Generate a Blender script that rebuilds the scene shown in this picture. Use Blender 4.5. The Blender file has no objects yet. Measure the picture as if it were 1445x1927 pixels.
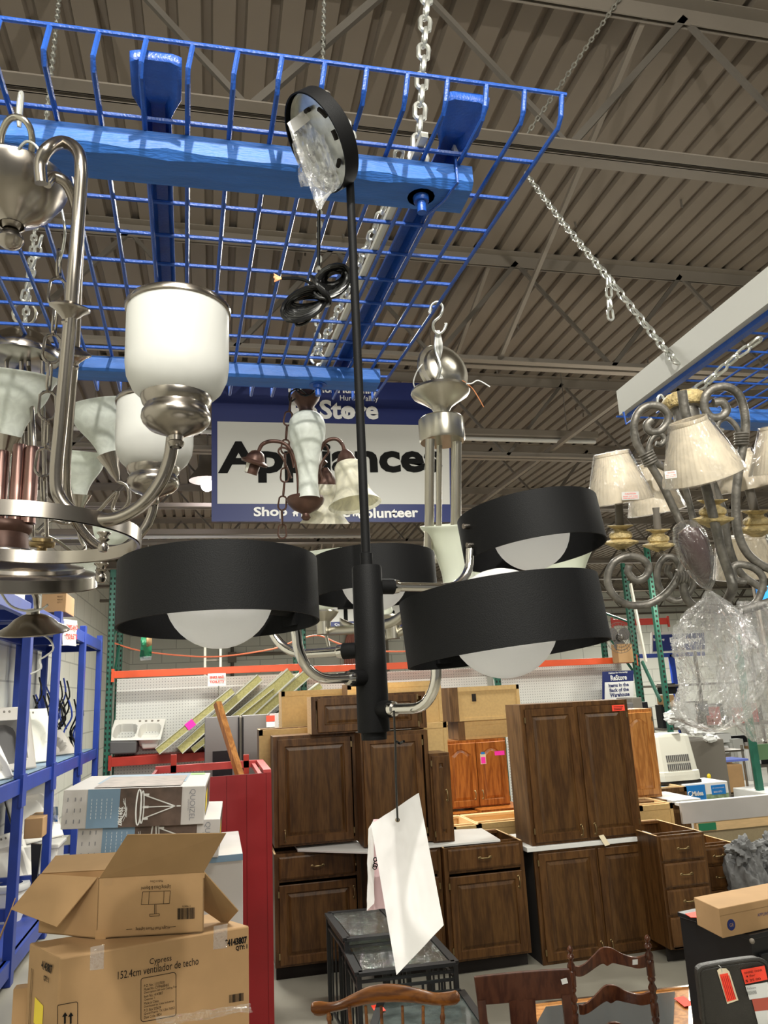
import bpy, bmesh, math, random
from mathutils import Vector, Matrix, noise
random.seed(7)
sc = bpy.context.scene
COL = sc.collection
PI = math.pi
# ------------------------------------------------------------ camera
F, PITCH, ROLL, YAW, EYE = 1420.0, math.radians(13.5), math.radians(2.85), math.radians(13.0), 2.05
X0 = Vector((math.cos(YAW), -math.sin(YAW), 0)); F0 = Vector((math.sin(YAW), math.cos(YAW), 0)); ZZ = Vector((0, 0, 1))
FW = F0*math.cos(PITCH) + ZZ*math.sin(PITCH); U0 = -F0*math.sin(PITCH) + ZZ*math.cos(PITCH)
CR = X0*math.cos(ROLL) - U0*math.sin(ROLL); CV = X0*math.sin(ROLL) + U0*math.cos(ROLL)
OO = Vector((0, 0, EYE))
cam = bpy.data.cameras.new('camera'); co = bpy.data.objects.new('camera', cam); COL.objects.link(co)
co.matrix_world = Matrix(((CR.x, CV.x, -FW.x, OO.x), (CR.y, CV.y, -FW.y, OO.y), (CR.z, CV.z, -FW.z, OO.z), (0, 0, 0, 1)))
cam.sensor_fit = 'HORIZONTAL'; cam.sensor_width = 36.0; cam.lens = F/1445*36.0; cam.clip_end = 200; cam.clip_start = 0.05
sc.camera = co
sc.view_settings.view_transform = 'Standard'; sc.view_settings.look = 'None'; sc.view_settings.gamma = 1
sc.view_settings.use_curve_mapping = False; sc.view_settings.exposure = 0.12
sc.cycles.use_denoising = True
sc.cycles.max_bounces = 7; sc.cycles.diffuse_bounces = 3; sc.cycles.glossy_bounces = 3
sc.cycles.transparent_max_bounces = 24; sc.cycles.transmission_bounces = 5
sc.cycles.sample_clamp_indirect = 4.0
# ------------------------------------------------------------ world and lights
w = bpy.data.worlds.new('world'); sc.world = w; w.use_nodes = True
w.node_tree.nodes['Background'].inputs[0].default_value = (1.0, 0.975, 0.87, 1)
w.node_tree.nodes['Background'].inputs[1].default_value = 0.16
def lamp(kind, name, loc, power, color, size=0.1, size_y=None, aim=None, spot=None):
    l = bpy.data.lights.new(name, kind); l.energy = power; l.color = color
    if kind == 'AREA':
        l.shape = 'RECTANGLE'; l.size = size; l.size_y = size_y or size
    else: l.shadow_soft_size = size
    if kind == 'SPOT': l.spot_size = spot or 2.2; l.spot_blend = 0.5
    o = bpy.data.objects.new(name, l); COL.objects.link(o); o.location = loc
    if aim is not None: o.rotation_euler = (Vector(aim)-Vector(loc)).to_track_quat('-Z', 'Y').to_euler()
    return o
WARM = (1.0, 0.96, 0.88); COOL = (1.0, 0.985, 0.89)
lamp('SPOT', 'track_lamp', (0.02, -0.45, 3.75), 200, WARM, 0.02, aim=(0.15, 1.6, 2.6), spot=2.7)
for i, (x, y, p) in enumerate(((-1.0, -2.2, 90), (2.4, 0.4, 75), (1.2, 3.5, 70), (5.5, 3.4, 90), (0.6, 7.4, 150), (4.2, 7.4, 150), (8.5, 8.5, 150), (2.0, 13.2, 220), (8.0, 14.0, 220), (14.0, 19.0, 260), (-0.9, 9.6, 90))):
    lamp('AREA', 'tube_or_fill_light', (x, y, 4.05 if y > 3 else 4.3), p, COOL, 1.2, 0.16, aim=(x, y+0.001, 0))
lamp('AREA', 'tube_or_fill_light', (0.7, -3.2, 3.7), 95, COOL, 1.2, 0.4, aim=(0.3, 1.5, 1.9))  # added fill behind the camera to brighten globes and fronts, no real fixture
for i, (x, y, p) in enumerate(((3.0, 4.4, 34), (-1.0, 5.2, 10), (6.5, 10.0, 45), (1.0, 12.5, 40), (10.0, 17.0, 60), (0.5, -1.0, 16))):
    lamp('POINT', 'bounce_lamp', (x, y, 3.2), p, (1.0, 0.93, 0.80), 0.5)
# ------------------------------------------------------------ pixel helpers (photo frame 1445 x 1927)
def ray(px, py): return FW + CR*((px-722.5)/F) - CV*((py-963.5)/F)
def at(px, py, y=None, z=None, d=None, x=None):
    r = ray(px, py)
    t = y/r.y if y is not None else ((z-EYE)/r.z if z is not None else (x/r.x if x is not None else d))
    return OO + r*t
def zline(X, Y, py):
    k = 963.5-py; q0 = Vector((X, Y, 0))
    return EYE + (F*q0.dot(CV) - k*q0.dot(FW))/(k*FW.z - F*CV.z)
# ------------------------------------------------------------ mesh builder
class MB:
    def __init__(s): s.v = []; s.f = []; s.sm = []
    def add(s, vs, fs, smooth=False):
        o = len(s.v); s.v += [Vector(p) for p in vs]
        for f in fs: s.f.append(tuple(i+o for i in f)); s.sm.append(smooth)
        return s
    def box(s, a, b, rot=None, piv=None):
        (x0, y0, z0), (x1, y1, z1) = a, b
        vs = [Vector(p) for p in ((x0,y0,z0),(x1,y0,z0),(x1,y1,z0),(x0,y1,z0),(x0,y0,z1),(x1,y0,z1),(x1,y1,z1),(x0,y1,z1))]
        if rot is not None:
            c = Vector(piv) if piv is not None else sum(vs, Vector())/8
            vs = [c + rot @ (p-c) for p in vs]
        return s.add(vs, [(0,3,2,1),(4,5,6,7),(0,1,5,4),(1,2,6,5),(2,3,7,6),(3,0,4,7)])
    def bar(s, p, q, wd, ht=None, up=(0,0,1)):
        p = Vector(p); q = Vector(q); ht = ht or wd
        d = (q-p).normalized(); u = Vector(up)
        if abs(d.dot(u)) > 0.98: u = Vector((0,1,0))
        r = d.cross(u).normalized(); u = r.cross(d).normalized()
        vs = [e + r*a*wd/2 + u*b*ht/2 for e in (p, q) for a, b in ((-1,-1),(1,-1),(1,1),(-1,1))]
        return s.add(vs, [(0,1,2,3),(7,6,5,4),(0,4,5,1),(1,5,6,2),(2,6,7,3),(3,7,4,0)])
    def tube(s, pts, r, n=10, closed=False, smooth_path=0, flat=None, caps=True):
        pts = [Vector(p) for p in pts]
        rad = list(r) if isinstance(r, (list, tuple)) else None
        if smooth_path: pts, rad = catmull(pts, smooth_path, closed, rad)
        m = len(pts); rings = []
        T = []
        for i in range(m):
            a = pts[(i-1) % m] if (closed or i > 0) else pts[i]; b = pts[(i+1) % m] if (closed or i < m-1) else pts[i]
            t = (b-a); T.append(t.normalized() if t.length > 1e-9 else Vector((0,0,1)))
        nrm = T[0].orthogonal().normalized()
        if flat is not None: nrm = (Vector(flat) - T[0]*Vector(flat).dot(T[0])).normalized()
        vs = []; fs = []
        for i in range(m):
            nrm = (nrm - T[i]*nrm.dot(T[i]))
            nrm = nrm.normalized() if nrm.length > 1e-6 else T[i].orthogonal().normalized()
            bn = T[i].cross(nrm); rr = rad[i] if rad else r
            for k in range(n):
                a = 2*PI*k/n; vs.append(pts[i] + nrm*math.cos(a)*rr + bn*math.sin(a)*rr)
        for i in range(m if closed else m-1):
            j = (i+1) % m
            for k in range(n):
                l = (k+1) % n; fs.append((i*n+k, i*n+l, j*n+l, j*n+k))
        s.add(vs, fs, True)
        if caps and not closed:
            o = len(s.v)-m*n
            s.f.append(tuple(o+k for k in range(n))[::-1]); s.sm.append(False)
            s.f.append(tuple(o+(m-1)*n+k for k in range(n))); s.sm.append(False)
        return s
    def lathe(s, prof, org=(0,0,0), axis=(0,0,1), n=32, smooth=True, wob=None):
        org = Vector(org); ax = Vector(axis).normalized(); u = ax.orthogonal().normalized(); v = ax.cross(u)
        vs = []; m = len(prof)
        for (r, h) in prof:
            for k in range(n):
                a = 2*PI*k/n; rr = max(r, 1e-5)*(1 + (wob(a, h) if wob else 0))
                vs.append(org + ax*h + (u*math.cos(a) + v*math.sin(a))*rr)
        fs = [(i*n+k, i*n+(k+1) % n, (i+1)*n+(k+1) % n, (i+1)*n+k) for i in range(m-1) for k in range(n)]
        return s.add(vs, fs, smooth)
    def disc(s, c, r, axis=(0,0,1), n=24):
        c = Vector(c); ax = Vector(axis).normalized(); u = ax.orthogonal().normalized(); v = ax.cross(u)
        return s.add([c+(u*math.cos(2*PI*k/n)+v*math.sin(2*PI*k/n))*r for k in range(n)], [tuple(range(n))])
    def ball(s, c, r, n=12, sc=(1,1,1)):
        c = Vector(c); vs = []; fs = []
        for i in range(n+1):
            t = PI*i/n
            for k in range(2*n):
                a = PI*k/n; vs.append(c+Vector((r*sc[0]*math.sin(t)*math.cos(a), r*sc[1]*math.sin(t)*math.sin(a), r*sc[2]*math.cos(t))))
        for i in range(n):
            for k in range(2*n):
                l = (k+1) % (2*n); fs.append((i*2*n+k, (i+1)*2*n+k, (i+1)*2*n+l, i*2*n+l))
        return s.add(vs, fs, True)
    def prism(s, poly, off):
        """a closed outline given thickness by the vector off"""
        poly = [Vector(p) for p in poly]; n = len(poly); off = Vector(off)
        vs = poly + [p+off for p in poly]
        return s.add(vs, [tuple(range(n))[::-1], tuple(range(n, 2*n))] + [(i, (i+1) % n, n+(i+1) % n, n+i) for i in range(n)])
    def sheet(s, fn, nu, nv, smooth=True):
        vs = [fn(i/nu, j/nv) for j in range(nv+1) for i in range(nu+1)]
        fs = [(j*(nu+1)+i, j*(nu+1)+i+1, (j+1)*(nu+1)+i+1, (j+1)*(nu+1)+i) for j in range(nv) for i in range(nu)]
        return s.add(vs, fs, smooth)
    def build(s, name, mat, parent=None, local=False, bevel=0, solid=0, sub=0):
        me = bpy.data.meshes.new(name)
        off = Vector()
        if parent is not None and not local:
            p = parent
            while p is not None: off = off + p.location; p = p.parent
        elif parent is None:
            pass
        loc = Vector()
        if parent is None and s.v and not local:      # origin at the base of a lone mesh
            lo = Vector([min(v[i] for v in s.v) for i in range(3)]); hi = Vector([max(v[i] for v in s.v) for i in range(3)])
            loc = Vector(((lo.x+hi.x)/2, (lo.y+hi.y)/2, lo.z)); off = loc
        me.from_pydata([v-off for v in s.v], [], s.f)
        me.polygons.foreach_set('use_smooth', s.sm)
        me.materials.append(mat); me.update()
        bm = bmesh.new(); bm.from_mesh(me); bmesh.ops.recalc_face_normals(bm, faces=bm.faces); bm.to_mesh(me); bm.free()
        if any(s.sm): me.set_sharp_from_angle(angle=math.radians(40))
        o = bpy.data.objects.new(name, me); COL.objects.link(o); o.location = loc
        if parent is not None: o.parent = parent
        if solid: md = o.modifiers.new('solid', 'SOLIDIFY'); md.thickness = solid; md.offset = 0
        if bevel: md = o.modifiers.new('bevel', 'BEVEL'); md.width = bevel; md.segments = 2; md.limit_method = 'ANGLE'
        if sub: md = o.modifiers.new('sub', 'SUBSURF'); md.levels = sub; md.render_levels = sub
        return o
def catmull(pts, k, closed=False, rad=None):
    out = []; ro = []; m = len(pts)
    for i in range(m if closed else m-1):
        g = lambda j: pts[j % m] if closed else pts[max(0, min(m-1, j))]
        h = (lambda j: rad[j % m] if closed else rad[max(0, min(m-1, j))]) if rad else None
        a, b, c, d = g(i-1), g(i), g(i+1), g(i+2)
        for t in range(k):
            u = t/k; out.append(((b*2)+(c-a)*u+(a*2-b*5+c*4-d)*u*u+(b*3-a-c*3+d)*u*u*u)/2)
            if rad: ro.append(h(i)*(1-u)+h(i+1)*u)
    if not closed:
        out.append(pts[-1])
        if rad: ro.append(rad[-1])
    return out, (ro if rad else None)
def tag(o, label=None, cat=None, group=None, kind=None):
    if label: o['label'] = label
    if cat: o['category'] = cat
    if group: o['group'] = group
    if kind: o['kind'] = kind
    return o
def thing(name, label, cat, loc=(0,0,0), group=None, rz=0):
    o = bpy.data.objects.new(name, None); COL.objects.link(o); o.location = loc; o.rotation_euler = (0, 0, rz)
    o.empty_display_size = 0.05
    return tag(o, label, cat, group)
def struct(name, mb, mat, **k): return tag(mb.build(name, mat, **k), kind='structure')
def copy_tree(o, parent=None):
    c = o.copy(); COL.objects.link(c); c.parent = parent
    for ch in [x for x in o.children]: copy_tree(ch, c)
    return c
# ------------------------------------------------------------ materials
def mat(name, col, rough=0.5, metal=0.0, var=0.0, scale=8.0, bump=0.0, bscale=60.0, spec=0.5, col2=None, stretch=(1,1,1), coat=0.0, sss=0.0, emit=0.0, trans=0.0, alpha=1.0, rvar=0.0):
    m = bpy.data.materials.new(name); m.use_nodes = True; nt = m.node_tree; b = nt.nodes['Principled BSDF']
    b.inputs['Base Color'].default_value = (*col, 1); b.inputs['Roughness'].default_value = rough; b.inputs['Metallic'].default_value = metal
    b.inputs['Specular IOR Level'].default_value = spec; b.inputs['Coat Weight'].default_value = coat
    b.inputs['Alpha'].default_value = alpha; b.inputs['Transmission Weight'].default_value = trans
    if emit: b.inputs['Emission Color'].default_value = (*col, 1); b.inputs['Emission Strength'].default_value = emit
    if sss: b.inputs['Subsurface Weight'].default_value = sss; b.inputs['Subsurface Scale'].default_value = 0.02
    tc = nt.nodes.new('ShaderNodeTexCoord'); mp = nt.nodes.new('ShaderNodeMapping'); mp.inputs['Scale'].default_value = stretch
    nt.links.new(tc.outputs['Object'], mp.inputs['Vector'])
    if var or col2 or rvar:
        n = nt.nodes.new('ShaderNodeTexNoise'); n.inputs['Scale'].default_value = scale; n.inputs['Detail'].default_value = 6
        nt.links.new(mp.outputs[0], n.inputs['Vector'])
        r = nt.nodes.new('ShaderNodeValToRGB'); nt.links.new(n.outputs['Fac'], r.inputs['Fac'])
        c2 = col2 or tuple(c*(1-var) for c in col)
        r.color_ramp.elements[0].position = 0.35; r.color_ramp.elements[1].position = 0.65
        r.color_ramp.elements[0].color = (*c2, 1); r.color_ramp.elements[1].color = (*col, 1)
        nt.links.new(r.outputs['Color'], b.inputs['Base Color'])
        if rvar:
            mr = nt.nodes.new('ShaderNodeMapRange'); nt.links.new(n.outputs['Fac'], mr.inputs['Value'])
            mr.inputs['From Min'].default_value = 0.3; mr.inputs['From Max'].default_value = 0.7
            mr.inputs['To Min'].default_value = rough-rvar; mr.inputs['To Max'].default_value = rough+rvar
            nt.links.new(mr.outputs[0], b.inputs['Roughness'])
    if bump:
        n2 = nt.nodes.new('ShaderNodeTexNoise'); n2.inputs['Scale'].default_value = bscale; n2.inputs['Detail'].default_value = 3
        nt.links.new(mp.outputs[0], n2.inputs['Vector'])
        bp = nt.nodes.new('ShaderNodeBump'); bp.inputs['Strength'].default_value = bump; bp.inputs['Distance'].default_value = 0.004
        nt.links.new(n2.outputs['Fac'], bp.inputs['Height']); nt.links.new(bp.outputs[0], b.inputs['Normal'])
    return m
def wood(name, light, dark, rough=0.38, scale=5.0, stretch=(6, 6, 0.7), coat=0.25, contrast=(0.32, 0.68)):
    m = bpy.data.materials.new(name); m.use_nodes = True; nt = m.node_tree; b = nt.nodes['Principled BSDF']
    b.inputs['Specular IOR Level'].default_value = 0.3; b.inputs['Roughness'].default_value = rough; b.inputs['Coat Weight'].default_value = coat; b.inputs['Coat Roughness'].default_value = 0.25
    tc = nt.nodes.new('ShaderNodeTexCoord'); mp = nt.nodes.new('ShaderNodeMapping'); mp.inputs['Scale'].default_value = stretch
    oi = nt.nodes.new('ShaderNodeObjectInfo'); nt.links.new(tc.outputs['Object'], mp.inputs['Vector'])
    ad = nt.nodes.new('ShaderNodeVectorMath'); ad.operation = 'ADD'; nt.links.new(mp.outputs[0], ad.inputs[0])
    mu = nt.nodes.new('ShaderNodeVectorMath'); mu.operation = 'SCALE'; mu.inputs[0].default_value = (7, 3, 5); nt.links.new(oi.outputs['Random'], mu.inputs['Scale'])
    nt.links.new(mu.outputs[0], ad.inputs[1])
    n1 = nt.nodes.new('ShaderNodeTexNoise'); n1.inputs['Scale'].default_value = 1.1; n1.inputs['Detail'].default_value = 2; nt.links.new(ad.outputs[0], n1.inputs['Vector'])
    wv = nt.nodes.new('ShaderNodeMath'); wv.operation = 'MULTIPLY'; wv.inputs[1].default_value = scale*9; nt.links.new(n1.outputs['Fac'], wv.inputs[0])
    sn = nt.nodes.new('ShaderNodeMath'); sn.operation = 'SINE'; nt.links.new(wv.outputs[0], sn.inputs[0])
    n2 = nt.nodes.new('ShaderNodeTexNoise'); n2.inputs['Scale'].default_value = 14; n2.inputs['Detail'].default_value = 5; nt.links.new(ad.outputs[0], n2.inputs['Vector'])
    mx = nt.nodes.new('ShaderNodeMath'); mx.operation = 'MULTIPLY_ADD'; mx.inputs[1].default_value = 0.16; nt.links.new(sn.outputs[0], mx.inputs[0]); nt.links.new(n2.outputs['Fac'], mx.inputs[2])
    r = nt.nodes.new('ShaderNodeValToRGB'); nt.links.new(mx.outputs[0], r.inputs['Fac'])
    r.color_ramp.elements[0].position = contrast[0]; r.color_ramp.elements[1].position = contrast[1]
    r.color_ramp.elements[0].color = (*dark, 1); r.color_ramp.elements[1].color = (*light, 1)
    nt.links.new(r.outputs[0], b.inputs['Base Color'])
    return m
def film(name, tint=(1,1,1), base=0.06, gloss=0.35, rough=0.08, haze=0.06):
    """clear plastic film: mostly transparent, a little haze, shiny folds"""
    m = bpy.data.materials.new(name); m.use_nodes = True; nt = m.node_tree
    for n in list(nt.nodes): nt.nodes.remove(n)
    out = nt.nodes.new('ShaderNodeOutputMaterial'); tr = nt.nodes.new('ShaderNodeBsdfTransparent'); tr.inputs[0].default_value = (*tint, 1)
    gl = nt.nodes.new('ShaderNodeBsdfGlossy'); gl.inputs['Roughness'].default_value = rough; gl.inputs[0].default_value = (1,1,1,1)
    df = nt.nodes.new('ShaderNodeBsdfDiffuse'); df.inputs[0].default_value = (0.85,0.85,0.86,1)
    fr = nt.nodes.new('ShaderNodeLayerWeight'); fr.inputs['Blend'].default_value = gloss
    tc = nt.nodes.new('ShaderNodeTexCoord'); n = nt.nodes.new('ShaderNodeTexNoise'); n.inputs['Scale'].default_value = 38; n.inputs['Detail'].default_value = 4; n.inputs['Distortion'].default_value = 1.5
    nt.links.new(tc.outputs['Object'], n.inputs['Vector']); bp = nt.nodes.new('ShaderNodeBump'); bp.inputs['Strength'].default_value = 0.7; bp.inputs['Distance'].default_value = 0.008
    nt.links.new(n.outputs['Fac'], bp.inputs['Height'])
    for s_ in (gl, fr): nt.links.new(bp.outputs[0], s_.inputs['Normal'])
    ma = nt.nodes.new('ShaderNodeMath'); ma.operation = 'MULTIPLY_ADD'; ma.inputs[1].default_value = 0.8; ma.inputs[2].default_value = base; ma.use_clamp = True
    nt.links.new(fr.outputs['Facing'], ma.inputs[0])
    m1 = nt.nodes.new('ShaderNodeMixShader'); m1.inputs[0].default_value = haze; nt.links.new(tr.outputs[0], m1.inputs[1]); nt.links.new(df.outputs[0], m1.inputs[2])
    m2 = nt.nodes.new('ShaderNodeMixShader'); nt.links.new(ma.outputs[0], m2.inputs[0]); nt.links.new(m1.outputs[0], m2.inputs[1]); nt.links.new(gl.outputs[0], m2.inputs[2])
    nt.links.new(m2.outputs[0], out.inputs[0]); return m
def frosted(name, col, t=0.45, var=0.0, scale=20, rough=0.4):
    """white or alabaster lamp glass: diffuse and translucent mixed, a soft sheen on top"""
    m = bpy.data.materials.new(name); m.use_nodes = True; nt = m.node_tree; b = nt.nodes['Principled BSDF']; out = nt.nodes['Material Output']
    b.inputs['Base Color'].default_value = (*col, 1); b.inputs['Roughness'].default_value = rough
    tl = nt.nodes.new('ShaderNodeBsdfTranslucent'); tl.inputs[0].default_value = (*col, 1)
    mx = nt.nodes.new('ShaderNodeMixShader'); mx.inputs[0].default_value = t
    nt.links.new(b.outputs[0], mx.inputs[1]); nt.links.new(tl.outputs[0], mx.inputs[2]); nt.links.new(mx.outputs[0], out.inputs[0])
    if var:
        tc = nt.nodes.new('ShaderNodeTexCoord'); n = nt.nodes.new('ShaderNodeTexNoise'); n.inputs['Scale'].default_value = scale; n.inputs['Detail'].default_value = 5; n.inputs['Distortion'].default_value = 2.0
        nt.links.new(tc.outputs['Object'], n.inputs['Vector']); r = nt.nodes.new('ShaderNodeValToRGB'); nt.links.new(n.outputs['Fac'], r.inputs['Fac'])
        r.color_ramp.elements[0].position = 0.38; r.color_ramp.elements[1].position = 0.62
        r.color_ramp.elements[0].color = (*[c*(1-var) for c in col], 1); r.color_ramp.elements[1].color = (*col, 1)
        nt.links.new(r.outputs[0], b.inputs['Base Color']); nt.links.new(r.outputs[0], tl.inputs[0])
    return m
M = {}
M['concrete'] = mat('polished_concrete', (0.33, 0.31, 0.255), 0.42, var=0.28, scale=1.6, rvar=0.1)
M['deck'] = mat('painted_roof_deck', (0.19, 0.158, 0.122), 0.7, var=0.10, scale=1.2)
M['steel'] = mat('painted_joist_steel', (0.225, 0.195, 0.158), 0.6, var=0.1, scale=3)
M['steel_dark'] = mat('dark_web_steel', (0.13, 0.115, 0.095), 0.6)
M['wall'] = mat('painted_block_wall', (0.80, 0.80, 0.72), 0.75, var=0.06, scale=0.8)
def block_wall():
    m = mat('painted_block_wall', (0.80, 0.80, 0.72), 0.75); nt = m.node_tree; b = nt.nodes['Principled BSDF']
    tc = nt.nodes.new('ShaderNodeTexCoord'); sp = nt.nodes.new('ShaderNodeSeparateXYZ'); ad = nt.nodes.new('ShaderNodeMath'); cb = nt.nodes.new('ShaderNodeCombineXYZ'); br = nt.nodes.new('ShaderNodeTexBrick')
    nt.links.new(tc.outputs['Object'], sp.inputs[0]); nt.links.new(sp.outputs['X'], ad.inputs[0]); nt.links.new(sp.outputs['Y'], ad.inputs[1]); nt.links.new(ad.outputs[0], cb.inputs['X']); nt.links.new(sp.outputs['Z'], cb.inputs['Y']); nt.links.new(cb.outputs[0], br.inputs['Vector'])
    br.inputs['Scale'].default_value = 1.0; br.inputs['Brick Width'].default_value = 0.8; br.inputs['Row Height'].default_value = 0.4; br.inputs['Mortar Size'].default_value = 0.012
    br.inputs['Color1'].default_value = (0.80, 0.80, 0.72, 1); br.inputs['Color2'].default_value = (0.77, 0.77, 0.70, 1); br.inputs['Mortar'].default_value = (0.52, 0.52, 0.47, 1)
    nt.links.new(br.outputs['Color'], b.inputs['Base Color']); return m
M['wall'] = block_wall()
M['blue'] = mat('blue_gloss_paint', (0.017, 0.092, 0.44), 0.36, var=0.18, scale=30, bump=0.25, bscale=260)
M['bluewood'] = mat('blue_painted_timber', (0.032, 0.160, 0.56), 0.5, var=0.2, scale=9, stretch=(1, 6, 6), bump=0.3, bscale=60)
M['blueshelf'] = mat('blue_rack_steel', (0.015, 0.048, 0.32), 0.4, var=0.15, scale=6)
M['zinc'] = mat('galvanised_steel', (0.72, 0.73, 0.68), 0.34, 0.85, var=0.2, scale=70)
M['zincdull'] = mat('dull_galvanised_chain', (0.42, 0.41, 0.36), 0.45, 0.7)
M['black'] = mat('matte_black_metal', (0.005, 0.005, 0.0053), 0.58, 0.0, spec=0.15, bump=0.15, bscale=900)
M['blackgloss'] = mat('black_plastic_cord', (0.006, 0.006, 0.006), 0.22)
M['chrome'] = mat('polished_nickel', (0.80, 0.77, 0.72), 0.13, 1.0)
M['nickel'] = mat('brushed_nickel', (0.37, 0.335, 0.295), 0.24, 1.0)
M['nickel2'] = mat('satin_nickel', (0.50, 0.47, 0.40), 0.28, 1.0)
M['bronze'] = mat('oil_rubbed_bronze', (0.11, 0.055, 0.040), 0.42, 0.45, var=0.3, scale=30)
M['iron'] = mat('antique_iron', (0.21, 0.195, 0.17), 0.45, 0.55, var=0.5, scale=55, bump=0.3, bscale=120)
M['gold'] = mat('carved_antique_gold', (0.60, 0.46, 0.21), 0.6, 0.0, var=0.45, scale=90, bump=1.0, bscale=150)
M['globe'] = frosted('opal_globe_glass', (0.98, 0.98, 0.98), 0.62, rough=0.3)
M['frost'] = frosted('frosted_white_glass', (0.84, 0.84, 0.81), 0.50, rough=0.4)
M['marble'] = frosted('swirled_white_glass', (0.86, 0.90, 0.84), 0.36, var=0.10, scale=34)
M['amber'] = frosted('alabaster_glass', (0.90, 0.87, 0.72), 0.36, var=0.22, scale=26)
M['sage'] = frosted('pale_green_white_glass', (0.84, 0.87, 0.77), 0.36)
M['fabric'] = frosted('pleated_linen', (0.80, 0.71, 0.56), 0.30, var=0.16, scale=22, rough=0.9)
M['film'] = film('clear_plastic_film', base=0.14, haze=0.20); M['bagfilm'] = film('crumpled_plastic_film', base=0.02, gloss=0.33, haze=0.075, rough=0.05)
M['wrap'] = film('shrink_wrap_film', base=0.0, gloss=0.22, haze=0.02, rough=0.12)
M['paper'] = frosted('white_paper', (0.80, 0.78, 0.77), 0.2, rough=0.6)
M['pinkpaper'] = mat('pink_backed_paper', (0.74, 0.52, 0.54), 0.6)
M['white'] = mat('white_plastic', (0.72, 0.72, 0.70), 0.4)
M['cream'] = mat('cream_plastic', (0.72, 0.71, 0.62), 0.45)
M['ink'] = mat('black_print', (0.008, 0.008, 0.008), 0.7, spec=0.1)
M['greyink'] = mat('grey_print', (0.20, 0.20, 0.22), 0.6)
M['navy'] = mat('navy_sign_print', (0.008, 0.018, 0.12), 0.45)
M['signgrey'] = mat('grey_white_sign_board', (0.52, 0.52, 0.49), 0.4)
M['signwhite'] = mat('white_lettering', (0.80, 0.80, 0.79), 0.5)
M['orange'] = mat('orange_rack_beam', (0.80, 0.10, 0.025), 0.42, var=0.12, scale=4)
M['redbeam'] = mat('red_rack_beam', (0.46, 0.03, 0.015), 0.5, var=0.2, scale=4)
M['green'] = mat('green_rack_steel', (0.02, 0.13, 0.085), 0.45, var=0.25, scale=6)
M['peg'] = None
M['oak'] = wood('dark_stained_oak', (0.112, 0.050, 0.014), (0.050, 0.020, 0.005), rough=0.42, coat=0.06, scale=3.5, contrast=(.25,.75))
M['oakp'] = wood('dark_oak_panel', (0.098, 0.045, 0.012), (0.044, 0.018, 0.0045), rough=0.45, coat=0.04, scale=3.5, contrast=(.25,.75))
M['oakside'] = wood('mid_brown_side_panel', (0.16, 0.085, 0.034), (0.09, 0.045, 0.018), rough=0.5, coat=0.0)
M['cherry'] = wood('orange_cherry', (0.42, 0.14, 0.025), (0.25, 0.07, 0.010), rough=0.35)
M['honey'] = wood('honey_oak', (0.52, 0.23, 0.06), (0.34, 0.13, 0.03), rough=0.4)
M['particle'] = mat('particle_board', (0.56, 0.38, 0.16), 0.75, var=0.10, scale=40)
M['pine'] = mat('bare_pine_edge', (0.78, 0.53, 0.27), 0.65, var=0.12, scale=12, stretch=(1,1,6))
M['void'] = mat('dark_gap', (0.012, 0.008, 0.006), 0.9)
M['brass'] = mat('aged_brass', (0.30, 0.22, 0.11), 0.35, 1.0)
M['card'] = mat('corrugated_cardboard', (0.43, 0.26, 0.12), 0.8, var=0.07, scale=10)
M['cardin_shaded'] = mat('shaded_inner_cardboard', (0.29, 0.175, 0.075), 0.85, var=0.08, scale=10)  # inside of cardboard; shade on the flaps is painted into this darker brown
M['tape'] = mat('brown_packing_tape', (0.40, 0.24, 0.11), 0.28)
M['red'] = mat('red_painted_panel', (0.27, 0.004, 0.007), 0.42, var=0.18, scale=2)
M['redlight'] = mat('worn_red_frame', (0.55, 0.06, 0.06), 0.45, var=0.2, scale=10)
M['tagred'] = mat('fluorescent_red_tag', (0.98, 0.07, 0.035), 0.6)
M['tagpink'] = mat('hot_pink_tag', (0.95, 0.03, 0.45), 0.6)
M['manila'] = mat('manila_tag', (0.80, 0.70, 0.50), 0.7)
M['walnut'] = wood('glossy_walnut', (0.105, 0.032, 0.012), (0.045, 0.013, 0.006), rough=0.22, coat=0.5)
M['maple'] = wood('warm_maple', (0.20, 0.070, 0.013), (0.085, 0.026, 0.006), rough=0.28, coat=0.4, stretch=(1.2, 6, 6))
M['mahog'] = wood('matte_mahogany', (0.080, 0.028, 0.014), (0.045, 0.014, 0.008), rough=0.42)
M['leather'] = mat('black_leather', (0.035, 0.032, 0.028), 0.42, bump=0.4, bscale=260)
M['blackwood'] = mat('black_laminate', (0.010, 0.010, 0.011), 0.35)
M['blackiron'] = mat('black_iron_frame', (0.012, 0.012, 0.013), 0.4)
M['glass'] = film('clear_table_glass', tint=(0.70, 0.78, 0.74), base=0.10, gloss=0.25, rough=0.03, haze=0.05)
M['stainless'] = mat('stainless_door', (0.28, 0.27, 0.27), 0.30, 0.9, bump=0.05, bscale=9)
M['blackapp'] = mat('black_appliance_plastic', (0.01, 0.01, 0.012), 0.2)
M['foam'] = mat('yellow_insulation_edge', (0.46, 0.42, 0.17), 0.8, var=0.3, scale=40)
M['foil'] = mat('grey_panel_face', (0.52, 0.52, 0.44), 0.6)
M['greycloth'] = mat('grey_fabric', (0.19, 0.19, 0.19), 0.9, var=0.35, scale=20, bump=1, bscale=35)
M['sky'] = mat('light_blue_print', (0.17, 0.27, 0.38), 0.45)
M['boxgrey'] = mat('pale_grey_carton', (0.50, 0.47, 0.45), 0.5, var=0.05, scale=6)
M['boxbrown'] = mat('brown_photo_print', (0.12, 0.075, 0.055), 0.5, var=0.5, scale=14)
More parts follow.
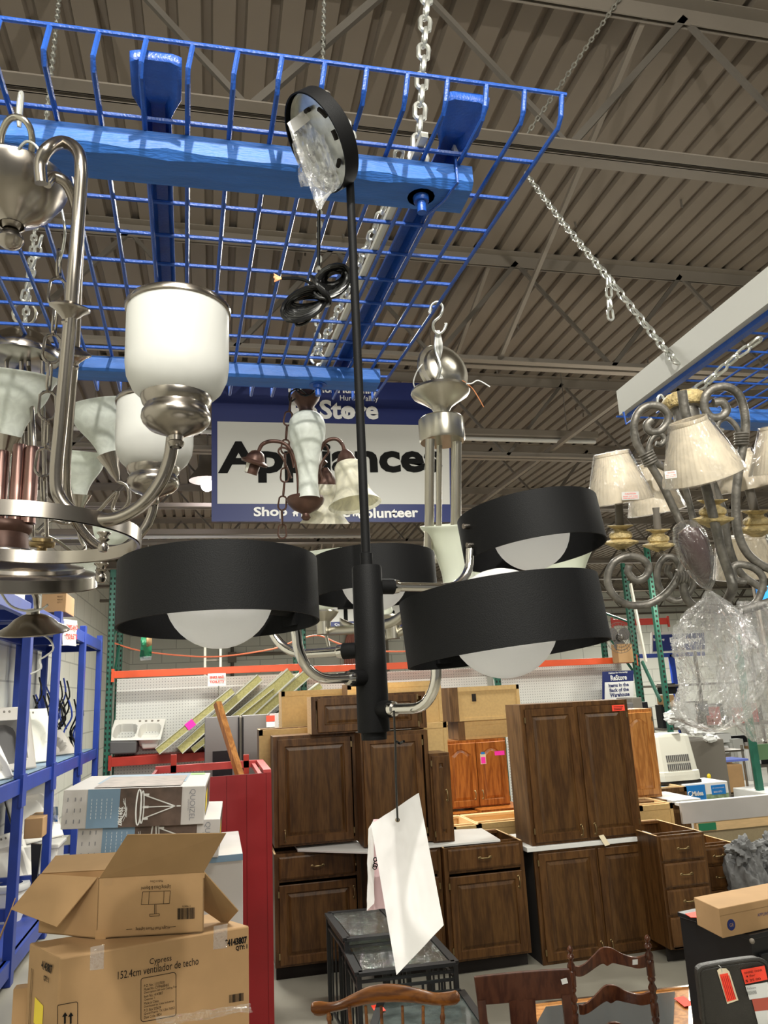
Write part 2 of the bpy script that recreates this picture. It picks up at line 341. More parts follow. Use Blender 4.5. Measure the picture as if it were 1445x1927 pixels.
M['bluebox'] = mat('bright_blue_print', (0.01, 0.20, 0.60), 0.4)
M['sinkw'] = mat('white_enamel', (0.84, 0.82, 0.76), 0.25)
M['sinkc'] = mat('cream_basin', (0.58, 0.54, 0.40), 0.3)
M['sinkg'] = mat('grey_beige_enamel', (0.44, 0.41, 0.37), 0.3)
M['rubber'] = mat('grey_undercoat', (0.10, 0.095, 0.095), 0.7)
M['copper'] = mat('bare_copper', (0.80, 0.33, 0.16), 0.35, 1.0)
M['cord_o'] = mat('orange_cord', (0.75, 0.20, 0.10), 0.5)
M['hose'] = mat('salmon_hose', (0.62, 0.25, 0.20), 0.5)
M['yellow'] = mat('yellow_label', (0.85, 0.65, 0.03), 0.5)
M['greenlab'] = mat('green_label', (0.02, 0.20, 0.09), 0.5)
M['pot'] = mat('grey_tile', (0.05, 0.05, 0.055), 0.35)
# ------------------------------------------------------------ lettering and small marks
def text(body, at0, right, up, width, mt, parent, name='lettering', height=None, bold=0.0, depth=0.0006, align='CENTER'):
    """raised or printed letters as a mesh; at0 = middle (or left end) of the line, width = printed width"""
    cu = bpy.data.curves.new(name, 'FONT'); cu.body = body; cu.size = 1.0; cu.offset = bold; cu.resolution_u = 3
    cu.align_x = 'CENTER'; cu.align_y = 'CENTER'
    tmp = bpy.data.objects.new(name, cu); COL.objects.link(tmp)
    bpy.context.view_layer.update()
    me = bpy.data.meshes.new_from_object(tmp, depsgraph=bpy.context.evaluated_depsgraph_get())
    bpy.data.objects.remove(tmp)
    xs = [v.co.x for v in me.vertices]; ys = [v.co.y for v in me.vertices]
    w0 = max(xs)-min(xs); h0 = max(ys)-min(ys); cx = (max(xs)+min(xs))/2; cy = (max(ys)+min(ys))/2
    k = width/w0; ky = (height/h0) if height else k
    right = Vector(right).normalized(); up = Vector(up).normalized(); nrm = right.cross(up)
    base = Vector(at0) + (right*width/2 if align == 'LEFT' else Vector())
    off = Vector(); p = parent
    while p is not None: off = off + p.location; p = p.parent
    for v in me.vertices: v.co = base + right*((v.co.x-cx)*k) + up*((v.co.y-cy)*ky) + nrm*depth - off
    me.materials.clear(); me.materials.append(mt)
    o = bpy.data.objects.new(name, me); COL.objects.link(o); o.parent = parent
    return o
def pegboard(name, col, hole):
    m = mat(name, col, 0.55); nt = m.node_tree; b = nt.nodes['Principled BSDF']
    tc = nt.nodes.new('ShaderNodeTexCoord'); sp = nt.nodes.new('ShaderNodeSeparateXYZ'); cb = nt.nodes.new('ShaderNodeCombineXYZ')
    nt.links.new(tc.outputs['Object'], sp.inputs[0]); nt.links.new(sp.outputs['X'], cb.inputs['X']); nt.links.new(sp.outputs['Z'], cb.inputs['Y'])
    v = nt.nodes.new('ShaderNodeTexVoronoi'); v.voronoi_dimensions = '2D'; v.inputs['Randomness'].default_value = 0; v.inputs['Scale'].default_value = 24
    nt.links.new(cb.outputs[0], v.inputs['Vector']); r = nt.nodes.new('ShaderNodeValToRGB'); nt.links.new(v.outputs['Distance'], r.inputs['Fac'])
    r.color_ramp.interpolation = 'CONSTANT'
    r.color_ramp.elements[0].color = (*hole, 1); r.color_ramp.elements[1].position = 0.17; r.color_ramp.elements[1].color = (*col, 1)
    nt.links.new(r.outputs[0], b.inputs['Base Color']); return m
M['peg'] = pegboard('white_pegboard', (0.74, 0.74, 0.70), (0.34, 0.34, 0.33))
def chain(p0, p1, link=0.034, wire=0.0035, mt='zinc', label='', sag=0.0, name='hanging_chain', cat='chain', parent=None, group=None, wid=0.62, pts=None):
    path = pts or [Vector(p0).lerp(Vector(p1), t/24) + Vector((0,0,-sag*4*(t/24)*(1-t/24))) for t in range(25)]
    path = [Vector(p) for p in path]
    L = [0]
    for a, b in zip(path, path[1:]): L.append(L[-1]+(b-a).length)
    pitch = link - 2*wire; n = max(1, int(L[-1]/pitch)); mb = MB()
    def pos(s):
        s = min(max(s, 0), L[-1])
        for i in range(len(L)-1):
            if s <= L[i+1]: return path[i].lerp(path[i+1], (s-L[i])/max(1e-9, L[i+1]-L[i]))
        return path[-1]
    for i in range(n):
        a = pos(i*pitch); b = pos((i+1)*pitch); c = (a+b)/2; t = (b-a).normalized()
        u = t.orthogonal().normalized(); v = t.cross(u)
        s = (u+v).normalized() if i % 2 else (u-v).normalized()
        hw = link*wid/2-wire; hl = link/2-hw-wire
        ring = []
        for k in range(12):
            an = 2*PI*k/12; ring.append(c + s*hw*math.cos(an) + t*(hw*math.sin(an) + (hl if math.sin(an) >= 0 else -hl)))
        mb.tube(ring, wire, 6, closed=True)
    o = mb.build(name, M[mt], parent)
    if parent is None: tag(o, label, cat, group)
    return o
def hook(c, size, mt, parent=None, name='hook', up=(0,0,1), side=(1,0,0), wire=0.0022):
    """an S hook"""
    c = Vector(c); up = Vector(up); side = Vector(side); pts = []
    for k in range(9): a = math.radians(200-k*28); pts.append(c + up*size*0.25 + (side*math.cos(a)+up*math.sin(a))*size*0.25)
    for k in range(9): a = math.radians(110+k*28) ; pts.append(c - up*size*0.25 + (side*math.cos(a)+up*math.sin(a))*size*0.25)
    return MB().tube(pts, wire, 8).build(name, M[mt], parent)
# ============================================================ THE SETTING
struct('floor', MB().box((-2.35, -3.5, -0.1), (24, 27, 0)), M['concrete'])
struct('wall_left', MB().box((-2.55, -3.5, 0), (-2.35, 27, 5.2)), M['wall'])
struct('wall_back', MB().box((-2.35, 23.0, 0), (24, 23.2, 5.2)), M['wall'])
# roof deck: trapezoid ribs running away from the viewer
DECK = 5.05
mb = MB(); x = -2.6; prof = []
while x < 24:
    prof += [(x, 0), (x+0.098, 0), (x+0.108, 0.036), (x+0.142, 0.036)]; x += 0.152
vs = [(px_, yy, DECK+h) for yy in (-3.5, 27) for px_, h in prof]; n = len(prof)
mb.add(vs, [(i, i+1, n+i+1, n+i) for i in range(n-1)])
struct('ceiling', mb, M['deck'])
struct('trim_1', MB().box((-2.6, -3.5, DECK+0.2), (24, 27, DECK+0.3)), M['steel'])
JY = [2.46+2.04*k for k in range(-2, 11)]
LOWZ = 4.23
tn = 2
for k, y in enumerate(JY):
    mb = MB()
    for (zc, hh, s) in ((DECK-0.045, 0.09, -1), (LOWZ, 0.058, 1)):
        for sy in (-1, 1):     # two angles back to back
            mb.box((-2.4, y+sy*0.012-0.003, zc-hh/2), (24, y+sy*0.012+0.003, zc+hh/2))
            zz = zc-hh/2 if s > 0 else zc+hh/2-0.006
            mb.box((-2.4, y+sy*0.010, zz), (24, y+sy*0.072, zz+0.006)) if sy > 0 else mb.box((-2.4, y-0.072, zz), (24, y-0.010, zz+0.006))
    struct('trim_%d' % tn, mb, M['steel']); tn += 1
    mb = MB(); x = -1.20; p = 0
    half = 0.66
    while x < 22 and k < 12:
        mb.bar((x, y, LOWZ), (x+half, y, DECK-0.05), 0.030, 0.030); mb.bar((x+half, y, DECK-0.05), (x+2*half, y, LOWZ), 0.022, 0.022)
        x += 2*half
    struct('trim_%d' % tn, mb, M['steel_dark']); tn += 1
# bridging angles crossing the joists
mb = MB()
mb.bar((3.2, 0, LOWZ+0.05), (3.2, 20, LOWZ+0.05), 0.04, 0.04)
for y in JY[2:9]:
    mb.bar((5.0, y, LOWZ), (5.0, y+2.04, DECK-0.06), 0.03, 0.03); mb.bar((1.9, y, DECK-0.06), (1.9, y+2.04, LOWZ), 0.025, 0.025)
struct('trim_%d' % tn, mb, M['steel']); tn += 1
# small hanger clips left over in the deck
mb = MB(); rr = random.Random(3)
for i in range(150):
    x = rr.uniform(-2, 12); y = rr.uniform(1.2, 14); mb.bar((x, y, DECK+0.01), (x+rr.uniform(-.012,.012), y, DECK-rr.uniform(0.03, 0.06)), 0.014, 0.004)
struct('trim_%d' % tn, mb, M['steel_dark']); tn += 1
# fluorescent strip rows under the joists
for i, (px_, py_, y_, L_, z_) in enumerate(((1122, 824, 10.3, 4.9, 4.36), (700, 1003, 16.5, 5.0, 4.1))):
    e = at(px_, py_, z=z_)
    t = thing('strip_light', ['long unlit fluorescent strip light under the roof joists right of the big sign', 'long pale strip light running under the far joists below the big sign'][i], 'light fixture', (e.x-L_/2, e.y, e.z-0.05))
    MB().box((e.x-L_, e.y-0.05, e.z-0.02), (e.x, e.y+0.05, e.z+0.05)).build('housing', M['steel'], t, bevel=0.008)
    for xx in (e.x-L_+.3, e.x-.3): MB().tube([(xx, e.y, e.z+.04), (xx, e.y, DECK)], .004, 6).build('hanging_wire', M['steel_dark'], t)
    MB().tube([(e.x-L_+0.03, e.y-0.02, e.z-0.05), (e.x-0.03, e.y-0.02, e.z-0.05)], 0.02, 10).build('tube', M['signgrey'], t)
# the far glaring high bay lamp
e = at(390, 905, z=4.45)
t = thing('high_bay_lamp', 'far round high bay lamp glaring left of the big blue sign', 'lamp', e)
MB().lathe([(0.03, 0.34), (0.09, 0.32), (0.10, 0.16), (0.20, 0.02), (0.20, 0)], e, n=24).build('reflector', M['steel_dark'], t)
mm = mat('glowing_lamp', (1, 0.93, 1.0), 0.5, emit=55)
MB().tube([e+Vector((0,0,.3)), (e.x, e.y, DECK)], .01, 6).build('hanging_rod', M['steel_dark'], t)
MB().ball(e+Vector((0, 0, -0.05)), 0.07, 10).build('bulb', mm, t)
# ============================================================ BLUE WIRE DECK HUNG FROM THE ROOF
GZ = 2.918; GX1 = 0.536; DX = 0.0640; GY0 = 0.930; DY = 0.1010
g1 = thing('wire_deck', 'blue painted wire shelf deck hanging overhead on chains, chandeliers hooked on it', 'hanging rack', (0, 1.4, GZ))
# the deck fans slightly: long wires run from the front lip to the back lip
NX = 22; XL = [GX1-DX*i for i in range(NX)]
yb = GY0+DY*11.6
def gx(x, y): return x - 0.065*(y-GY0)*(x-GX1+1.4)/1.4*0.9 if True else x
mb = MB()
for x in XL:
    tp = Vector((gx(x, GY0)+0.006, GY0, GZ+0.052)); 
    mb.tube([tp, (gx(x, GY0), GY0, GZ+0.012), (gx(x, GY0+.012), GY0+0.012, GZ), (gx(x, GY0+.5), GY0+0.5, GZ), (gx(x, yb), yb, GZ), (gx(x, yb), yb+0.005, GZ+0.045)], 0.0041, 6)
mb.build('long_wires', M['blue'], g1)
mb = MB()
for k in range(1, 12):
    y = GY0+DY*k; mb.tube([(gx(XL[-1], y), y, GZ+0.006), (gx(GX1, y)+0.006, y, GZ+0.006)], 0.0041, 6)
mb.tube([(XL[-1], GY0, GZ+0.055), (GX1+0.014, GY0, GZ+0.055)], 0.0036, 8)
mb.tube([(gx(XL[-1], yb), yb+0.005, GZ+0.048), (gx(GX1, yb), yb+0.005, GZ+0.048)], 0.0036, 8)
mb.build('cross_wires', M['blue'], g1)
# U channels with flared ends
for xa in (-0.085, 0.387):
    mb = MB(); y0 = GY0+0.012; y1 = yb
    rows = []
    for (yy, hw, zz, dp) in ((y0, 0.036, 0.042, 0.004), (y0+0.006, 0.036, 0.030, 0.006), (y0+0.050, 0.035, 0.012, 0.010), (y0+0.066, 0.026, 0.008, 0.014), (y0+0.085, 0.020, 0.010, 0.022), (y0+0.3, 0.019, 0.010, 0.024), (y1-0.09, 0.019, 0.010, 0.024), (y1-0.04, 0.030, 0.012, 0.010), (y1, 0.034, 0.04, 0.004)):
        cx = gx(xa, yy); sh = Vector((cx, yy, GZ+zz))
        rows.append([sh+Vector((-hw, 0, -0.001)), sh+Vector((-hw*0.8, 0, dp*0.4)), sh+Vector((-hw*0.55, 0, dp)), sh+Vector((hw*0.55, 0, dp)), sh+Vector((hw*0.8, 0, dp*0.4)), sh+Vector((hw, 0, -0.001))])
    vs = [p for r in rows for p in r]
    mb.add(vs, [(i*6+j, i*6+j+1, (i+1)*6+j+1, (i+1)*6+j) for i in range(len(rows)-1) for j in range(5)], True)
    mb.build('support_channel', M['blue'], g1, solid=0.002)
xs = [gx(0.335, GY0+0.07), gx(0.335, yb-0.1)]
MB().bar((xs[0], GY0+0.075, GZ+0.014), (xs[1], yb-0.1, GZ+0.014), 0.012, 0.01).build('pale_strip', M['cream'], g1)
# two timbers bolted across beneath
def plank(mb, x0, x1, y0, y1, z0, z1, n=40, amp=0.004, seed=0):
    rows = []
    for i in range(n+1):
        x = x0+(x1-x0)*i/n
        a = amp*noise.noise(Vector((x*9+seed, 0.3, 0))) + amp*0.5*noise.noise(Vector((x*30+seed, 4.3, 0)))
        rows.append([Vector((x, y0, z0+0.004+abs(a)*1.2)), Vector((x, y0+0.006+abs(a), z0)), Vector((x, y1-0.004, z0)), Vector((x, y1, z0+0.004)), Vector((x, y1, z1)), Vector((x, y0, z1))])
    vs = [p for r in rows for p in r]
    fs = [(i*6+j, i*6+(j+1) % 6, (i+1)*6+(j+1) % 6, (i+1)*6+j) for i in range(n) for j in range(6)]
    mb.add(vs, fs + [(0,1,2,3,4,5), tuple(n*6+j for j in range(6))[::-1]])
mb = MB(); plank(mb, -0.75, 0.425, 1.045, 1.122, GZ-0.044, GZ-0.004, seed=2, amp=0.010)
b1 = mb.build('timber', M['bluewood'], g1)
mb = MB(); plank(mb, -0.75, 0.440, 1.868, 1.938, GZ-0.042, GZ-0.004, seed=9)
b2 = mb.build('timber', M['bluewood'], g1)
EB1 = at(782, 296, y=1.10); EB2 = at(592, 668, y=1.95)
def eyebolt(p, b, yb_):
    p = Vector((p.x, yb_, GZ+0.0)); r = 0.017
    pts = [p+Vector((0,0,-0.002)), p+Vector((0,0,0.018))]+[p+Vector((r*math.sin(a), 0, 0.018+r-r*math.cos(a))) for a in [math.radians(30*k) for k in range(0, 12)]]
    MB().tube(pts, 0.004, 8).build('eye_bolt', M['zinc'], b)
    q = p+Vector((0, 0, -0.044)); mbb = MB(); mbb.lathe([(0.0, -0.030), (0.008, -0.030), (0.008, -0.010), (0.013, -0.010), (0.014, 0.0), (0.024, 0.0), (0.024, 0.003)], q, n=12); mbb.build('bolt_end', M['blue'], b)
    return p+Vector((0, 0, 0.048))
E1 = eyebolt(EB1, b1, 1.085); E2 = eyebolt(EB2, b2, 1.905)
E3 = eyebolt(at(52, 640, y=1.95), b2, 1.905)
# cable tie
zt = at(848, 285, y=1.06)
pts = [Vector((zt.x, 1.040, GZ+0.012)), Vector((zt.x, 1.038, GZ-0.044)), Vector((zt.x-0.012, 1.08, GZ-0.050)), Vector((zt.x-0.03, 1.126, GZ-0.048))]
MB().tube(pts, 0.0025, 6).build('cable_tie', M['blue'], g1)
MB().box((zt.x-0.004, 1.034, GZ+0.012), (zt.x+0.004, 1.044, GZ+0.026)).build('tie_head', M['white'], g1)
# chains
top = at(806, -60, y=1.14); chain(E1, E1+(top-E1)*1.5, 0.047, 0.0046, label='thick galvanised chain rising from the near timber of the blue wire deck')
c2 = at(745, 395, y=1.22); c2.z = GZ+0.085
chain(None, None, 0.036, 0.0036, label='galvanised chain running along above the wire deck between its two eye bolts', pts=[E2, E2.lerp(c2, .5)+Vector((0,0,-0.01)), c2, E1+Vector((-.02,.04,0.04))])
top = at(610, -10, z=4.9); chain(E2, top, 0.034, 0.0035, label='slim chain rising behind the black canopy to the roof')
top = at(112, -10, z=4.9); chain(E3+Vector((0,0,-0.01)), top, 0.034, 0.0035, label='chain rising from the far timber at the left edge of the picture')
jn = at(985, 262, y=2.46); chain(jn, at(1172, -12, z=DECK), 0.036, 0.0036, 'zincdull', label='dull chain rising from a roof joist above the right corner of the wire deck')
# ============================================================ BLACK DRUM CHANDELIER
W = 0.213
S = at(690, 1068, y=0.98); SX, SY = S.x, S.y
zp = lambda py: zline(SX, SY, py)
ch = thing('drum_chandelier', 'black five light chandelier with drum rings around white globes and chrome arms', 'chandelier', (SX, SY, zp(1380)))
MB().tube([(SX, SY, zp(1040)), (SX, SY, zp(255))], 0.0063, 16).build('down_rod', M['black'], ch)
MB().lathe([(0.0068, zp(1070)), (0.0085, zp(1068)), (0.0085, zp(1042)), (0.0066, zp(1040))], (SX, SY, 0), n=24).build('rod_collar', M['black'], ch)
MB().lathe([(0.0, zp(1392)), (0.016, zp(1392)), (0.0165, zp(1378)), (0.0203, zp(1377)), (0.0206, zp(1374)), (0.0200, zp(1070)), (0.0190, zp(1066)), (0.006, zp(1065))], (SX, SY, 0), n=40).build('centre_tube', M['black'], ch)
arms = [  # socket py on the tube, azimuth, radius to the drum centre, centre py, tilt (about camera axis), tilt forward
    (1275, Vector((-0.73, -0.86, 0)), 1119, 1.13, 0.02, -0.05), (1335, Vector((0.69, -0.90, 0)), 1172, 1.19, 0.085, -0.04),
    (1103, Vector((1.16, 0.56, 0)), 1002, 1.20, 0.10, -0.07), (1160, Vector((0.02, 1.34, 0)), 1087, 1.34, 0.02, -0.05), (1222, Vector((-1.15, 0.40, 0)), 1108, 1.2, 0.0, 0.0)]
CRh = Vector((CR.x, CR.y, 0)).normalized(); CFh = F0.copy()
for i, (psock, off, pc, rad, tilt, tf) in enumerate(arms):
    o3 = (CRh*off.x + CFh*off.y)*W; D = Vector((SX, SY, 0)) + o3
    zc_ = zline(D.x, D.y, pc); D.z = zc_
    a = o3.normalized(); zs = zp(psock); R0 = 0.0198
    s0 = Vector((SX, SY, zs))
    arm = MB().tube([s0+a*0.015, s0+a*(R0+0.018)], 0.0105, 20).build('arm_socket', M['black'], ch)
    reach = o3.length-0.108-0.004
    zt_ = zc_-0.030
    k = min(0.055, abs(zt_-zs)*0.8)
    P0 = s0+a*(R0+0.018); P1 = Vector((SX, SY, zs))+a*(reach-k); P2 = Vector((SX, SY, zs+k))+a*reach; P3 = Vector((SX, SY, zt_))+a*(reach+0.002)
    pts = [P0, P0.lerp(P1, .5), P1]
    cen = P1+Vector((0,0,k))
    for q in range(1, 8):
        th = PI/2*q/8; pts.append(cen + a*k*math.sin(th) - Vector((0,0,k))*math.cos(th))
    pts += [P2, P3]
    ar = MB(); ar.tube(pts, 0.0063, 16); ar.lathe([(0.0063, 0.0), (0.0092, 0.0), (0.0095, 0.003), (0.0088, 0.008), (0.0063, 0.010)], P0, a, n=20)
    ar = ar.build('arm', M['chrome'], ch)
    # drum ring
    ax = (Matrix.Rotation(-tilt, 3, CFh) @ Matrix.Rotation(tf, 3, CRh)) @ Vector((0, 0, 1))
    Rr = 0.1065; hh = 0.034
    dr = MB().lathe([(Rr, -hh), (Rr, hh), (Rr-0.0022, hh), (Rr-0.0022, -hh), (Rr, -hh)], D, ax, n=96).build('drum_ring', M['black'], ch)
    side = (-a - ax*(-a).dot(ax)).normalized()
    m2 = MB()
    for zz in (-0.017, 0.012): m2.lathe([(0.0, 0.010), (0.004, 0.010), (0.0045, 0.008), (0.0045, 0)], D+side*(Rr-0.001)+ax*zz+side.cross(ax)*0.004, side, n=14)
    m2.build('thumb_screw', M['nickel'], dr)
    MB().bar(D+side*(Rr-0.004)+ax*(-0.028), D+side*(Rr-0.004)+ax*0.028, 0.022, 0.005, up=side).build('bracket', M['black'], dr)
    MB().ball(D+ax*0.0, 0.058, 20).build('globe', M['globe'], ch)
    MB().lathe([(0.0, 0.006), (0.017, 0.006), (0.017, 0.05), (0.0, 0.05)], D+side*0.052, side, n=20).build('lamp_holder', M['black'], ch)
# small green inspection sticker on the upper right drum
# ring canopy hanging on edge from the hook
cc = at(604, 266, y=0.955); vd = (OO-cc).normalized()
nn = (vd*0.40 + (CR*-0.88 + CV*-0.44)*0.90).normalized()
cn = MB().lathe([(0.070, 0.012), (0.0725, 0.012), (0.0725, -0.012), (0.066, -0.017), (0.0, -0.018)], cc, nn, n=72).build('canopy', M['black'], ch)
cn2 = MB().lathe([(0.0, -0.004), (0.069, -0.004), (0.0695, 0.003)], cc, nn, n=64).build('mounting_plate', M['zinc'], cn)
u_ = nn.orthogonal().normalized(); v_ = nn.cross(u_)
mb = MB()
for a_, r_, l_ in ((0.2, .045, .3), (0.9, .05, .35), (1.8, .045, .25), (2.8, .05, .3), (3.7, .046, .3), (4.6, .05, .3), (5.5, .044, .3)):
    pts = [cc+nn*0.001+(u_*math.cos(a_+l_*t/5)+v_*math.sin(a_+l_*t/5))*r_ for t in range(6)]; mb.tube(pts, 0.0035, 6)
mb.build('slot', M['void'], cn)
MB().lathe([(0.0, 0.0), (0.006, 0.0), (0.006, -0.002), (0.0, -0.002)], cc+(CV*0.9+CR*0.1).normalized()*0.0735, (CV*0.9+CR*0.1), n=16).build('screw', M['steel_dark'], cn)
# tangle of hooks holding rod and canopy
hk = MB(); h0 = Vector((SX-0.004, 0.985, GZ))
rh = random.Random(5)
for q in range(4):
    c_ = h0+Vector((rh.uniform(-.008,.008), rh.uniform(-.01,.01), -0.004-0.017*q)); r_ = 0.011; tw = rh.uniform(0, 3)
    pts = [c_+Vector((math.cos(tw)*r_*math.cos(an), math.sin(tw)*r_*math.cos(an), r_*1.25*math.sin(an))) for an in [math.radians(40*k_+30*q) for k_ in range(8)]]
    hk.tube(pts, 0.0021, 8)
hk.build('hook', M['zinc'], ch)
MB().tube([h0+Vector((0,0,-0.05)), (SX, SY, zp(255)), (SX, SY, zp(275))], 0.008, 12).build('rod_end', M['black'], ch)
# cord from the canopy to a tied bundle
d0 = 1.22
cp = lambda px_, py_, d_=d0: at(px_, py_, d=d_)
cb = MB()
cb.tube([cp(600, 395), cp(600, 440), cp(599, 500)], 0.0028, 8)
for q in range(9):      # upper loop
    cx_, cy_, ra, rb, th = 624+q*0.6, 530-q*0.9, 39-q*2.7, 27-q*2.2, math.radians(-38+q*2)
    pts = []
    for k_ in range(16):
        an = 2*PI*k_/16; ex, ey = ra*math.cos(an), rb*math.sin(an)
        pts.append(cp(cx_+ex*math.cos(th)-ey*math.sin(th), cy_+ex*math.sin(th)+ey*math.cos(th), d0+0.004*math.sin(an*2+q)+0.0022*q-0.01))
    cb.tube(pts, 0.0033, 7, closed=True)
for q in range(9):      # lower loop
    cx_, cy_, ra, rb, th = 573+q*0.5, 572-q*0.6, 47-q*2.4, 27-q*2.5, math.radians(-30+q*3)
    pts = []
    for k_ in range(16):
        an = 2*PI*k_/16; ex, ey = ra*math.cos(an), rb*math.sin(an)
        pts.append(cp(cx_+ex*math.cos(th)-ey*math.sin(th), cy_+ex*math.sin(th)+ey*math.cos(th), d0+0.004*math.sin(an*2+q*.7)+0.0025*q-0.012))
    cb.tube(pts, 0.0033, 7, closed=True)
for q in range(4): cb.tube([cp(585+q*4, 520+q*3, d0-.012), cp(600+q*4, 540+q*3, d0-.02), cp(612+q*3, 562+q*2, d0-.012), cp(606+q*3, 575, d0+.01)], 0.0034, 7, smooth_path=4)
cb.tube([cp(600, 545), cp(575, 528), cp(552, 524), cp(530, 524)], 0.0027, 7, smooth_path=4)
cb.tube([cp(590, 590), cp(578, 606), cp(560, 612), cp(556, 604)], 0.0027, 7, smooth_path=4)
cb = cb.build('power_cord', M['blackgloss'], ch)
mb = MB()
for q in range(7): mb.tube([cp(531, 524), cp(517-rh.random()*4, 515+q*2.6)], 0.0009, 5)
mb.build('copper_end', M['copper'], cb)
# zip bag of fittings taped to the canopy
def quadsheet(c4, d4, amp, seed, nu=26, nv=34, bulge=0.0):
    A, B, C_, D_ = [at(p[0], p[1], d=dd) for p, dd in zip(c4, d4)]
    n0 = (B-A).cross(D_-A).normalized()
    def fn(u, v):
        p = A*(1-u)*(1-v)+B*u*(1-v)+C_*u*v+D_*(1-u)*v
        w_ = amp*(noise.noise(Vector((u*3+seed, v*4, seed)))+0.5*noise.noise(Vector((u*9+seed, v*11, seed))))
        return p+n0*(w_+bulge*math.sin(PI*u)*math.sin(PI*v))
    return MB().sheet(fn, nu, nv)
zb = thing('zip_bag', 'clear zip bag of white fittings taped over the black canopy', 'plastic bag', at(600, 395, d=1.12))
quadsheet([(541, 234), (591, 194), (640, 345), (598, 397)], [1.125, 1.12, 1.12, 1.125], 0.012, 3, bulge=0.01).build('bag_film', M['film'], zb)
quadsheet([(545, 240), (590, 200), (632, 350), (566, 352)], [1.14, 1.135, 1.13, 1.14], 0.014, 9).build('bag_film', M['film'], zb)
quadsheet([(540, 232), (590, 193), (598, 214), (551, 252)], [1.122]*4, 0.001, 5, 8, 4).build('zip_strip', M['paper'], zb)
quadsheet([(610, 242), (634, 236), (641, 300), (626, 302)], [1.13]*4, 0.001, 2, 5, 5).build('bag_film', M['film'], zb)
mb = MB(); mb.tube([cp(632, 345, 1.135), cp(622, 362, 1.135), cp(606, 375, 1.135)], 0.0022, 6); mb.tube([cp(604, 374, 1.135), cp(595, 380, 1.135)], 0.0045, 8); mb.build('fitting', M['white'], zb)
# ============================================================ THE OTHER HANGING LAMPS
def C3(p): return at(p[0], p[1], d=p[2])
def path(pts): return [C3(p) for p in pts]
def fine(prof, k): return [(v.x, v.y) for v in catmull([Vector((a_, b_, 0)) for a_, b_ in prof], k)[0]] if k else prof
def LZ(mb, px0, py0, zc, prof, n=40, wob=None, sp=0):
    """turned shape about a plumb axis; profile as (radius, height) read off at that distance"""
    a = at(px0, py0, d=zc); k = zc/F; prof = fine(prof, sp)
    mb.lathe([(r*k, zline(a.x, a.y, y_)) for r, y_ in prof], (a.x, a.y, 0), n=n, wob=wob); return mb
def LA(mb, a, b, prof, n=40, wob=None, sp=0):
    """turned shape about a leaning axis from a to b; profile (radius in pixels, 0..1 along)"""
    prof = fine(prof, sp); A = C3(a); B = C3(b); k = (a[2]+b[2])/2/F; L = (B-A).length
    mb.lathe([(r*k, t*L) for r, t in prof], A, B-A, n=n, wob=wob); return mb
# ---- brushed nickel chandelier, left foreground
A0 = at(25, 380, d=1.098)
t = thing('nickel_chandelier', 'large brushed nickel chandelier with frosted cylinder cups at the left edge', 'chandelier', A0)
LZ(MB(), 25, 380, 1.098, [(0,300),(26,300),(28,308),(30,318),(60,322),(88,330),(96,338),(95,346),(88,362),(70,388),(46,408),(26,418),(22,424)], 56).build('top_bowl', M['nickel'], t)
LZ(MB(), 20, 440, 1.098, [(22,418),(24,426),(14,432),(14,436),(22,444),(24,452),(18,462),(6,468),(0,469)], 28).build('finial', M['nickel'], t)
MB().tube(path([(4,310,1.07),(2,260,1.05),(14,228,1.04),(32,220,1.04),(50,230,1.04),(60,256,1.05),(58,305,1.07)]), 0.0045, 12, smooth_path=5).build('hanging_loop', M['nickel2'], t)
hl = MB(); hl.tube(path([(38,176,1.071),(34,205,1.071),(36,238,1.071),(38,228,1.071),(40,205,1.071),(42,178,1.071)]), 0.0028, 8, smooth_path=4, closed=True); hl.build('hook', M['zinc'], t)
MB().tube(path([(30,300,1.053),(36,280,1.044),(52,266,1.044),(72,280,1.044),(82,315,1.053),(84,342,1.053)]), 0.002, 8, smooth_path=4).build('wire', M['zinc'], t)
a1 = MB().tube(path([(78,345,1.02),(76,308,1.02),(90,280,1.02),(118,268,1.044),(144,282,1.035),(153,318,1.026),(148,400,1.026),(140,500,1.017),(133,590,1.017),(124,690,1.017),(114,800,1.017),(106,890,1.017),(112,935,1.017),(140,966,1.017),(180,978,1.008),(225,974,1.008),(270,948,1.008),(303,905,1.008),(320,860,1.008),(326,812,1.008)]), 0.0088, 18, smooth_path=6).build('arm', M['nickel'], t)
a2 = MB().tube(path([(86,345,1.05),(100,332,1.06),(125,345,1.07),(142,385,1.09),(148,440,1.12),(144,560,1.188),(140,660,1.215),(132,760,1.242),(124,880,1.26),(128,940,1.278),(152,995,1.296),(190,1030,1.314),(235,1030,1.332),(268,1000,1.341),(286,965,1.35),(291,930,1.35)]), 0.0081, 16, smooth_path=6).build('arm', M['nickel'], t)
LA(MB(), (128,612,1.017), (133,568,1.017), [(0,0),(11,0),(13,.1),(11,.2),(14,.3),(26,.55),(36,.68),(37,.76),(34,.82),(20,.86),(17,.92),(11,1),(0,1)], 36).build('knuckle', M['nickel'], a1)
LA(MB(), (136,694,1.215), (140,652,1.206), [(0,0),(10,0),(12,.12),(10,.2),(12,.3),(22,.52),(31,.66),(32,.74),(26,.82),(16,.88),(10,1)], 30).build('knuckle', M['nickel'], a2)
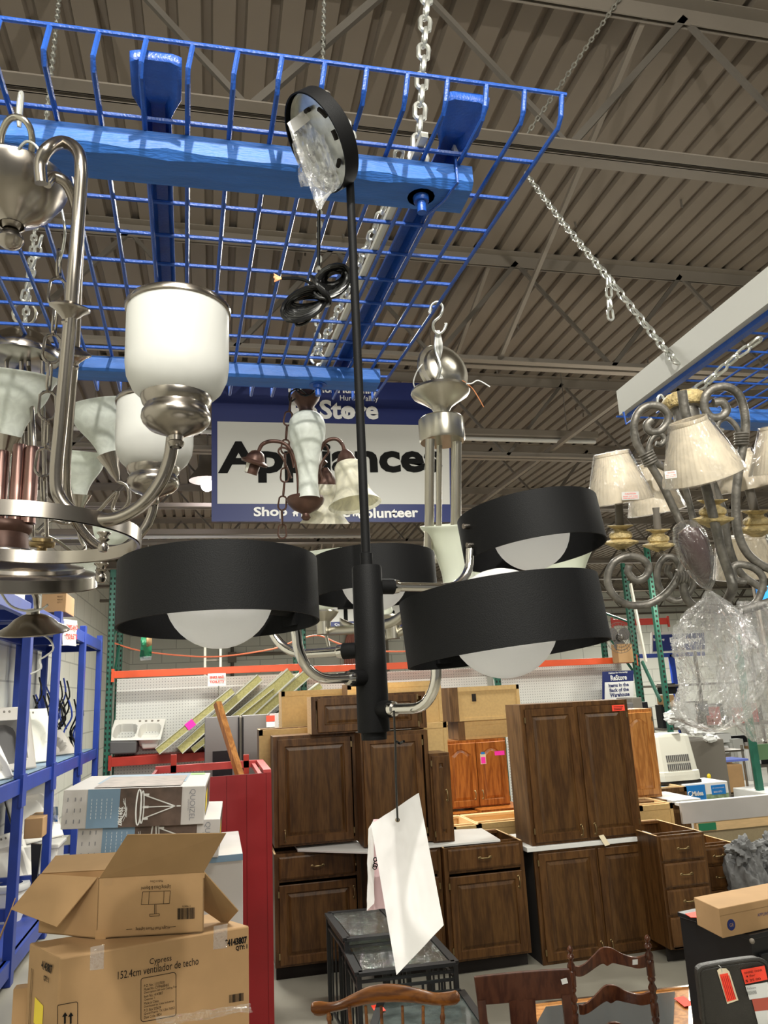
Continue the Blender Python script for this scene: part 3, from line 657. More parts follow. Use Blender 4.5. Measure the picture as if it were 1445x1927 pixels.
def cup(axpx, zc, s, py, arm):
    g = lambda pr: [(r*s, py+(y_-700)*s) for r, y_ in pr]
    m = LZ(MB(), axpx, py, zc, g([(94,586),(95,600),(95,690),(92,712),(82,733),(64,750),(50,756),(47,752),(60,744),(78,728),(88,710),(91,690),(91,600),(92,586)]), 56)
    sh = m.build('glass_shade', M['frost'], arm)
    LZ(MB(), axpx, py, zc, g([(92,580),(97,580),(99,584),(98,590),(95,592),(92,586)]), 56).build('rim', M['nickel'], sh)
    LZ(MB(), axpx-1, py, zc, g([(58,742),(64,744),(65,750),(62,760),(57,767),(58,772),(62,778),(63,788),(60,796),(50,806),(30,814),(14,822),(13,830),(16,833),(14,838),(11,842)]), 48).build('fitter', M['nickel'], arm)
cup(334, 1.008, 1.0, 700, a1); cup(291, 1.35, 0.745, 845, a2)
# lower ring
rc = at(50, 1008, d=1.08); k = 1.08/F; mb = MB()
mb.lathe([(0.155, -0.010), (0.157, -0.010), (0.157, 0.010), (0.151, 0.010), (0.151, -0.010), (0.155, -0.011)], rc, (0.02, 0.02, 1), n=96); rg = mb.build('ring_band', M['nickel'], t)
for px_, py_, zc in ((195, 1018, .99), (190, 1076, 1.143), (256, 1040, 1.1)):
    if px_ < 250: LZ(MB(), px_, py_, zc, [(0,py_+22),(7,py_+20),(10,py_+13),(9,py_+6),(5,py_+2),(8,py_),(11,py_-3),(7,py_-6),(9,py_-11),(13,py_-14),(13,py_-16),(0,py_-17)], 20).build('finial', M['nickel'], rg)
pass
# ---- nickel chandelier with marbled bell shades behind it
t = thing('bell_shade_chandelier', 'nickel chandelier with upturned marbled white bell shades behind the frosted cup chandelier', 'chandelier', at(42, 660, d=1.85))
LZ(MB(), 42, 650, 1.85, [(0,612),(8,614),(9,622),(14,626),(40,634),(50,642),(54,650),(64,658),(70,668),(68,678),(60,682),(0,684)], 48).build('canopy_dome', M['nickel'], t)
rp = [C3((46+22*math.cos(a), 590+22*math.sin(a), 1.82)) for a in [PI/8*q for q in range(16)]]
MB().tube(rp, 0.0035, 8, closed=True).build('ring', M['nickel2'], t)
for q, ppx in enumerate((12, 40, 54, 80)):
    MB().tube(path([(ppx,680,1.83),(ppx,720,1.83),(ppx+4,900,1.83),(ppx+8,1010,1.83)]), 0.0052, 10).build('rod', M['nickel'], t)
def bell(px_, py_, zc, s, tip, m=M['marble']):
    """upturned flared glass: rim centre at px,py; tip = bottom point"""
    a = (tip[0], tip[1], zc); b = (px_, py_, zc)
    return LA(MB(), a, b, [(r*s, h) for r, h in ((19,0),(21,.08),(25,.2),(34,.36),(46,.52),(55,.66),(60,.8),(66,.92),(74,1.0),(72,1.0),(63,.9),(57,.78),(50,.62),(40,.46),(28,.28),(20,.1))], 48, sp=3).build('glass_shade', m, t)
def hold(px_, py_, zc, s, to, mt='nickel'):
    return LA(MB(), (to[0],to[1],zc), (px_,py_,zc), [(0,0),(5*s,0),(6*s,.1),(10*s,.25),(13*s,.5),(20*s,.8),(24*s,1),(0,1)], 28).build('fitter', M[mt], t)
bell(28, 706, 1.75, 1.08, (18, 822)); hold(16, 818, 1.75, 1.0, (2, 882))
bell(180, 762, 2.0, 0.78, (203, 858)); hold(203, 855, 2.0, .9, (222, 905))
bell(156, 852, 2.1, 0.66, (150, 932)); hold(150, 930, 2.1, .9, (147, 968))
bell(5, 838, 2.0, 0.5, (0, 900))
bell(215, 985, 2.1, 0.6, (190, 1040)); bell(160, 1040, 2.1, .5, (170, 1080))
MB().tube(path([(221,905,2.0),(240,915,2.0),(242,945,2.0),(225,962,2.0),(212,955,2.0),(222,925,2.0),(205,940,2.0),(180,965,2.0),(130,985,2.0),(95,980,1.95),(70,1000,1.9)]), 0.0052, 10, smooth_path=5).build('arm', M['nickel'], t)
MB().tube(path([(147,965,2.1),(150,1010,2.1),(160,1032,2.1),(140,1040,2.05),(110,1020,2.0),(80,1005,1.95)]), 0.0052, 10, smooth_path=5).build('arm', M['nickel'], t)
MB().tube(path([(3,882,1.75),(10,930,1.78),(30,1000,1.8),(52,1040,1.83)]), 0.0052, 10, smooth_path=5).build('arm', M['nickel'], t)
MB().tube(path([(54,690,1.83),(62,800,1.7),(64,900,1.68),(52,960,1.7),(45,1030,1.8)]), 0.0052, 10, smooth_path=5).build('arm', M['nickel'], t)
chain(C3((44,566,1.82)), C3((84,425,1.75)), 0.034, 0.0032, label='chain holding the marbled bell shade chandelier by its ring')
# dangling supply chains beside the tall nickel arm
chain(None, None, 0.05, 0.0024, 'nickel', label='loose nickel chain hanging beside the tall curved arm at left', pts=path([(112,470,1.2),(108,560,1.2),(98,650,1.2),(90,740,1.2),(88,830,1.2),(80,900,1.2),(84,990,1.2)]))
MB0 = MB().tube(path([(92,340,1.19),(112,380,1.19),(122,430,1.18),(118,470,1.19),(108,500,1.2)]), 0.0022, 8, smooth_path=5).build('fixture_wire', M['zinc'])
tag(MB0, 'clear wire looped beside the nickel bowl at the left edge', 'wire')
# ---- copper toned tube fixture at far left
t = thing('copper_chandelier', 'coppery bronze cylinder chandelier at the left edge below the bell shades', 'chandelier', at(20, 940, d=1.6))
for ppx, top_ in ((2, 850), (34, 838), (58, 842)):
    LZ(MB(), ppx, 900, 1.62, [(0,top_),(12,top_),(13,top_+6),(13,985),(0,985)], 20).build('tube', mat('copper_bronze', (0.24,0.14,0.12), 0.3, 0.9), t)
LZ(MB(), 10, 1000, 1.6, [(0,985),(46,985),(48,992),(46,1000),(40,1006),(44,1030),(40,1050),(20,1062),(0,1064)], 36).build('base', M['bronze'], t)
LZ(MB(), 10, 1050, 1.5, [(60,1040),(62,1044),(60,1062),(10,1066)], 40).build('band', M['nickel'], t)
# ---- flush pan fixture and small dome hanging by wire at far left
t = thing('pan_light', 'stepped brushed nickel ceiling pan hanging sideways below the chandeliers at left', 'light fixture', at(40, 1090, d=1.28))
LA(MB(), (40,1102,1.28), (44,1040,1.28), [(0,.02),(126,.02),(132,0.0),(134,.04),(133,.38),(128,.44),(110,.5),(108,.6),(84,.68),(76,.82),(60,.92),(36,.96),(0,.96)], 64).build('pan', M['nickel'], t)
LA(MB(), (78,1048,1.28), (80,1012,1.28), [(0,0),(9,0),(9,.5),(20,.5),(23,.6),(23,.8),(19,.85),(18,1),(0,1)], 24).build('threaded_stud', M['brass'], t)
MB().tube(path([(0,1112,1.25),(20,1140,1.25),(52,1150,1.25),(78,1146,1.25),(90,1138,1.25)]), 0.0020, 8, smooth_path=4).build('wire', M['white'], t)
MB().tube(path([(60,1106,1.28),(68,1125,1.28),(70,1148,1.28)]), 0.005, 8).build('stem', M['nickel'], t)
t = thing('dome_canopy', 'small bell shaped dark nickel canopy hanging under the stepped pan at left', 'light fixture', at(62, 1180, d=1.28))
LA(MB(), (63,1190,1.28), (62,1146,1.28), [(0,.03),(58,.03),(63,0.0),(64,.05),(58,.16),(44,.34),(32,.6),(20,.74),(12,.8),(11,1),(0,1)], 52).build('dome', M['nickel'], t)
MB().tube(path([(75,1192,1.28),(94,1204,1.28),(100,1222,1.28),(84,1236,1.28),(75,1242,1.28),(77,1258,1.28),(58,1268,1.28)]), 0.0016, 8, smooth_path=5).build('wire', M['white'], t)
# ---- bronze chandelier with glass column, hung from the far timber
zc = 2.12
t = thing('glass_column_chandelier', 'bronze chandelier with a white glass column and one bare socket before the big sign', 'chandelier', at(578, 860, d=zc))
LZ(MB(), 578, 860, zc, [(0,742),(26,742),(28,745),(26,752),(18,762),(13,770),(14,776),(0,778)], 36).build('top_cup', M['bronze'], t)
LZ(MB(), 579, 860, zc, [(12,776),(26,782),(34,796),(35,812),(32,830),(26,852),(21,874),(18,900),(19,925),(21,938)], 44, sp=5).build('glass_column', M['marble'], t)
LZ(MB(), 575, 950, zc, [(0,934),(34,936),(36,941),(33,948),(24,958),(12,964),(7,967),(7,970),(9,974),(5,979),(0,980)], 40).build('bottom_dish', M['bronze'], t)
def arm_(pts, r=0.0055, mt='bronze'): return MB().tube(path(pts), r, 10, smooth_path=5).build('arm', M[mt], t)
a = arm_([(562,936,zc),(561,900,zc),(556,868,zc),(540,838,zc),(515,830,zc),(494,836,zc),(486,852,zc)])
LA(MB(), (472,892,zc), (486,848,zc), [(0,.0),(12,.0),(12.5,.38),(12,.4),(24,.42),(26,.5),(24,.56),(19,.6),(17,.75),(12,.92),(5,1.0),(0,1)], 28).build('socket', M['bronze'], a)
LA(MB(), (470,890,zc), (475,873,zc), [(0,0),(11,0),(11.5,1),(0,1)], 20).build('bare_socket', M['cream'], a)
a = arm_([(586,936,zc),(588,900,zc),(596,862,zc),(612,832,zc),(632,826,zc),(645,838,zc),(648,855,zc)])
LA(MB(), (655,884,zc), (648,846,zc), [(0,.0),(24,.0),(26,.1),(25,.25),(20,.34),(18,.5),(13,.8),(5,1),(0,1)], 28).build('socket', M['bronze'], a)
LA(MB(), (668,950,2.05), (655,872,2.09), [(50,0.0),(47,.05),(38,.2),(32,.38),(29,.6),(28,.85),(24,.98),(22,.98),(26,.85),(27,.6),(30,.38),(36,.2),(45,.06)], 48, sp=4).build('glass_shade', M['amber'], a)
a = arm_([(590,938,zc),(596,905,2.2),(604,880,2.25),(614,868,2.25)])
LA(MB(), (612,916,2.25), (612,880,2.25), [(0,.0),(22,.0),(23,.15),(19,.4),(14,.7),(5,1)], 28).build('socket', M['bronze'], a)
LA(MB(), (611,985,2.25), (612,905,2.25), [(47,0),(43,.06),(33,.24),(27,.45),(25,.8),(20,1.0),(18,1),(23,.8),(25,.45),(31,.24),(41,.07)], 48, sp=4).build('glass_shade', M['amber'], a)
for pts in ([(606,902,zc),(602,880,zc),(610,862,zc),(618,850,zc),(612,838,zc),(600,845,zc),(596,870,zc)], [(548,900,zc),(540,880,zc),(532,862,zc),(524,850,zc),(530,842,zc),(545,850,zc),(553,880,zc)]): MB().tube(path(pts), 0.003, 8, smooth_path=5).build('scroll', M['bronze'], t)
MB().tube([C3((575+18*math.cos(a_), 728+17*math.sin(a_), zc)) for a_ in [PI/6*q for q in range(12)]], 0.0026, 8, closed=True).build('hanging_ring', M['blackgloss'], t)
MB().tube(path([(578,742,zc),(560,732,zc),(545,740,zc),(546,756,zc),(556,750,zc)]), 0.0024, 8, smooth_path=5).build('wire', M['blackgloss'], t)
chain(None, None, 0.045, 0.0026, 'bronze', label='bronze chain looping down beside the glass column chandelier', pts=path([(548,748,zc),(540,800,zc),(536,850,zc),(536,900,zc),(530,960,zc),(532,1036,zc)]))
# ---- satin nickel three post chandelier
zc = 1.78
t = thing('post_chandelier', 'satin nickel chandelier on straight posts with tall frosted trumpet shades', 'chandelier', at(830, 800, d=zc))
MB().tube(path([(808,590,1.74),(812,574,1.74),(824,568,1.74),(833,578,1.74),(828,594,1.74),(816,606,1.74),(816,620,1.75),(826,628,1.75),(836,620,1.75),(840,608,1.75)]), 0.0032, 10, smooth_path=4).build('hook', M['zinc'], t)
for q in range(4): MB().tube(path([(822+q,622,1.76),(819+q*4,655,1.76),(829-q*2,690,1.75+.01*q),(822+q*4,720,1.76),(826,742,1.77)]), 0.0032, 7, smooth_path=4).build('wire', M['white'] if q % 2 else M['zinc'], t)
MB().tube(path([(788,740,1.76),(778,722,1.76),(784,700,1.76),(795,685,1.76)]), 0.0016, 6, smooth_path=4).build('wire', M['white'], t)
MB().tube(path([(868,720,1.76),(886,722,1.76),(900,716,1.76),(922,728,1.76)]), 0.0016, 6, smooth_path=4).build('wire', M['white'], t)
cw = MB().tube(path([(870,716,1.77),(888,730,1.77),(900,748,1.77),(910,766,1.77)]), 0.0014, 6, smooth_path=4).build('bare_wire', M['copper'], t)
LA(MB(), (836,694,1.80), (858,672,1.755), [(50,-.22),(54,-.20),(55,-.12),(53,-.02),(45,.02),(42,.16),(34,.20),(28,.32),(14,.40),(0,.42),(0,.38),(30,.16),(50,-.15)], 44).build('ceiling_canopy', M['nickel2'], t)
LZ(MB(), 830, 760, zc, [(0,733),(54,734),(56,739),(53,744),(34,756),(20,766),(14,776),(13,786),(0,787)], 48).build('top_cone', M['nickel2'], t)
LZ(MB(), 831, 810, zc, [(0,786),(40,788),(43,791),(43,828),(41,832),(0,832)], 48).build('hub', M['nickel2'], t)
for px_, w_, dd in ((809, 9, zc-.05), (827, 5.5, zc+.02), (859, 10, zc)):
    pts = [(px_,826,dd),(px_-1,900,dd),(px_-1,968,dd),(px_-2,1010,dd),(px_-4,1060,dd)]
    MB().tube(path(pts), w_*dd/F, 14, smooth_path=3).build('post', M['nickel2'], t)
def trumpet(px_, py_, zc_, r, tip, rt):
    return LA(MB(), (tip[0],tip[1],zc_), (px_,py_,zc_), [(rt*.8,0),(rt,.08),(rt*1.02,.3),(rt+(r-rt)*.18,.5),(rt+(r-rt)*.45,.72),(rt+(r-rt)*.75,.9),(r,1),(r-2,1),(rt+(r-rt)*.7,.88),(rt+(r-rt)*.4,.7),(rt*.95,.4),(rt*.9,.1)], 52, sp=4).build('glass_shade', M['sage'], t)
trumpet(856, 988, 1.75, 66, (866, 1128), 30)
trumpet(905, 1052, 2.1, 40, (900, 1130), 20)
trumpet(1052, 1022, 1.85, 70, (1058, 1150), 34)
trumpet(594, 1040, 1.95, 76, (608, 1146), 26)
trumpet(705, 1120, 2.1, 52, (720, 1160), 22)
for px_, py_, zz in ((608, 1150, 1.95), (738, 1158, 1.95)):
    LZ(MB(), px_, py_, zz, [(0,py_),(28,py_),(29,py_+3),(24,py_+10),(14,py_+20),(13,py_+44),(0,py_+44)], 32).build('fitter', M['nickel2'], t)
def band(pts, wd=0.022, th=0.004):
    pp, _ = catmull(path(pts), 6); mb = MB()
    vs = []
    for p in pp: vs += [p+Vector((0,0,-wd/2)), p+Vector((0,0,wd/2))]
    n_ = len(pp); mb.add(vs, [(2*i, 2*i+2, 2*i+3, 2*i+1) for i in range(n_-1)], True); return mb.build('arm', M['nickel2'], t, solid=th)
band([(610,1188,1.95),(650,1186,1.85),(700,1180,1.75),(742,1168,1.72),(768,1140,1.72),(786,1090,1.74),(802,1040,1.76)])
band([(640,1170,2.1),(690,1192,2.0),(730,1196,1.95),(768,1178,1.9),(790,1130,1.85),(805,1060,1.8)])
MB().tube(path([(612,1192,1.95),(616,1206,1.95),(618,1216,1.95)]), 0.004, 8).build('finial', M['nickel2'], t)
# ---- scrolled iron chandelier with linen shades
zc = 1.40
t = thing('scroll_chandelier', 'antique iron scroll chandelier with pleated linen shades wrapped in plastic, right edge', 'chandelier', at(1335, 900, d=zc))
LZ(MB(), 1290, 770, zc, [(0,744),(22,744),(33,748),(38,757),(36,766),(28,770),(24,772),(24,805),(30,812),(0,815)], 36, ).build('crown_hub', M['iron'], t)
LZ(MB(), 1290, 770, zc, [(24,742),(34,745),(40,753),(40,761),(35,768),(26,770)], 36, wob=lambda a, h: 0.03*math.sin(a*14)).build('carved_crown', M['gold'], t)
def sc_(pts, r=8.5, zs=zc, taper=None, name='arm'):
    rr_ = [x*zs/F for x in taper] if taper else r*zs/F
    return MB().tube(path([(p[0], p[1], p[2] if len(p) > 2 else zs) for p in pts]), rr_, 12, smooth_path=6).build(name, M['iron'], t)
A_ = sc_([(1226,790),(1217,800),(1223,812),(1240,812),(1254,798),(1256,780),(1243,766),(1222,763),(1203,774),(1193,798),(1196,828),(1210,856),(1222,872),(1246,912),(1270,962),(1294,1010),(1312,1045,1.42)], 7.5, 1.34)
sc_([(1222,868),(1220,845),(1228,824),(1242,817),(1250,826),(1245,836),(1234,834)], 5, 1.34, name='scroll')
B_ = sc_([(1342,758),(1358,757),(1367,770),(1358,784),(1338,785),(1326,768),(1328,744),(1346,730),(1370,729),(1391,745),(1401,778),(1402,815),(1396,850),(1388,900),(1384,950),(1388,1000),(1404,1038),(1430,1062),(1456,1074)], 8, 1.36)
sc_([(1394,826),(1386,804),(1370,788),(1354,792),(1350,806),(1360,811)], 5, 1.36, name='scroll')
sc_([(1283,735),(1288,770),(1296,800),(1303,840),(1325,905),(1345,985),(1358,1040),(1372,1080),(1378,1110),(1360,1140,1.3)], 9, 1.22)
sc_([(1222,840),(1232,870),(1280,900,1.5),(1300,960,1.5),(1308,1000,1.5)], 6, 1.5)
sc_([(1330,880),(1360,960),(1372,1030),(1395,1080),(1440,1110)], 7, 1.45)
def wrap(px_, py_, ang, zs, r=13):
    mb = MB(); d_ = CR*math.cos(ang)+CV*math.sin(ang)
    for q in range(5): mb.lathe([(r*zs/F, -0.0022), (r*zs/F+0.002, 0), (r*zs/F, 0.0022)], at(px_, py_, d=zs)+d_*(q-2)*0.0048, d_, n=20)
    mb.build('wire_wrap', M['iron'], t)
wrap(1220, 862, 2.05, 1.34); wrap(1395, 826, 1.6, 1.36, 12); wrap(1283, 1086, -.1, 1.3, 12)
sc_([(1184,1064),(1182,1078),(1196,1092),(1214,1086),(1221,1068),(1208,1052),(1180,1047),(1154,1060),(1143,1088),(1153,1118),(1182,1138),(1222,1136),(1254,1116),(1276,1086),(1286,1056),(1296,1030)], 7, 1.30, name='lower_scroll')
sc_([(1259,1064),(1256,1076),(1266,1086),(1278,1070),(1268,1050),(1250,1050),(1238,1070),(1238,1098),(1254,1124),(1280,1130),(1302,1108),(1306,1080)], 6, 1.45, name='lower_scroll')
sc_([(1286,1092),(1288,1118),(1306,1140),(1345,1148),(1390,1150),(1450,1132)], 8, 1.3, name='lower_scroll')
sc_([(1402,1096),(1384,1090),(1378,1072),(1390,1062),(1420,1070),(1436,1092),(1425,1130),(1400,1150)], 7, 1.36, name='lower_scroll')
pl = lambda a, h: 0.012*math.sin(a*44)
def shade(a, b, rt, rb, z1, z2=None, s=1, n=132):
    z2 = z2 or z1
    o = LA(MB(), (b[0],b[1],z2), (a[0],a[1],z1), [(rb,0),(rb*1.0,.02),(rb-(rb-rt)*.5,.5),(rt,.93),(rt*1.03,.94),(rt*1.03,1.0),(rt*.98,1.0),(rt*.97,.93),(rb-(rb-rt)*.5-2,.5),(rb-2,0.0)], n, wob=pl).build('fabric_shade', M['fabric'], t)
    LA(MB(), (b[0],b[1],z2), (a[0],a[1],z1), [(rb*.2,-.02),(rb*1.03,-.02),(rb*1.03,.02),(rb-(rb-rt)*.5+3,.5),(rt*1.1,1.01),(rt*.3,1.03)], 30, wob=lambda q, h: 0.03*noise.noise(Vector((math.cos(q)*2, math.sin(q)*2, h*30)))).build('plastic_wrap', M['wrap'], o)
    return o
s1 = shade((1150,852), (1167,944), 30, 60, 1.36); s2 = shade((1217,874), (1236,962), 24, 52, 1.6)
s3 = shade((1294,790), (1324,896), 33, 74, 1.14, 1.15); s4 = shade((1385,848), (1402,918), 24, 52, 1.52); s5 = shade((1462,800), (1478,884), 30, 62, 1.35)
s6 = shade((1394,1010), (1404,1084), 40, 56, 1.7)
def label_on(px_, py_, zs, parent, wpx, hpx, rot=0):
    c_ = at(px_, py_, d=zs); r_ = CR*math.cos(rot)+CV*math.sin(rot); u_ = CV*math.cos(rot)-CR*math.sin(rot); w2 = wpx*zs/F/2; h2 = hpx*zs/F/2; n_ = r_.cross(u_)
    mb = MB().add([c_-r_*w2-u_*h2, c_+r_*w2-u_*h2, c_+r_*w2+u_*h2, c_-r_*w2+u_*h2], [(0,1,2,3)]); l = mb.build('caution_label', M['white'], parent)
    text('CAUTION', c_+u_*h2*.55, r_, u_, w2*1.3, M['tagred'], l, height=h2*.4); text('RISK OF FIRE', c_-u_*h2*.1, r_, u_, w2*1.7, M['tagred'], l, height=h2*.3); text('MAX 60 WATTS', c_-u_*h2*.6, r_, u_, w2*1.7, M['tagred'], l, height=h2*.3)
label_on(1186, 933, 1.36-.062, s1, 32, 15, .05); label_on(1262, 893, 1.075, s3, 22, 14, .1)
def candle(px_, y0, y1, zs, k_=1.0, gy=None, lean=0.0):
    LA(MB(), (px_+lean,y1,zs), (px_,y0,zs), [(0,0),(7.5*k_,0),(7.5*k_,1),(0,1)], 18).build('candle_tube', M['steel_dark'], t)
    g = gy or y1-4
    LA(MB(), (px_+lean+2,g+46*k_,zs), (px_+lean,g,zs), [(0,0),(8,0),(12,.06),(31,.26),(32,.33),(20,.40),(18,.44),(21,.5),(21,.62),(18,.70),(13,.76),(12,.84),(20,.93),(24,.97),(23,1),(0,1)] if k_ == 1 else [(r*k_, h) for r, h in [(0,0),(8,0),(12,.06),(31,.26),(32,.33),(20,.40),(18,.44),(21,.5),(21,.62),(18,.70),(13,.76),(12,.84),(20,.93),(24,.97),(23,1),(0,1)]], 40, wob=lambda a, h: 0.02*math.sin(a*18)).build('carved_cup', M['gold'], t)
candle(1164, 944, 996, 1.36, 1.0, 988, 3); candle(1234, 955, 1006, 1.55, .92, 996, 4); candle(1330, 896, 948, 1.24, 1.15, 940, 10); candle(1408, 915, 968, 1.48, 1.1, 960, 14)
MB().tube(path([(1170,1034,1.36),(1176,1044,1.34),(1180,1050,1.3)]), 0.005, 8).build('cup_stem', M['iron'], t)
MB().tube(path([(1243,1038,1.55),(1250,1046,1.5),(1256,1052,1.45)]), 0.005, 8).build('cup_stem', M['iron'], t)
# ---- second wire deck at the right
x0 = 1.235
g2 = thing('wire_deck', 'second blue wire deck hanging at the right edge with a pale timber along its side', 'hanging rack', (1.6, 1.3, GZ))
mb = MB(); ya, yz = 0.55, 2.02
a_ = at(1445, 575, z=GZ); b_ = at(1178, 775, z=GZ)
ex = lambda y: b_.x+(a_.x-b_.x)*(y-b_.y)/(a_.y-b_.y)
for q in range(13): mb.tube([(ex(ya)+0.05+q*0.0635, ya, GZ), (ex(b_.y)+0.05+q*0.0635, b_.y, GZ)], 0.0034, 6)
for q in range(15):
    y = b_.y+0.03-q*0.1016
    mb.tube([(ex(y)-0.02, y, GZ-0.006), (ex(y)+0.85, y, GZ-0.006)], 0.0034, 6)
mb.build('wire_mesh', M['blue'], g2)
mb = MB(); mb.bar((ex(b_.y)-0.012, b_.y, GZ+0.03), (ex(ya)-0.012, ya, GZ+0.03), 0.028, 0.085); mb.build('pale_timber', mat('grey_white_timber', (.50,.50,.47), .6), g2)
mb = MB(); mb.bar((ex(b_.y)+0.006, b_.y-0.01, GZ-0.016), (ex(ya)+0.006, ya, GZ-0.016), 0.022, 0.02); mb.build('edge_bar', M['blue'], g2)
MB().tube([at(1173,775,d=2.0), at(1178,798,d=2.0), at(1198,784,d=2.0)], 0.003, 6).build('bent_wire', M['blue'], g2)
mb = MB(); e0 = at(1340, 774, z=GZ-0.03); plank(mb, e0.x-0.02, e0.x+0.6, e0.y, e0.y+0.09, GZ-0.06, GZ-0.016, seed=4); mb.build('timber', M['bluewood'], g2)
chain(None, None, 0.046, 0.0044, label='heavy chain sloping from the roof down to the right hand wire deck', pts=[at(988, 325, d=3.2), at(1060,420,d=2.85), at(1150, 530, d=2.5), at(1225,625,d=2.3), at(1282, 694, d=2.12)])
chain(None, None, 0.046, 0.0044, label='short loose tail of chain hanging from the sloping chain', pts=[at(1145, 518, d=2.5), at(1146, 560, d=2.5), at(1151, 620, d=2.5)])
chain(None, None, 0.04, 0.004, label='chain running across the top of the right hand wire deck', pts=[at(1290, 740, d=1.95), at(1325, 725, d=1.9), at(1380, 675, d=1.85), at(1450, 622, d=1.8)])
# hooks over the left end of the scroll lamp
hk2 = MB().tube(path([(1244,775,1.5),(1237,755,1.5),(1242,743,1.5),(1250,752,1.5),(1255,775,1.5)]), 0.0024, 8, smooth_path=4).build('wire_hook', M['zinc'])
tag(hk2, 'wire hook on the edge of the right hand deck above the scroll chandelier', 'hook')
# ---- plastic bags hanging under the scroll lamp
def bag(label, left, right, ys, zc_, depth, seed, amp=0.011, n=190, m=None, name='plastic_bag'):
    rows = []
    N = 170
    def interp(arr, t): i = min(int(t*(len(arr)-1)), len(arr)-2); f = t*(len(arr)-1)-i; return arr[i]*(1-f)+arr[i+1]*f
    vs = []
    for j in range(N+1):
        t_ = j/N; l = interp(left, t_); r = interp(right, t_); y = interp(ys, t_); cx = (l+r)/2; hw = (r-l)/2*.93
        for i in range(n):
            a = 2*PI*i/n
            p = at(cx+hw*math.cos(a), y, d=zc_+depth*(hw/70)*math.sin(a))
            q = Vector((math.cos(a)*2.6, math.sin(a)*2.6, t_*3.2))+Vector((seed, 0, 0))
            am = amp*min(1, hw/62)
            d_ = noise.noise(q*.9)*am*1.2 + (1-abs(noise.noise(q*1.6))*3.5)*am*0.55 + (1-3*abs(noise.noise(q*3.3)))*am*0.42 + (1-3*abs(noise.noise(q*7.1)))*am*.26 + (1-3*abs(noise.noise(q*13)))*am*.10
            c = at(cx, y, d=zc_); out = (p-c); out = out.normalized() if out.length > 1e-6 else Vector()
            vs.append(p+out*d_+Vector((0,0,0.3*d_)))
    fs = [(j*n+i, j*n+(i+1) % n, (j+1)*n+(i+1) % n, (j+1)*n+i) for j in range(N) for i in range(n)]
    return tag(MB().add(vs, fs, True).build(name, m or M['bagfilm']), label, 'plastic bag')
bag('big crumpled clear bag knotted under the scroll chandelier, bulging to the left', [1328,1322,1296,1278,1270,1276,1282,1274,1270,1276,1300,1330], [1338,1362,1392,1416,1432,1436,1436,1430,1420,1404,1380,1352], [1112,1130,1155,1185,1220,1250,1280,1310,1335,1355,1368,1378], 1.22, 0.055, 1)
bag('second crumpled clear bag at the right edge, hanging behind the first', [1392,1384,1376,1370,1366,1356,1362,1376,1392,1408,1416], [1440,1480,1500,1512,1516,1514,1506,1498,1486,1470,1450], [1132,1160,1190,1220,1250,1285,1320,1350,1372,1388,1396], 1.30, 0.05, 6)
tw = thing('wrapped_light_part', 'dark brown glass piece wrapped in clear film hanging from the scroll chandelier', 'lamp part', at(1305, 1050, d=1.12))
LA(MB(), (1330,1100,1.12), (1292,990,1.12), [(0,0),(6,.04),(18,.25),(24,.5),(26,.75),(20,.92),(0,1)], 30).build('glass_piece', mat('brown_glass', (.05,.03,.028), .15), tw)
LA(MB(), (1336,1112,1.12), (1286,982,1.12), [(2,0),(14,.1),(26,.3),(32,.55),(32,.8),(20,.97),(4,1.02)], 60, wob=lambda a, h: 0.14*noise.noise(Vector((math.cos(a)*2.5, math.sin(a)*2.5, h*60)))).build('film', M['wrap'], tw)
# ---- price tag hanging from the drum chandelier
zt = 0.93
tg = thing('paper_tag', 'folded white paper sheets tied with black string below the drum chandelier', 'tag', at(748, 1545, d=zt))
MB().tube(path([(741,1338,.9),(744,1400,.91),(745,1470,.92),(748,1545,zt)]), 0.0013, 6).build('string', M['blackgloss'], tg)
MB().tube(path([(744,1394,.915),(752,1399,.91),(760,1395,.9)]), 0.0016, 6).build('string_knot', M['blackgloss'], tg)
quadsheet([(698,1551), (788,1492), (835,1741), (746,1835)], [.94,.95,.92,.93], 0.0015, 21, 30, 50, bulge=0.010).build('front_sheet', M['paper'], tg)
bs = quadsheet([(702,1542), (740,1540), (738,1708), (690,1714)], [.975,.985,.985,.975], 0.0015, 27, 14, 40, bulge=0.006).build('back_sheet', M['pinkpaper'], tg)
quadsheet([(693,1560), (703,1543), (704,1700), (690,1714)], [.972,.968,.968,.972], 0.002, 31, 4, 24).build('back_sheet', M['paper'], tg)
text('gr', at(711, 1622, d=.968), CR, CV, 20*.97/F, M['ink'], bs, height=20*.97/F)
text('o', at(705, 1632, d=.968), CR, CV, 9*.97/F, M['ink'], bs, height=9*.97/F)
MB().lathe([(0.0015,-.001),(0.0028,0),(0.0015,.001)], at(748,1543,d=.932), F0, n=16).build('eyelet', M['brass'], tg)
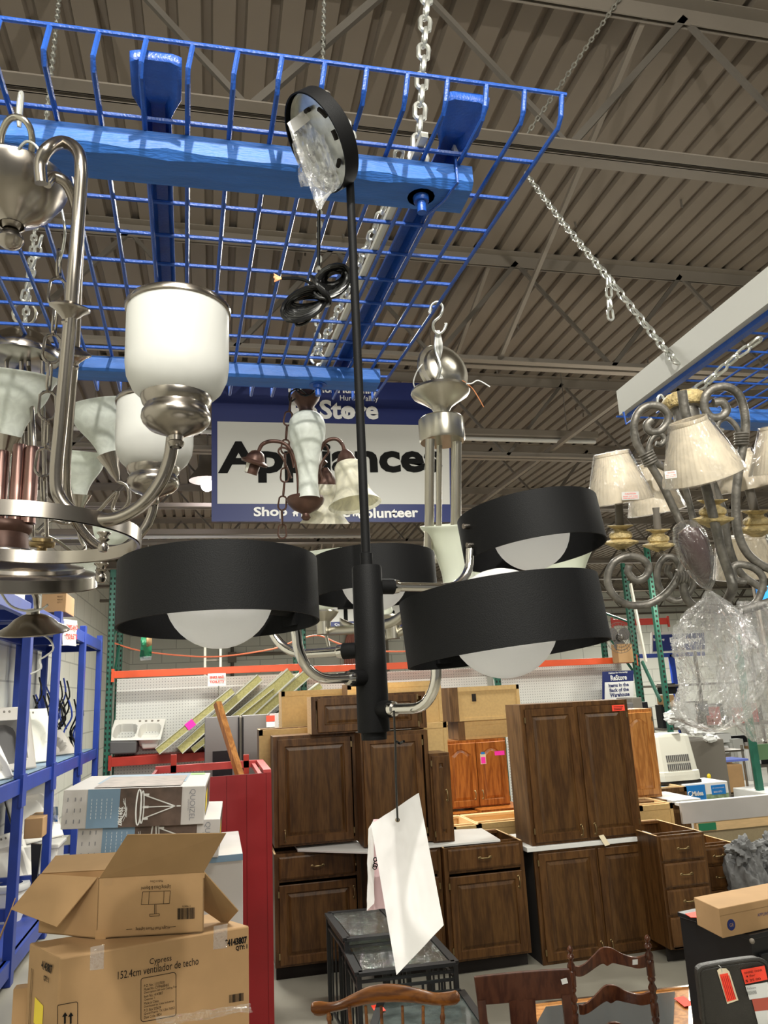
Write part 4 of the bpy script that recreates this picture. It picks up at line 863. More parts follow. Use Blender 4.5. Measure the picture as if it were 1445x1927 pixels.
# ============================================================ SIGNS
def quadplate(c4, y, th, mt, name, parent):
    pts = [at(px_, py_, y=y) for px_, py_ in c4]
    return MB().prism(pts, (0, th, 0)).build(name, mt, parent)
def frame_of(c4, y):
    a, b, c, d = [at(px_, py_, y=y) for px_, py_ in c4]
    return ((b-a).normalized(), (a-d).normalized())
c4 = [(398,712),(846,722),(849.5,982),(398,981)]
ys = 5.60
sg = thing('hanging_sign', 'big blue bordered aisle sign reading Appliances hung under the roof joists', 'sign', at(623, 981, y=ys))
quadplate(c4, ys, 0.03, M['navy'], 'sign_board', sg)
quadplate([(409,793),(845,801),(846.5,949),(409,948)], ys-0.003, 0.003, M['signgrey'], 'message_panel', sg)
R_, U_ = frame_of(c4, ys); pw = lambda n_: n_*6.0/F
def st(body, px_, py_, wpx, mt, hpx=None, bold=0.02, par=None, yy=None):
    yy = yy or ys-0.006; a = at(px_-wpx/2, py_, y=yy); b = at(px_+wpx/2, py_, y=yy)
    h = (at(px_, py_-hpx/2, y=yy)-at(px_, py_+hpx/2, y=yy)).length if hpx else None
    r_ = (R_ if par is None else Vector((1,0,0))); u_ = (U_ if par is None else Vector((0,0,1)))
    return text(body, at(px_, py_, y=yy), r_, u_, (b-a).length, mt, par or sg, height=h, bold=bold)
st('Appliances', 628, 869, 421, M['ink'], 76, 0.035)
st('Shop', 509, 965, 63, M['signwhite'], 23, 0.03); st('Donate', 613, 965, 92, M['signwhite'], 18, 0.03); st('Volunteer', 727, 965, 121, M['signwhite'], 19, 0.03)
st('Habitat for Humanity', 628, 735, 168, M['signwhite'], 17, 0.035); st('Huron Valley', 676, 751, 72, M['signwhite'], 13, 0.005)
st('Re', 573, 772, 50, M['signwhite'], 33, 0.045); st('Store', 657, 771, 110, M['signwhite'], 36, 0.035)
def house(px_, py_, s, mt=None):
    P = lambda dx, dy: at(px_+dx*s, py_+dy*s, y=ys-0.009)
    MB().prism([P(-1,0),P(0,-.9),P(1,0),P(.6,0),P(.6,.8),P(.2,.8),P(.2,.3),P(-.2,.3),P(-.2,.8),P(-.6,.8),P(-.6,0)], (0,.002,0)).build('house_symbol', mt or M['signwhite'], sg)
house(556, 966, 7); house(668, 966, 7); house(549, 728, 11); house(657, 773, 10)
for px_ in (430, 815):
    p = at(px_, 716, y=ys+0.015); MB().tube([p, (p.x, p.y, DECK)], 0.003, 6).build('hanging_wire', M['steel_dark'], sg)
ys2 = 15.5
sg2 = thing('hanging_sign', 'smaller distant white sign with a blue footer seen behind the black centre tube', 'sign', at(680, 1180, y=ys2))
quadplate([(600,1088),(765,1083),(766,1180),(600,1184)], ys2, 0.03, M['signgrey'], 'sign_board', sg2)
quadplate([(600,1171),(766,1166),(766,1180),(600,1184)], ys2-0.004, 0.003, M['navy'], 'footer_band', sg2)
text('Tools', at(690, 1155, y=ys2-0.01), (1,0,0), (0,0,1), (at(750,1155,y=ys2)-at(642,1155,y=ys2)).length, M['ink'], sg2, height=0.34, bold=.03)
text('Shop  Donate  Volunteer', at(690, 1176, y=ys2-0.01), (1,0,0), (0,0,1), 1.35, M['signwhite'], sg2, height=0.10)
for px_ in (615, 750): p = at(px_, 1086, y=ys2+0.015); MB().tube([p, (p.x, p.y, DECK)], 0.004, 6).build('hanging_wire', M['steel_dark'], sg2)
def rectplate(px0, py0, px1, py1, y, th, mt, name, parent):
    return quadplate([(px0,py0),(px1,py0-(px1-px0)*.045),(px1,py1-(px1-px0)*.045),(px0,py1)], y, th, mt, name, parent)
ye = 12.9
sg3 = thing('exit_sign_board', 'navy Emergency Exit board on a grey backing left of the crumpled bags', 'sign', at(1260, 1225, y=ye))
rectplate(1226, 1190, 1330, 1229, ye, 0.04, M['signgrey'], 'backing', sg3); rectplate(1229, 1195, 1326, 1226, ye-0.01, 0.008, M['navy'], 'sign_face', sg3)
e = at(1245, 1190, y=ye); MB().tube([e, (e.x, e.y+.02, DECK)], .006, 6).build('hanging_wire', M['steel_dark'], sg3)
for s_, px_, py_, w_, h_ in (('Emergency', 1240, 1204, 24, 6), ('Exit', 1241, 1215, 9, 6), ('Emergency', 1290, 1205, 70, 13)):
    text(s_, at(px_, py_, y=ye-.013), (1,0,.0), (0,0,1), w_*13.5/F, M['signwhite'], sg3, height=h_*13.5/F, bold=.03)
yw = 11.38
sg4 = thing('warehouse_sign', 'small white sign with navy header about items in the back, on the pegboard', 'sign', at(1166, 1318, y=yw))
rectplate(1134, 1264, 1192, 1322, yw, 0.02, M['navy'], 'sign_board', sg4); rectplate(1138, 1284, 1192, 1320, yw-.006, 0.005, M['signwhite'], 'message_panel', sg4)
for s_, px_, py_, w_, h_, m_ in (('Habitat for Humanity', 1163, 1266, 40, 4, 'signwhite'), ('ReStore', 1164, 1275, 34, 10, 'signwhite'), ('Items in the', 1164, 1289, 42, 7, 'navy'), ('Back of the', 1165, 1298, 40, 7, 'navy'), ('Warehouse', 1166, 1307, 41, 8, 'navy')):
    text(s_, at(px_, py_, y=yw-.009), (1,0,.02), (0,0,1), w_*12/F, M[m_], sg4, height=h_*12/F, bold=.03)
def papersign(px_, py_, w_, h_, y, lab, lines, x=None):
    c = at(px_, py_, y=y) if x is None else at(px_, py_, x=x); k = ((c-OO).dot(FW))/F
    r_ = Vector((1,0,0)) if x is None else Vector((.55,.83,0)).normalized()
    o = thing('paper_sign', lab, 'sign', c-Vector((0,0,h_*k/2)))
    n_ = Vector((0,-1,0)) if x is None else r_.cross(ZZ)
    def fn(u, v): return c + r_*(u-.5)*w_*k + ZZ*(.5-v)*h_*k + n_*(0.01*math.sin(u*5)+.006*math.sin(v*7)+.03)
    MB().sheet(fn, 10, 10).build('sheet', M['signwhite'], o)
    for i, s_ in enumerate(lines): text(s_, c+ZZ*h_*k*(.20-.36*i)+n_*.05, r_, ZZ, w_*k*.8, M['tagred'], o, height=h_*k*.2, bold=.03)
papersign(408, 1279, 33, 23, 11.28, 'paper sign reading Sinks and Toilets taped to the orange beam', ('SINKS AND', 'TOILETS'))
papersign(128, 1191, 36, 48, None, 'curling paper sign in red letters on the blue rack below the small dome canopy', ('SINKS AND', 'TOILETS'), x=-1.5)
# ============================================================ BACK PALLET RACK
YR = 11.5
xu = [at(207, 1250, y=YR).x, at(572, 1300, y=YR).x, at(935, 1250, y=YR).x, at(1200, 1250, y=YR).x]
for i, x in enumerate(xu):
    lab = ['tall green rack upright in the back left corner', 'green rack upright behind the lamp arm, left of the black centre tube', 'green rack upright seen behind the big right drum', 'green rack upright beside the wall fan at the end of the rack'][i]
    o = thing('rack_upright', lab, 'rack upright', (x, YR+.5, 0), 'green uprights of the back rack')
    H_ = 4.0 if i == 0 else 3.7
    for yy in (YR+0.03, YR+1.05):
        mb = MB(); mb.box((x-0.045, yy-0.03, 0), (x+0.045, yy-0.025, H_)); mb.box((x-0.045, yy-.03, 0), (x-0.040, yy+.03, H_)); mb.box((x+0.04, yy-.03, 0), (x+0.045, yy+.03, H_)); mb.build('post', M['green'], o)
        mb = MB(); z = 0.1
        while z < H_-.1: mb.box((x-0.034, yy-0.034, z), (x-0.016, yy-0.0305, z+0.035)); mb.box((x+0.016, yy-0.034, z), (x+0.034, yy-0.0305, z+0.035)); z += 0.075
        tag(mb.build('slot_row', M['void'], o), kind='stuff')
    for k in range(4): MB().bar((x, YR+.05, 0.3+k*0.9), (x, YR+1.03, 0.3+(k+1)*0.9 if k < 3 else 3.3), 0.03).build('brace', M['green'], o)
def beam(x0, x1, z, h, y, mt, lab, grp='orange and red beams of the back rack'):
    o = thing('rack_beam', lab, 'rack beam', ((x0+x1)/2, y, z), grp)
    MB().box((x0, y-0.03, z), (x1, y+0.02, z+h)).build('beam', mt, o, bevel=.006)
    for xx in (x0, x1): MB().box((xx-0.02, y-0.045, z-0.05), (xx+0.02, y-0.028, z+h+0.03)).build('end_plate', mt, o)
for i in range(3):
    zt_ = [2.46, 2.42, 2.36][i]; beam(xu[i]+.05, xu[i+1]-.05, zt_-.02, 0.10, YR-.02, M['orange'], ['orange beam above the leaning insulated panels', 'orange beam above the stacked wall cabinets, behind the centre tube', 'orange beam at right above the small white sign'][i])
beam(xu[0]+.05, xu[1]-.05, 1.25, 0.12, YR-.02, M['redbeam'], 'red beam under the double sink at left'); beam(xu[1]+.05, xu[2]-.05, 1.25, .12, YR-.02, M['redbeam'], 'red beam hidden low behind the stacked cabinets')
e = at(1150, 1172, y=12.6); e2 = at(1228, 1172, y=12.6)
beam(e.x, e2.x+.3, e.z-.06, 0.12, 12.6, M['redbeam'], 'dark red beam high up behind the wall fan at right')
for i, (a_, b_) in enumerate(((xu[0]+.06, 0.06), (0.08, xu[1]-.06), (xu[1]+.06, xu[2]-.06), (xu[2]+.06, xu[3]-.1))):
    tag(MB().box((a_, YR+0.35, 0.0), (b_, YR+0.37, 2.44-.03*i)).build('pegboard', M['peg']), ['white pegboard panel behind the double sink', 'white pegboard panel behind the leaning insulated panels', 'white pegboard panel behind the stacked wall cabinets', 'white pegboard panel around the small white sign'][i], 'pegboard', 'pegboards on the back rack')
o = thing('rack_shelf', 'shelf deck of the back rack carrying the double sink', 'shelf', (0, YR+.5, 1.36)); MB().box((xu[0]+.05, YR-.02, 1.345), (xu[1]-.05, YR+1.0, 1.37)).build('deck', M['redbeam'], o)
# sink on the rack
o = thing('double_sink', 'white double bowl kitchen sink tipped up on the back rack', 'sink', at(258, 1412, y=11.5))
q4 = [(216,1355,11.85),(312,1353,11.85),(302,1392,11.52),(203,1394,11.52)]
Q = [at(a, b, y=c) for a, b, c in q4]; nq = (Q[1]-Q[0]).cross(Q[3]-Q[0]).normalized(); nq = nq if nq.y > 0 else -nq
def sinkfn(u, v):
    p = Q[0]*(1-u)*(1-v)+Q[1]*u*(1-v)+Q[2]*u*v+Q[3]*(1-u)*v; d_ = 0
    for (cu, wu, dd) in ((.27, .21, .20), (.74, .20, .17)):
        e_ = (abs(u-cu)/wu)**4 + (abs(v-.56)/.33)**4; d_ = max(d_, dd*max(0, min(1, (1.15-e_)*3)))
    return p+nq*d_
MB().sheet(sinkfn, 70, 40).build('sink_bowl', M['sinkw'], o, solid=.008)
for q in range(4): MB().lathe([(0,.0),(.018,0),(.018,.004),(0,.004)], sinkfn(.5+q*.12, .09)-nq*.006, nq, n=12).build('tap_hole', M['steel'], o)
Q2 = [at(a, b, y=c) for a, b, c in ((262,1392,11.62),(300,1392,11.62),(295,1408,11.62),(268,1410,11.62))]; MB().prism(Q2, (0,.2,0)).build('basin_underside', M['sinkw'], o, bevel=.02)
Q2 = [at(a, b, y=11.48) for a, b in ((206,1395),(257,1395),(256,1418),(206,1420))]
tag(MB().prism(Q2, (0,.4,0)).build('undermount_sink', M['rubber'], bevel=.02), 'dark grey sink underside below the white double sink', 'sink')
# insulated panels
pn = [((296,1414),(438,1299),.10,'front leaning insulated panel with a pink tag'), ((338,1412),(489,1275),.12,'second leaning insulated panel, reaching under the orange beam'), ((362,1412),(512,1292),.08,'thin leaning panel behind the second insulated panel'), ((388,1412),(548,1266),.17,'wide yellow edged panel leaning behind the refrigerator'), ((414,1412),(578,1268),.14,'yellow grey panel leaning just left of the green upright'), ((446,1412),(604,1290),.10,'last grey leaning panel above the tan cabinet')]
for i, (b_, t_, th, lab) in enumerate(pn):
    yy = 11.05+.07*i; B_ = at(*b_, y=yy); T_ = at(*t_, y=yy); B_.z = max(B_.z, 1.40)
    o = thing('insulated_panel', lab, 'panel', B_, 'insulated panels leaning on the back rack')
    d_ = (T_-B_).normalized(); up_ = Vector((-d_.z, 0, d_.x))
    MB().bar(B_+Vector((0,.3,0)), T_+Vector((0,.3,0)), 0.6, th*.86, up=up_).build('foam_core', M['foam'], o)
    for s_ in (-1, 1): MB().bar(B_+Vector((0,.3,0))+up_*s_*th*.46, T_+Vector((0,.3,0))+up_*s_*th*.46, 0.62, th*.12, up=up_).build('facing_sheet', M['foil'], o)
    if i == 0: c = B_.lerp(T_, .38)+Vector((0,-.012,0)); MB().bar(c, c+d_*.12, .006, .10, up=up_).build('price_sticker', M['tagpink'], o)
# things above and on the wall
pts = [at(a, b, y=12.5) for a, b in ((206,1207),(261,1224),(346,1234),(419,1235),(514,1221),(560,1204),(600,1196),(640,1212),(700,1224),(760,1226),(820,1222))]
tag(MB().tube(pts, .012, 8, smooth_path=5).build('extension_cord', M['cord_o']), 'thin orange cord sagging across the back wall between uprights', 'cord')
o = thing('ladder', 'cream ladder standing behind the orange beam under the left globe', 'ladder', at(400, 1330, y=14))
a0, a1_ = at(386, 1200, y=14), at(386, 1340, y=14); b0, b1_ = at(415, 1200, y=14), at(415, 1340, y=14); a1_.z = b1_.z = 0
for p, q in ((a0, a1_), (b0, b1_)): MB().bar(p, q, .04, .07).build('rail', M['cream'], o)
for q in range(9): zz = a0.z-.1-.3*q; MB().bar((a0.x, 14, zz), (b0.x, 14, zz), .03).build('rung', M['steel'], o)
e = at(437, 1260, y=22.9)
o = thing('wall_conduit', 'grey conduit pipes with a junction box on the back wall', 'pipe', (e.x, 22.9, 0))
MB().tube([(e.x, 22.9, 0), (e.x, 22.9, 4.2)], .05, 8).build('pipe', M['steel_dark'], o); MB().tube([(e.x, 22.9, at(480,1231,y=22.9).z), (e.x+1.6, 22.9, at(480,1231,y=22.9).z)], .05, 8).build('pipe', M['steel'], o); MB().box((e.x-.12, 22.8, at(437,1237,y=22.9).z-.15), (e.x+.12, 22.95, at(437,1237,y=22.9).z+.15)).build('junction_box', M['steel'], o)
e = at(728, 1230, y=22.9); tag(MB().tube([(e.x, 22.9, 0), (e.x, 22.9, 4.0)], .06, 8).build('wall_pipe', M['steel']), 'pale vertical pipe on the back wall right of the centre tube', 'pipe')
e = at(660, 1190, y=22.9); o = thing('hose', 'salmon coloured hose hanging in a loop beside the black centre tube', 'hose', (e.x, 22.9, 1.9))
for q in range(5): MB().tube([at(650+q*4.5, 1262, y=22.93), at(650+q*4, 1215, y=22.93), at(657+q*2, 1192-q, y=22.93), at(668-q*1, 1200, y=22.93)], .035, 8, smooth_path=4).build('loop', M['hose'], o)
o = thing('seed_bag', 'green and brown printed bag hanging under the left black drum', 'bag', at(275, 1240, y=10.5))
quadsheet([(266,1180),(286,1184),(285,1236),(263,1240)], [10.2]*4, .05, 3, 10, 16, bulge=-.12).build('bag_body', M['greenlab'], o)
quadsheet([(276,1192),(286,1192),(286,1214),(276,1218)], [10.05]*4, .02, 3, 6, 8, bulge=-.1).build('bag_print', M['card'], o)
quadsheet([(263,1236),(286,1234),(284,1242),(264,1243)], [10.15]*4, .02, 5, 6, 4).build('clear_end', M['film'], o)
e = at(275,1182,d=10.2); MB().tube([e, (e.x, e.y, DECK)], .005, 6).build('string', M['white'], o)
# fan
fc = at(1166, 1200, y=11.2); o = thing('wall_fan', 'round caged industrial fan on a wooden block at the right of the back rack', 'fan', fc-Vector((0,0,.3)))
rf = .245; mb = MB()
for r_ in (rf, rf*.8, rf*.6, rf*.4, rf*.2):
    mb.tube([fc+Vector((r_*math.cos(PI*k/16), -.06*(1-r_/rf), r_*math.sin(PI*k/16))) for k in range(32)], .004, 5, closed=True)
for k in range(24): a_ = PI*k/12; mb.tube([fc+Vector((0,-.07,0)), fc+Vector((rf*math.cos(a_), 0, rf*math.sin(a_)))], .002, 4)
mb.build('cage', M['steel_dark'], o)
for k in range(3):
    a_ = 2*PI*k/3+.5; c_ = fc+Vector((.12*math.cos(a_), .03, .12*math.sin(a_))); MB().ball(c_, .10, 10, (1,.12,1)).build('blade', M['rubber'], o)
MB().lathe([(0,-.06),(.05,-.05),(.06,0),(.06,.16),(0,.16)], fc, (0,1,0), n=20).build('motor', M['blackapp'], o)
e = at(1173, 1247, y=11.3); MB().box((e.x-.13, 11.2, e.z), (e.x+.13, 11.4, fc.z-.1)).build('wooden_block', M['card'], o)
# blue rack piece and clutter to the right of the rack
e0 = at(1200, 1234, y=13.6); e1 = at(1276, 1232, y=13.6)
o = thing('blue_shelf_frame', 'blue shelf frame beyond the green upright, left of the crumpled bags', 'shelf', (e1.x, 13.6, 0))
MB().box((e0.x, 13.6, e0.z-.05), (e1.x+.6, 13.66, e0.z+.03)).build('beam', M['blueshelf'], o); e2 = at(1268, 1260, y=13.6); MB().box((e2.x-.05, 13.6, 0), (e2.x+.05, 13.66, e0.z)).build('post', M['blueshelf'], o)
# ---- second green upright with diagonal brace
def post_px(p0, p1, y0, y1, wpx, mt, lab, name='rack_upright', cat='rack upright'):
    A = at(*p0, y=y0); B = at(*p1, y=y1); k = (A-OO).dot(FW)/F
    o = thing(name, lab, cat, B); MB().bar(A, B, wpx*k, wpx*k, up=(0,1,0)).build('post', mt, o); return o
gu = thing('rack_upright', 'green upright frame right of the wall fan with a pale diagonal brace', 'rack upright', at(1255, 1360, y=10.4))
for (p0, p1, w_) in (((1216,1030),(1256,1362),9), ((1171,1060),(1204,1310),7)):
    A = at(*p0, y=10.4 if w_ == 9 else 11.4); B = at(A.x and p1[0], p1[1], y=10.4 if w_ == 9 else 11.4); B = Vector((A.x, A.y, 0)); k = 10.6/F
    MB().box((A.x-w_*k/2, A.y-.03, 0), (A.x+w_*k/2, A.y+.03, min(A.z, 4.3))).build('post', M['green'], gu)
    mb = MB(); z = .5
    while z < min(A.z, 4.3)-.1: mb.box((A.x-.014, A.y-.034, z), (A.x+.014, A.y-.031, z+.035)); z += .075
    tag(mb.build('slot_row', M['void'], gu), kind='stuff')
A = at(1186,1098,y=11.0); B = at(1215,1245,y=11.0); MB().bar(A, B, .03, .05).build('brace', M['cream'], gu)
A = at(1208,1245,y=10.9); B = at(1243,1320,y=10.5); MB().bar(A, B, .03, .05).build('brace', M['green'], gu)
# ============================================================ LEFT BLUE RACK
XF, XB = -1.55, -2.25
py_s = [5.4, 7.0, 8.25, 9.8, 11.2]
o = thing('blue_rack', 'long blue steel shelving rack full of sinks and toilets along the left wall', 'shelving rack', (-1.9, 8.5, 0))
for y in py_s:
    for x in (XF, XB): MB().box((x-.035, y-.05, 0), (x+.035, y+.05, 3.02)).build('post', M['blueshelf'], o, bevel=.005)
    for zz in (0.55, 1.5, 2.9): MB().box((XB, y-.02, zz-.09), (XF, y+.02, zz)).build('cross_bar', M['blueshelf'], o)
for zz, hh in ((2.88, .13), (1.46, .12), (0.13, .12)):
    for x in (XF, XB): MB().box((x-.025, py_s[0], zz-hh/2), (x+.025, py_s[-1], zz+hh/2)).build('shelf_beam', M['blueshelf'], o, bevel=.004)
    MB().box((XB, py_s[0], zz+hh/2-.02), (XF, py_s[-1], zz+hh/2)).build('shelf_deck', M['blueshelf'] if zz != 1.46 else M['sky'], o)
for y in py_s[1:4]: MB().box((XF+.02, y-.07, 1.3), (XF+.045, y+.07, 1.55)).build('bracket', M['blueshelf'], o)
def blob(c, r, mt, name, parent, seed=0, amp=.2, sc_v=(1,1,1), n=20):
    c = Vector(c); mb = MB(); vs = []; fs = []
    for i in range(n+1):
        t_ = PI*i/n
        for k in range(2*n):
            a_ = PI*k/n; d_ = Vector((math.sin(t_)*math.cos(a_), math.sin(t_)*math.sin(a_), math.cos(t_)))
            rr_ = r*(1+amp*noise.noise(d_*2+Vector((seed, 0, 0)))+amp*.5*noise.noise(d_*6+Vector((seed, 3, 0))))
            vs.append(c+Vector((d_.x*sc_v[0], d_.y*sc_v[1], d_.z*sc_v[2]))*rr_)
    for i in range(n):
        for k in range(2*n): l = (k+1) % (2*n); fs.append((i*2*n+k, (i+1)*2*n+k, (i+1)*2*n+l, i*2*n+l))
    return mb.add(vs, fs, True).build(name, mt, parent)
def tilted_sink(c, w_, h_, lean, yaw, mt, lab, dd=.15, inner=None, name='sink', oval=False):
    """a basin leaning on its edge: c = middle of the bottom edge, opening faces the aisle"""
    c = Vector(c); r_ = Vector((math.cos(yaw), math.sin(yaw), 0)); bk = Vector((-math.sin(yaw), math.cos(yaw), 0))
    up_ = (ZZ*math.cos(lean)+bk*math.sin(lean)); nb = (bk*math.cos(lean)-ZZ*math.sin(lean))
    o = thing(name, lab, 'sink', c)
    def fn(u, v):
        e_ = (abs(u-.5)/.36)**(2 if oval else 4)+(abs(v-.45)/.34)**(2 if oval else 4)
        return c+r_*(u-.5)*w_+up_*(v)*h_+nb*dd*max(0, min(1, (1.1-e_)*2.5))
    MB().sheet(fn, 30, 30).build('basin', mt, o, solid=.012)
    MB().sheet(lambda u, v: c+r_*(u-.5)*w_*(1+.02)+up_*v*h_+nb*(dd*.5+.02)*(1-max(abs(u-.5), abs(v-.5))*2)**.3+nb*.02, 16, 16).build('underside', inner or mt, o)
    for q in range(3): MB().lathe([(0,0),(.012,0),(.012,.003),(0,.003)], fn(.4+.1*q, .93)-nb*.008, nb, n=10).build('tap_hole', M['steel_dark'], o)
    return o
SZ = 1.53
tilted_sink((-1.78, 5.95, SZ), .50, .46, .35, 1.2, M['sinkg'], 'grey beige basin at the left edge of the blue rack shelf', .16, M['sinkg'], oval=True)
tilted_sink((-1.72, 6.75, SZ), .60, .52, .55, 1.15, M['sinkw'], 'white enamel sink with a slotted rim leaning on the blue rack', .16)
tilted_sink((-1.95, 6.45, SZ), .42, .70, .25, 1.3, M['sinkw'], 'tall white washbasin at the back behind the leaning white sink', .12)
tilted_sink((-1.80, 7.75, SZ), .56, .58, .25, .9, M['sinkg'], 'dark grey backed sink standing between the second and third blue posts', .2, M['rubber'])
tilted_sink((-1.78, 8.75, SZ), .50, .56, .28, 1.0, M['cream'], 'cream oval toilet seat lid leaning past the second blue post', .05, M['cream'], oval=True)
tilted_sink((-1.80, 9.9, SZ), .60, .40, .8, .9, M['sinkg'], 'beige round washbasin at the far end of the blue rack shelf', .14, M['sinkg'], oval=True)
tilted_sink((-1.90, 9.3, SZ), .4, .34, .3, .9, M['rubber'], 'small dark grey basin beside the beige washbasin', .1, M['rubber'], oval=True)
o = thing('cord_bundle', 'bundle of black and blue cords hanging at the far end of the blue rack', 'cords', (-1.9, 10.5, 1.7)); rr = random.Random(8)
for q in range(26):
    x = rr.uniform(-2.15, -1.65); y = rr.uniform(10.0, 10.9); z0 = rr.uniform(2.1, 2.45); a_ = rr.uniform(.03, .07)
    MB().tube([(x, y, z0), (x+a_, y, z0-.2), (x-a_, y+.03, z0-.4), (x+a_*.5, y, z0-.6), (x-a_, y, z0-.45)], .011, 6, smooth_path=4).build('cord', M['blackgloss'] if q % 4 else M['blueshelf'], o)
# carton on top, bags tied to the posts
def carton(px0, py0, px1, py1, y, dep, mt, lab, name='cardboard_box', lines=None, rot=0, group=None):
    A = at((px0+px1)/2, py1, y=y); x0 = at(px0, (py0+py1)/2, y=y).x; x1 = at(px1, (py0+py1)/2, y=y).x; z1 = at((px0+px1)/2, py0, y=y).z
    o = thing(name, lab, 'box', ((x0+x1)/2, y+dep/2, A.z), group)
    MB().box((x0, y, A.z), (x1, y+dep, z1)).build('box_body', mt, o, bevel=.006)
    MB().box((x0, y-.001, A.z+(z1-A.z)*.0), (x0+.0, y, z1)) 
    for i, (s_, u, v, w_, h_) in enumerate(lines or []): text(s_, (x0+(x1-x0)*u, y-.002, A.z+(z1-A.z)*v), (1,0,0), (0,0,1), (x1-x0)*w_, M['ink'], o, height=(z1-A.z)*h_)
    MB().box((x0-.001, y+dep/2-.03, z1), (x1+.001, y+dep/2+.03, z1+.0015)).build('tape_strip', M['tape'], o)
    return o
carton(78, 1116, 124, 1152, 8.5, .5, M['card'], 'cardboard box on top of the blue rack behind the pan light', lines=[('PRODUCT', .75, .8, .22, .08), ('MODEL NO', .75, .65, .22, .08), ('QTY 1', .74, .5, .18, .08)])
carton(45, 1540, 80, 1578, 8.0, .45, M['card'], 'brown cardboard box on the lower shelf of the blue rack')
def postbag(cpx, top, bot, wpx, d_, lab, cm, seed):
    o = thing('hanging_bag', lab, 'bag', at(cpx, bot, d=d_)); k = d_/F
    quadsheet([(cpx-wpx*.2, top), (cpx+wpx*.2, top), (cpx+wpx/2, bot), (cpx-wpx/2, bot)], [d_]*4, .02, seed, 12, 20, bulge=-.05).build('bag_film', M['film'], o)
    quadsheet([(cpx-wpx*.3, (top+bot)/2+8), (cpx+wpx*.3, (top+bot)/2+8), (cpx+wpx*.35, (top+bot)/2+24), (cpx-wpx*.3, (top+bot)/2+24)], [d_-.03]*4, .004, seed, 4, 4).build('label_card', M['sky'] if cm else M['tagred'], o)
    quadsheet([(cpx-wpx*.3, bot-18), (cpx+wpx*.3, bot-18), (cpx+wpx*.3, bot-3), (cpx-wpx*.3, bot-3)], [d_+.0]*4, .01, seed, 4, 4).build('contents', M['bluebox'] if cm else M['white'], o)
    MB().tube([at(cpx, top, d=d_), at(cpx+2, top-30, d=d_)], .003, 5).build('tie', M['white'], o)
postbag(102, 1470, 1550, 22, 7.6, 'clear bag with a blue label tied to the second blue post', True, 4); postbag(36, 1495, 1592, 15, 6.4, 'slim clear bag with a red topped card tied to the first blue post', False, 8)
# lower shelf porcelain
z0 = .2
o = thing('porcelain_pedestal', 'tall white porcelain pedestal on the bottom shelf of the blue rack', 'pedestal', (-1.75, 7.6, z0)); LZ(MB(), 46, 1700, 7.4, [(0,1592),(15,1592),(16,1600),(15,1680),(17,1740),(21,1790),(0,1790)], 28).build('column', M['sinkw'], o)
o = thing('toilet_bowl', 'white toilet bowl low on the blue rack at the left edge', 'toilet', (-1.8, 6.8, z0)); LZ(MB(), 14, 1750, 6.9, [(0,1666),(30,1668),(33,1674),(34,1682),(30,1710),(20,1740),(18,1790),(0,1790)], 32).build('bowl', M['sinkw'], o); LZ(MB(), 14, 1750, 6.88, [(22,1662),(34,1662),(36,1668),(34,1674)], 32).build('seat', M['white'], o)
tilted_sink((-1.72, 8.9, .75), .55, .62, .5, .9, M['sinkw'], 'white shower base leaning between the lower blue posts', .06)
tilted_sink((-1.80, 8.3, .35), .60, .60, .4, 1.1, M['sinkw'], 'white drilled porcelain plate below the shower base', .04)
o = thing('toilet_tank', 'white toilet tank on the bottom shelf behind the porcelain plate', 'toilet tank', (-1.85, 9.4, z0)); MB().box((-2.1, 9.2, z0), (-1.62, 9.6, .62)).build('tank', M['sinkw'], o, bevel=.02); MB().box((-2.12, 9.18, .62), (-1.6, 9.62, .66)).build('lid', M['sinkw'], o, bevel=.01)
o = thing('toilet_seat', 'black plastic toilet seat standing beside the porcelain pedestal', 'toilet seat', (-1.8, 7.95, .75)); MB().prism([at(58,1588,y=7.9), at(78,1590,y=7.9), at(66,1680,y=7.9), at(60,1672,y=7.9)], (0,.04,0)).build('lid', M['blackapp'], o)
e = at(70,1140,x=XF-.2)
# ============================================================ KITCHEN CABINETS
def panel_door(root, x0, x1, z0, z1, mt, y=0.0, th=.019, inset=.055, arch=0.0, name='door', panel=None):
    """frame and raised panel door; front at y-th"""
    K = 8
    def ring(d, yy, ar=0.0):
        a, b, c, e = x0+d, x1-d, z0+d, z1-d; pts = []
        for k in range(K): pts.append((a+(b-a)*k/K, yy, c))
        for k in range(K): pts.append((b, yy, c+(e-c-ar)*k/K))
        for k in range(K):
            u = 1-2*k/K; h_ = math.cos(min(1, abs(u)*1.15)*PI/2)**.8 if abs(u) < .87 else 0
            pts.append((b-(b-a)*k/K, yy, e-ar+ar*h_))
        for k in range(K): pts.append((a, yy, e-ar-(e-ar-c)*k/K))
        return [Vector(p) for p in pts]
    R_ = [ring(0, y), ring(0, y-th+.003), ring(.004, y-th), ring(inset, y-th, arch), ring(inset+.006, y-th+.009, arch), ring(inset+.012, y-th+.009, arch), ring(inset+.034, y-th+.001, arch)]
    n = 4*K
    mb = MB(); vs = [p for r in R_[:5] for p in r]
    mb.add(vs, [(i*n+k, i*n+(k+1) % n, (i+1)*n+(k+1) % n, (i+1)*n+k) for i in range(4) for k in range(n)]+[tuple(range(n))])
    d = mb.build(name, mt, root, local=True)
    mb = MB(); vs = [p for r in R_[4:] for p in r]
    mb.add(vs, [(i*n+k, i*n+(k+1) % n, (i+1)*n+(k+1) % n, (i+1)*n+k) for i in range(2) for k in range(n)]+[tuple(2*n+k for k in range(n))])
    mb.build('raised_panel', panel or mt, d, local=True)
    return d
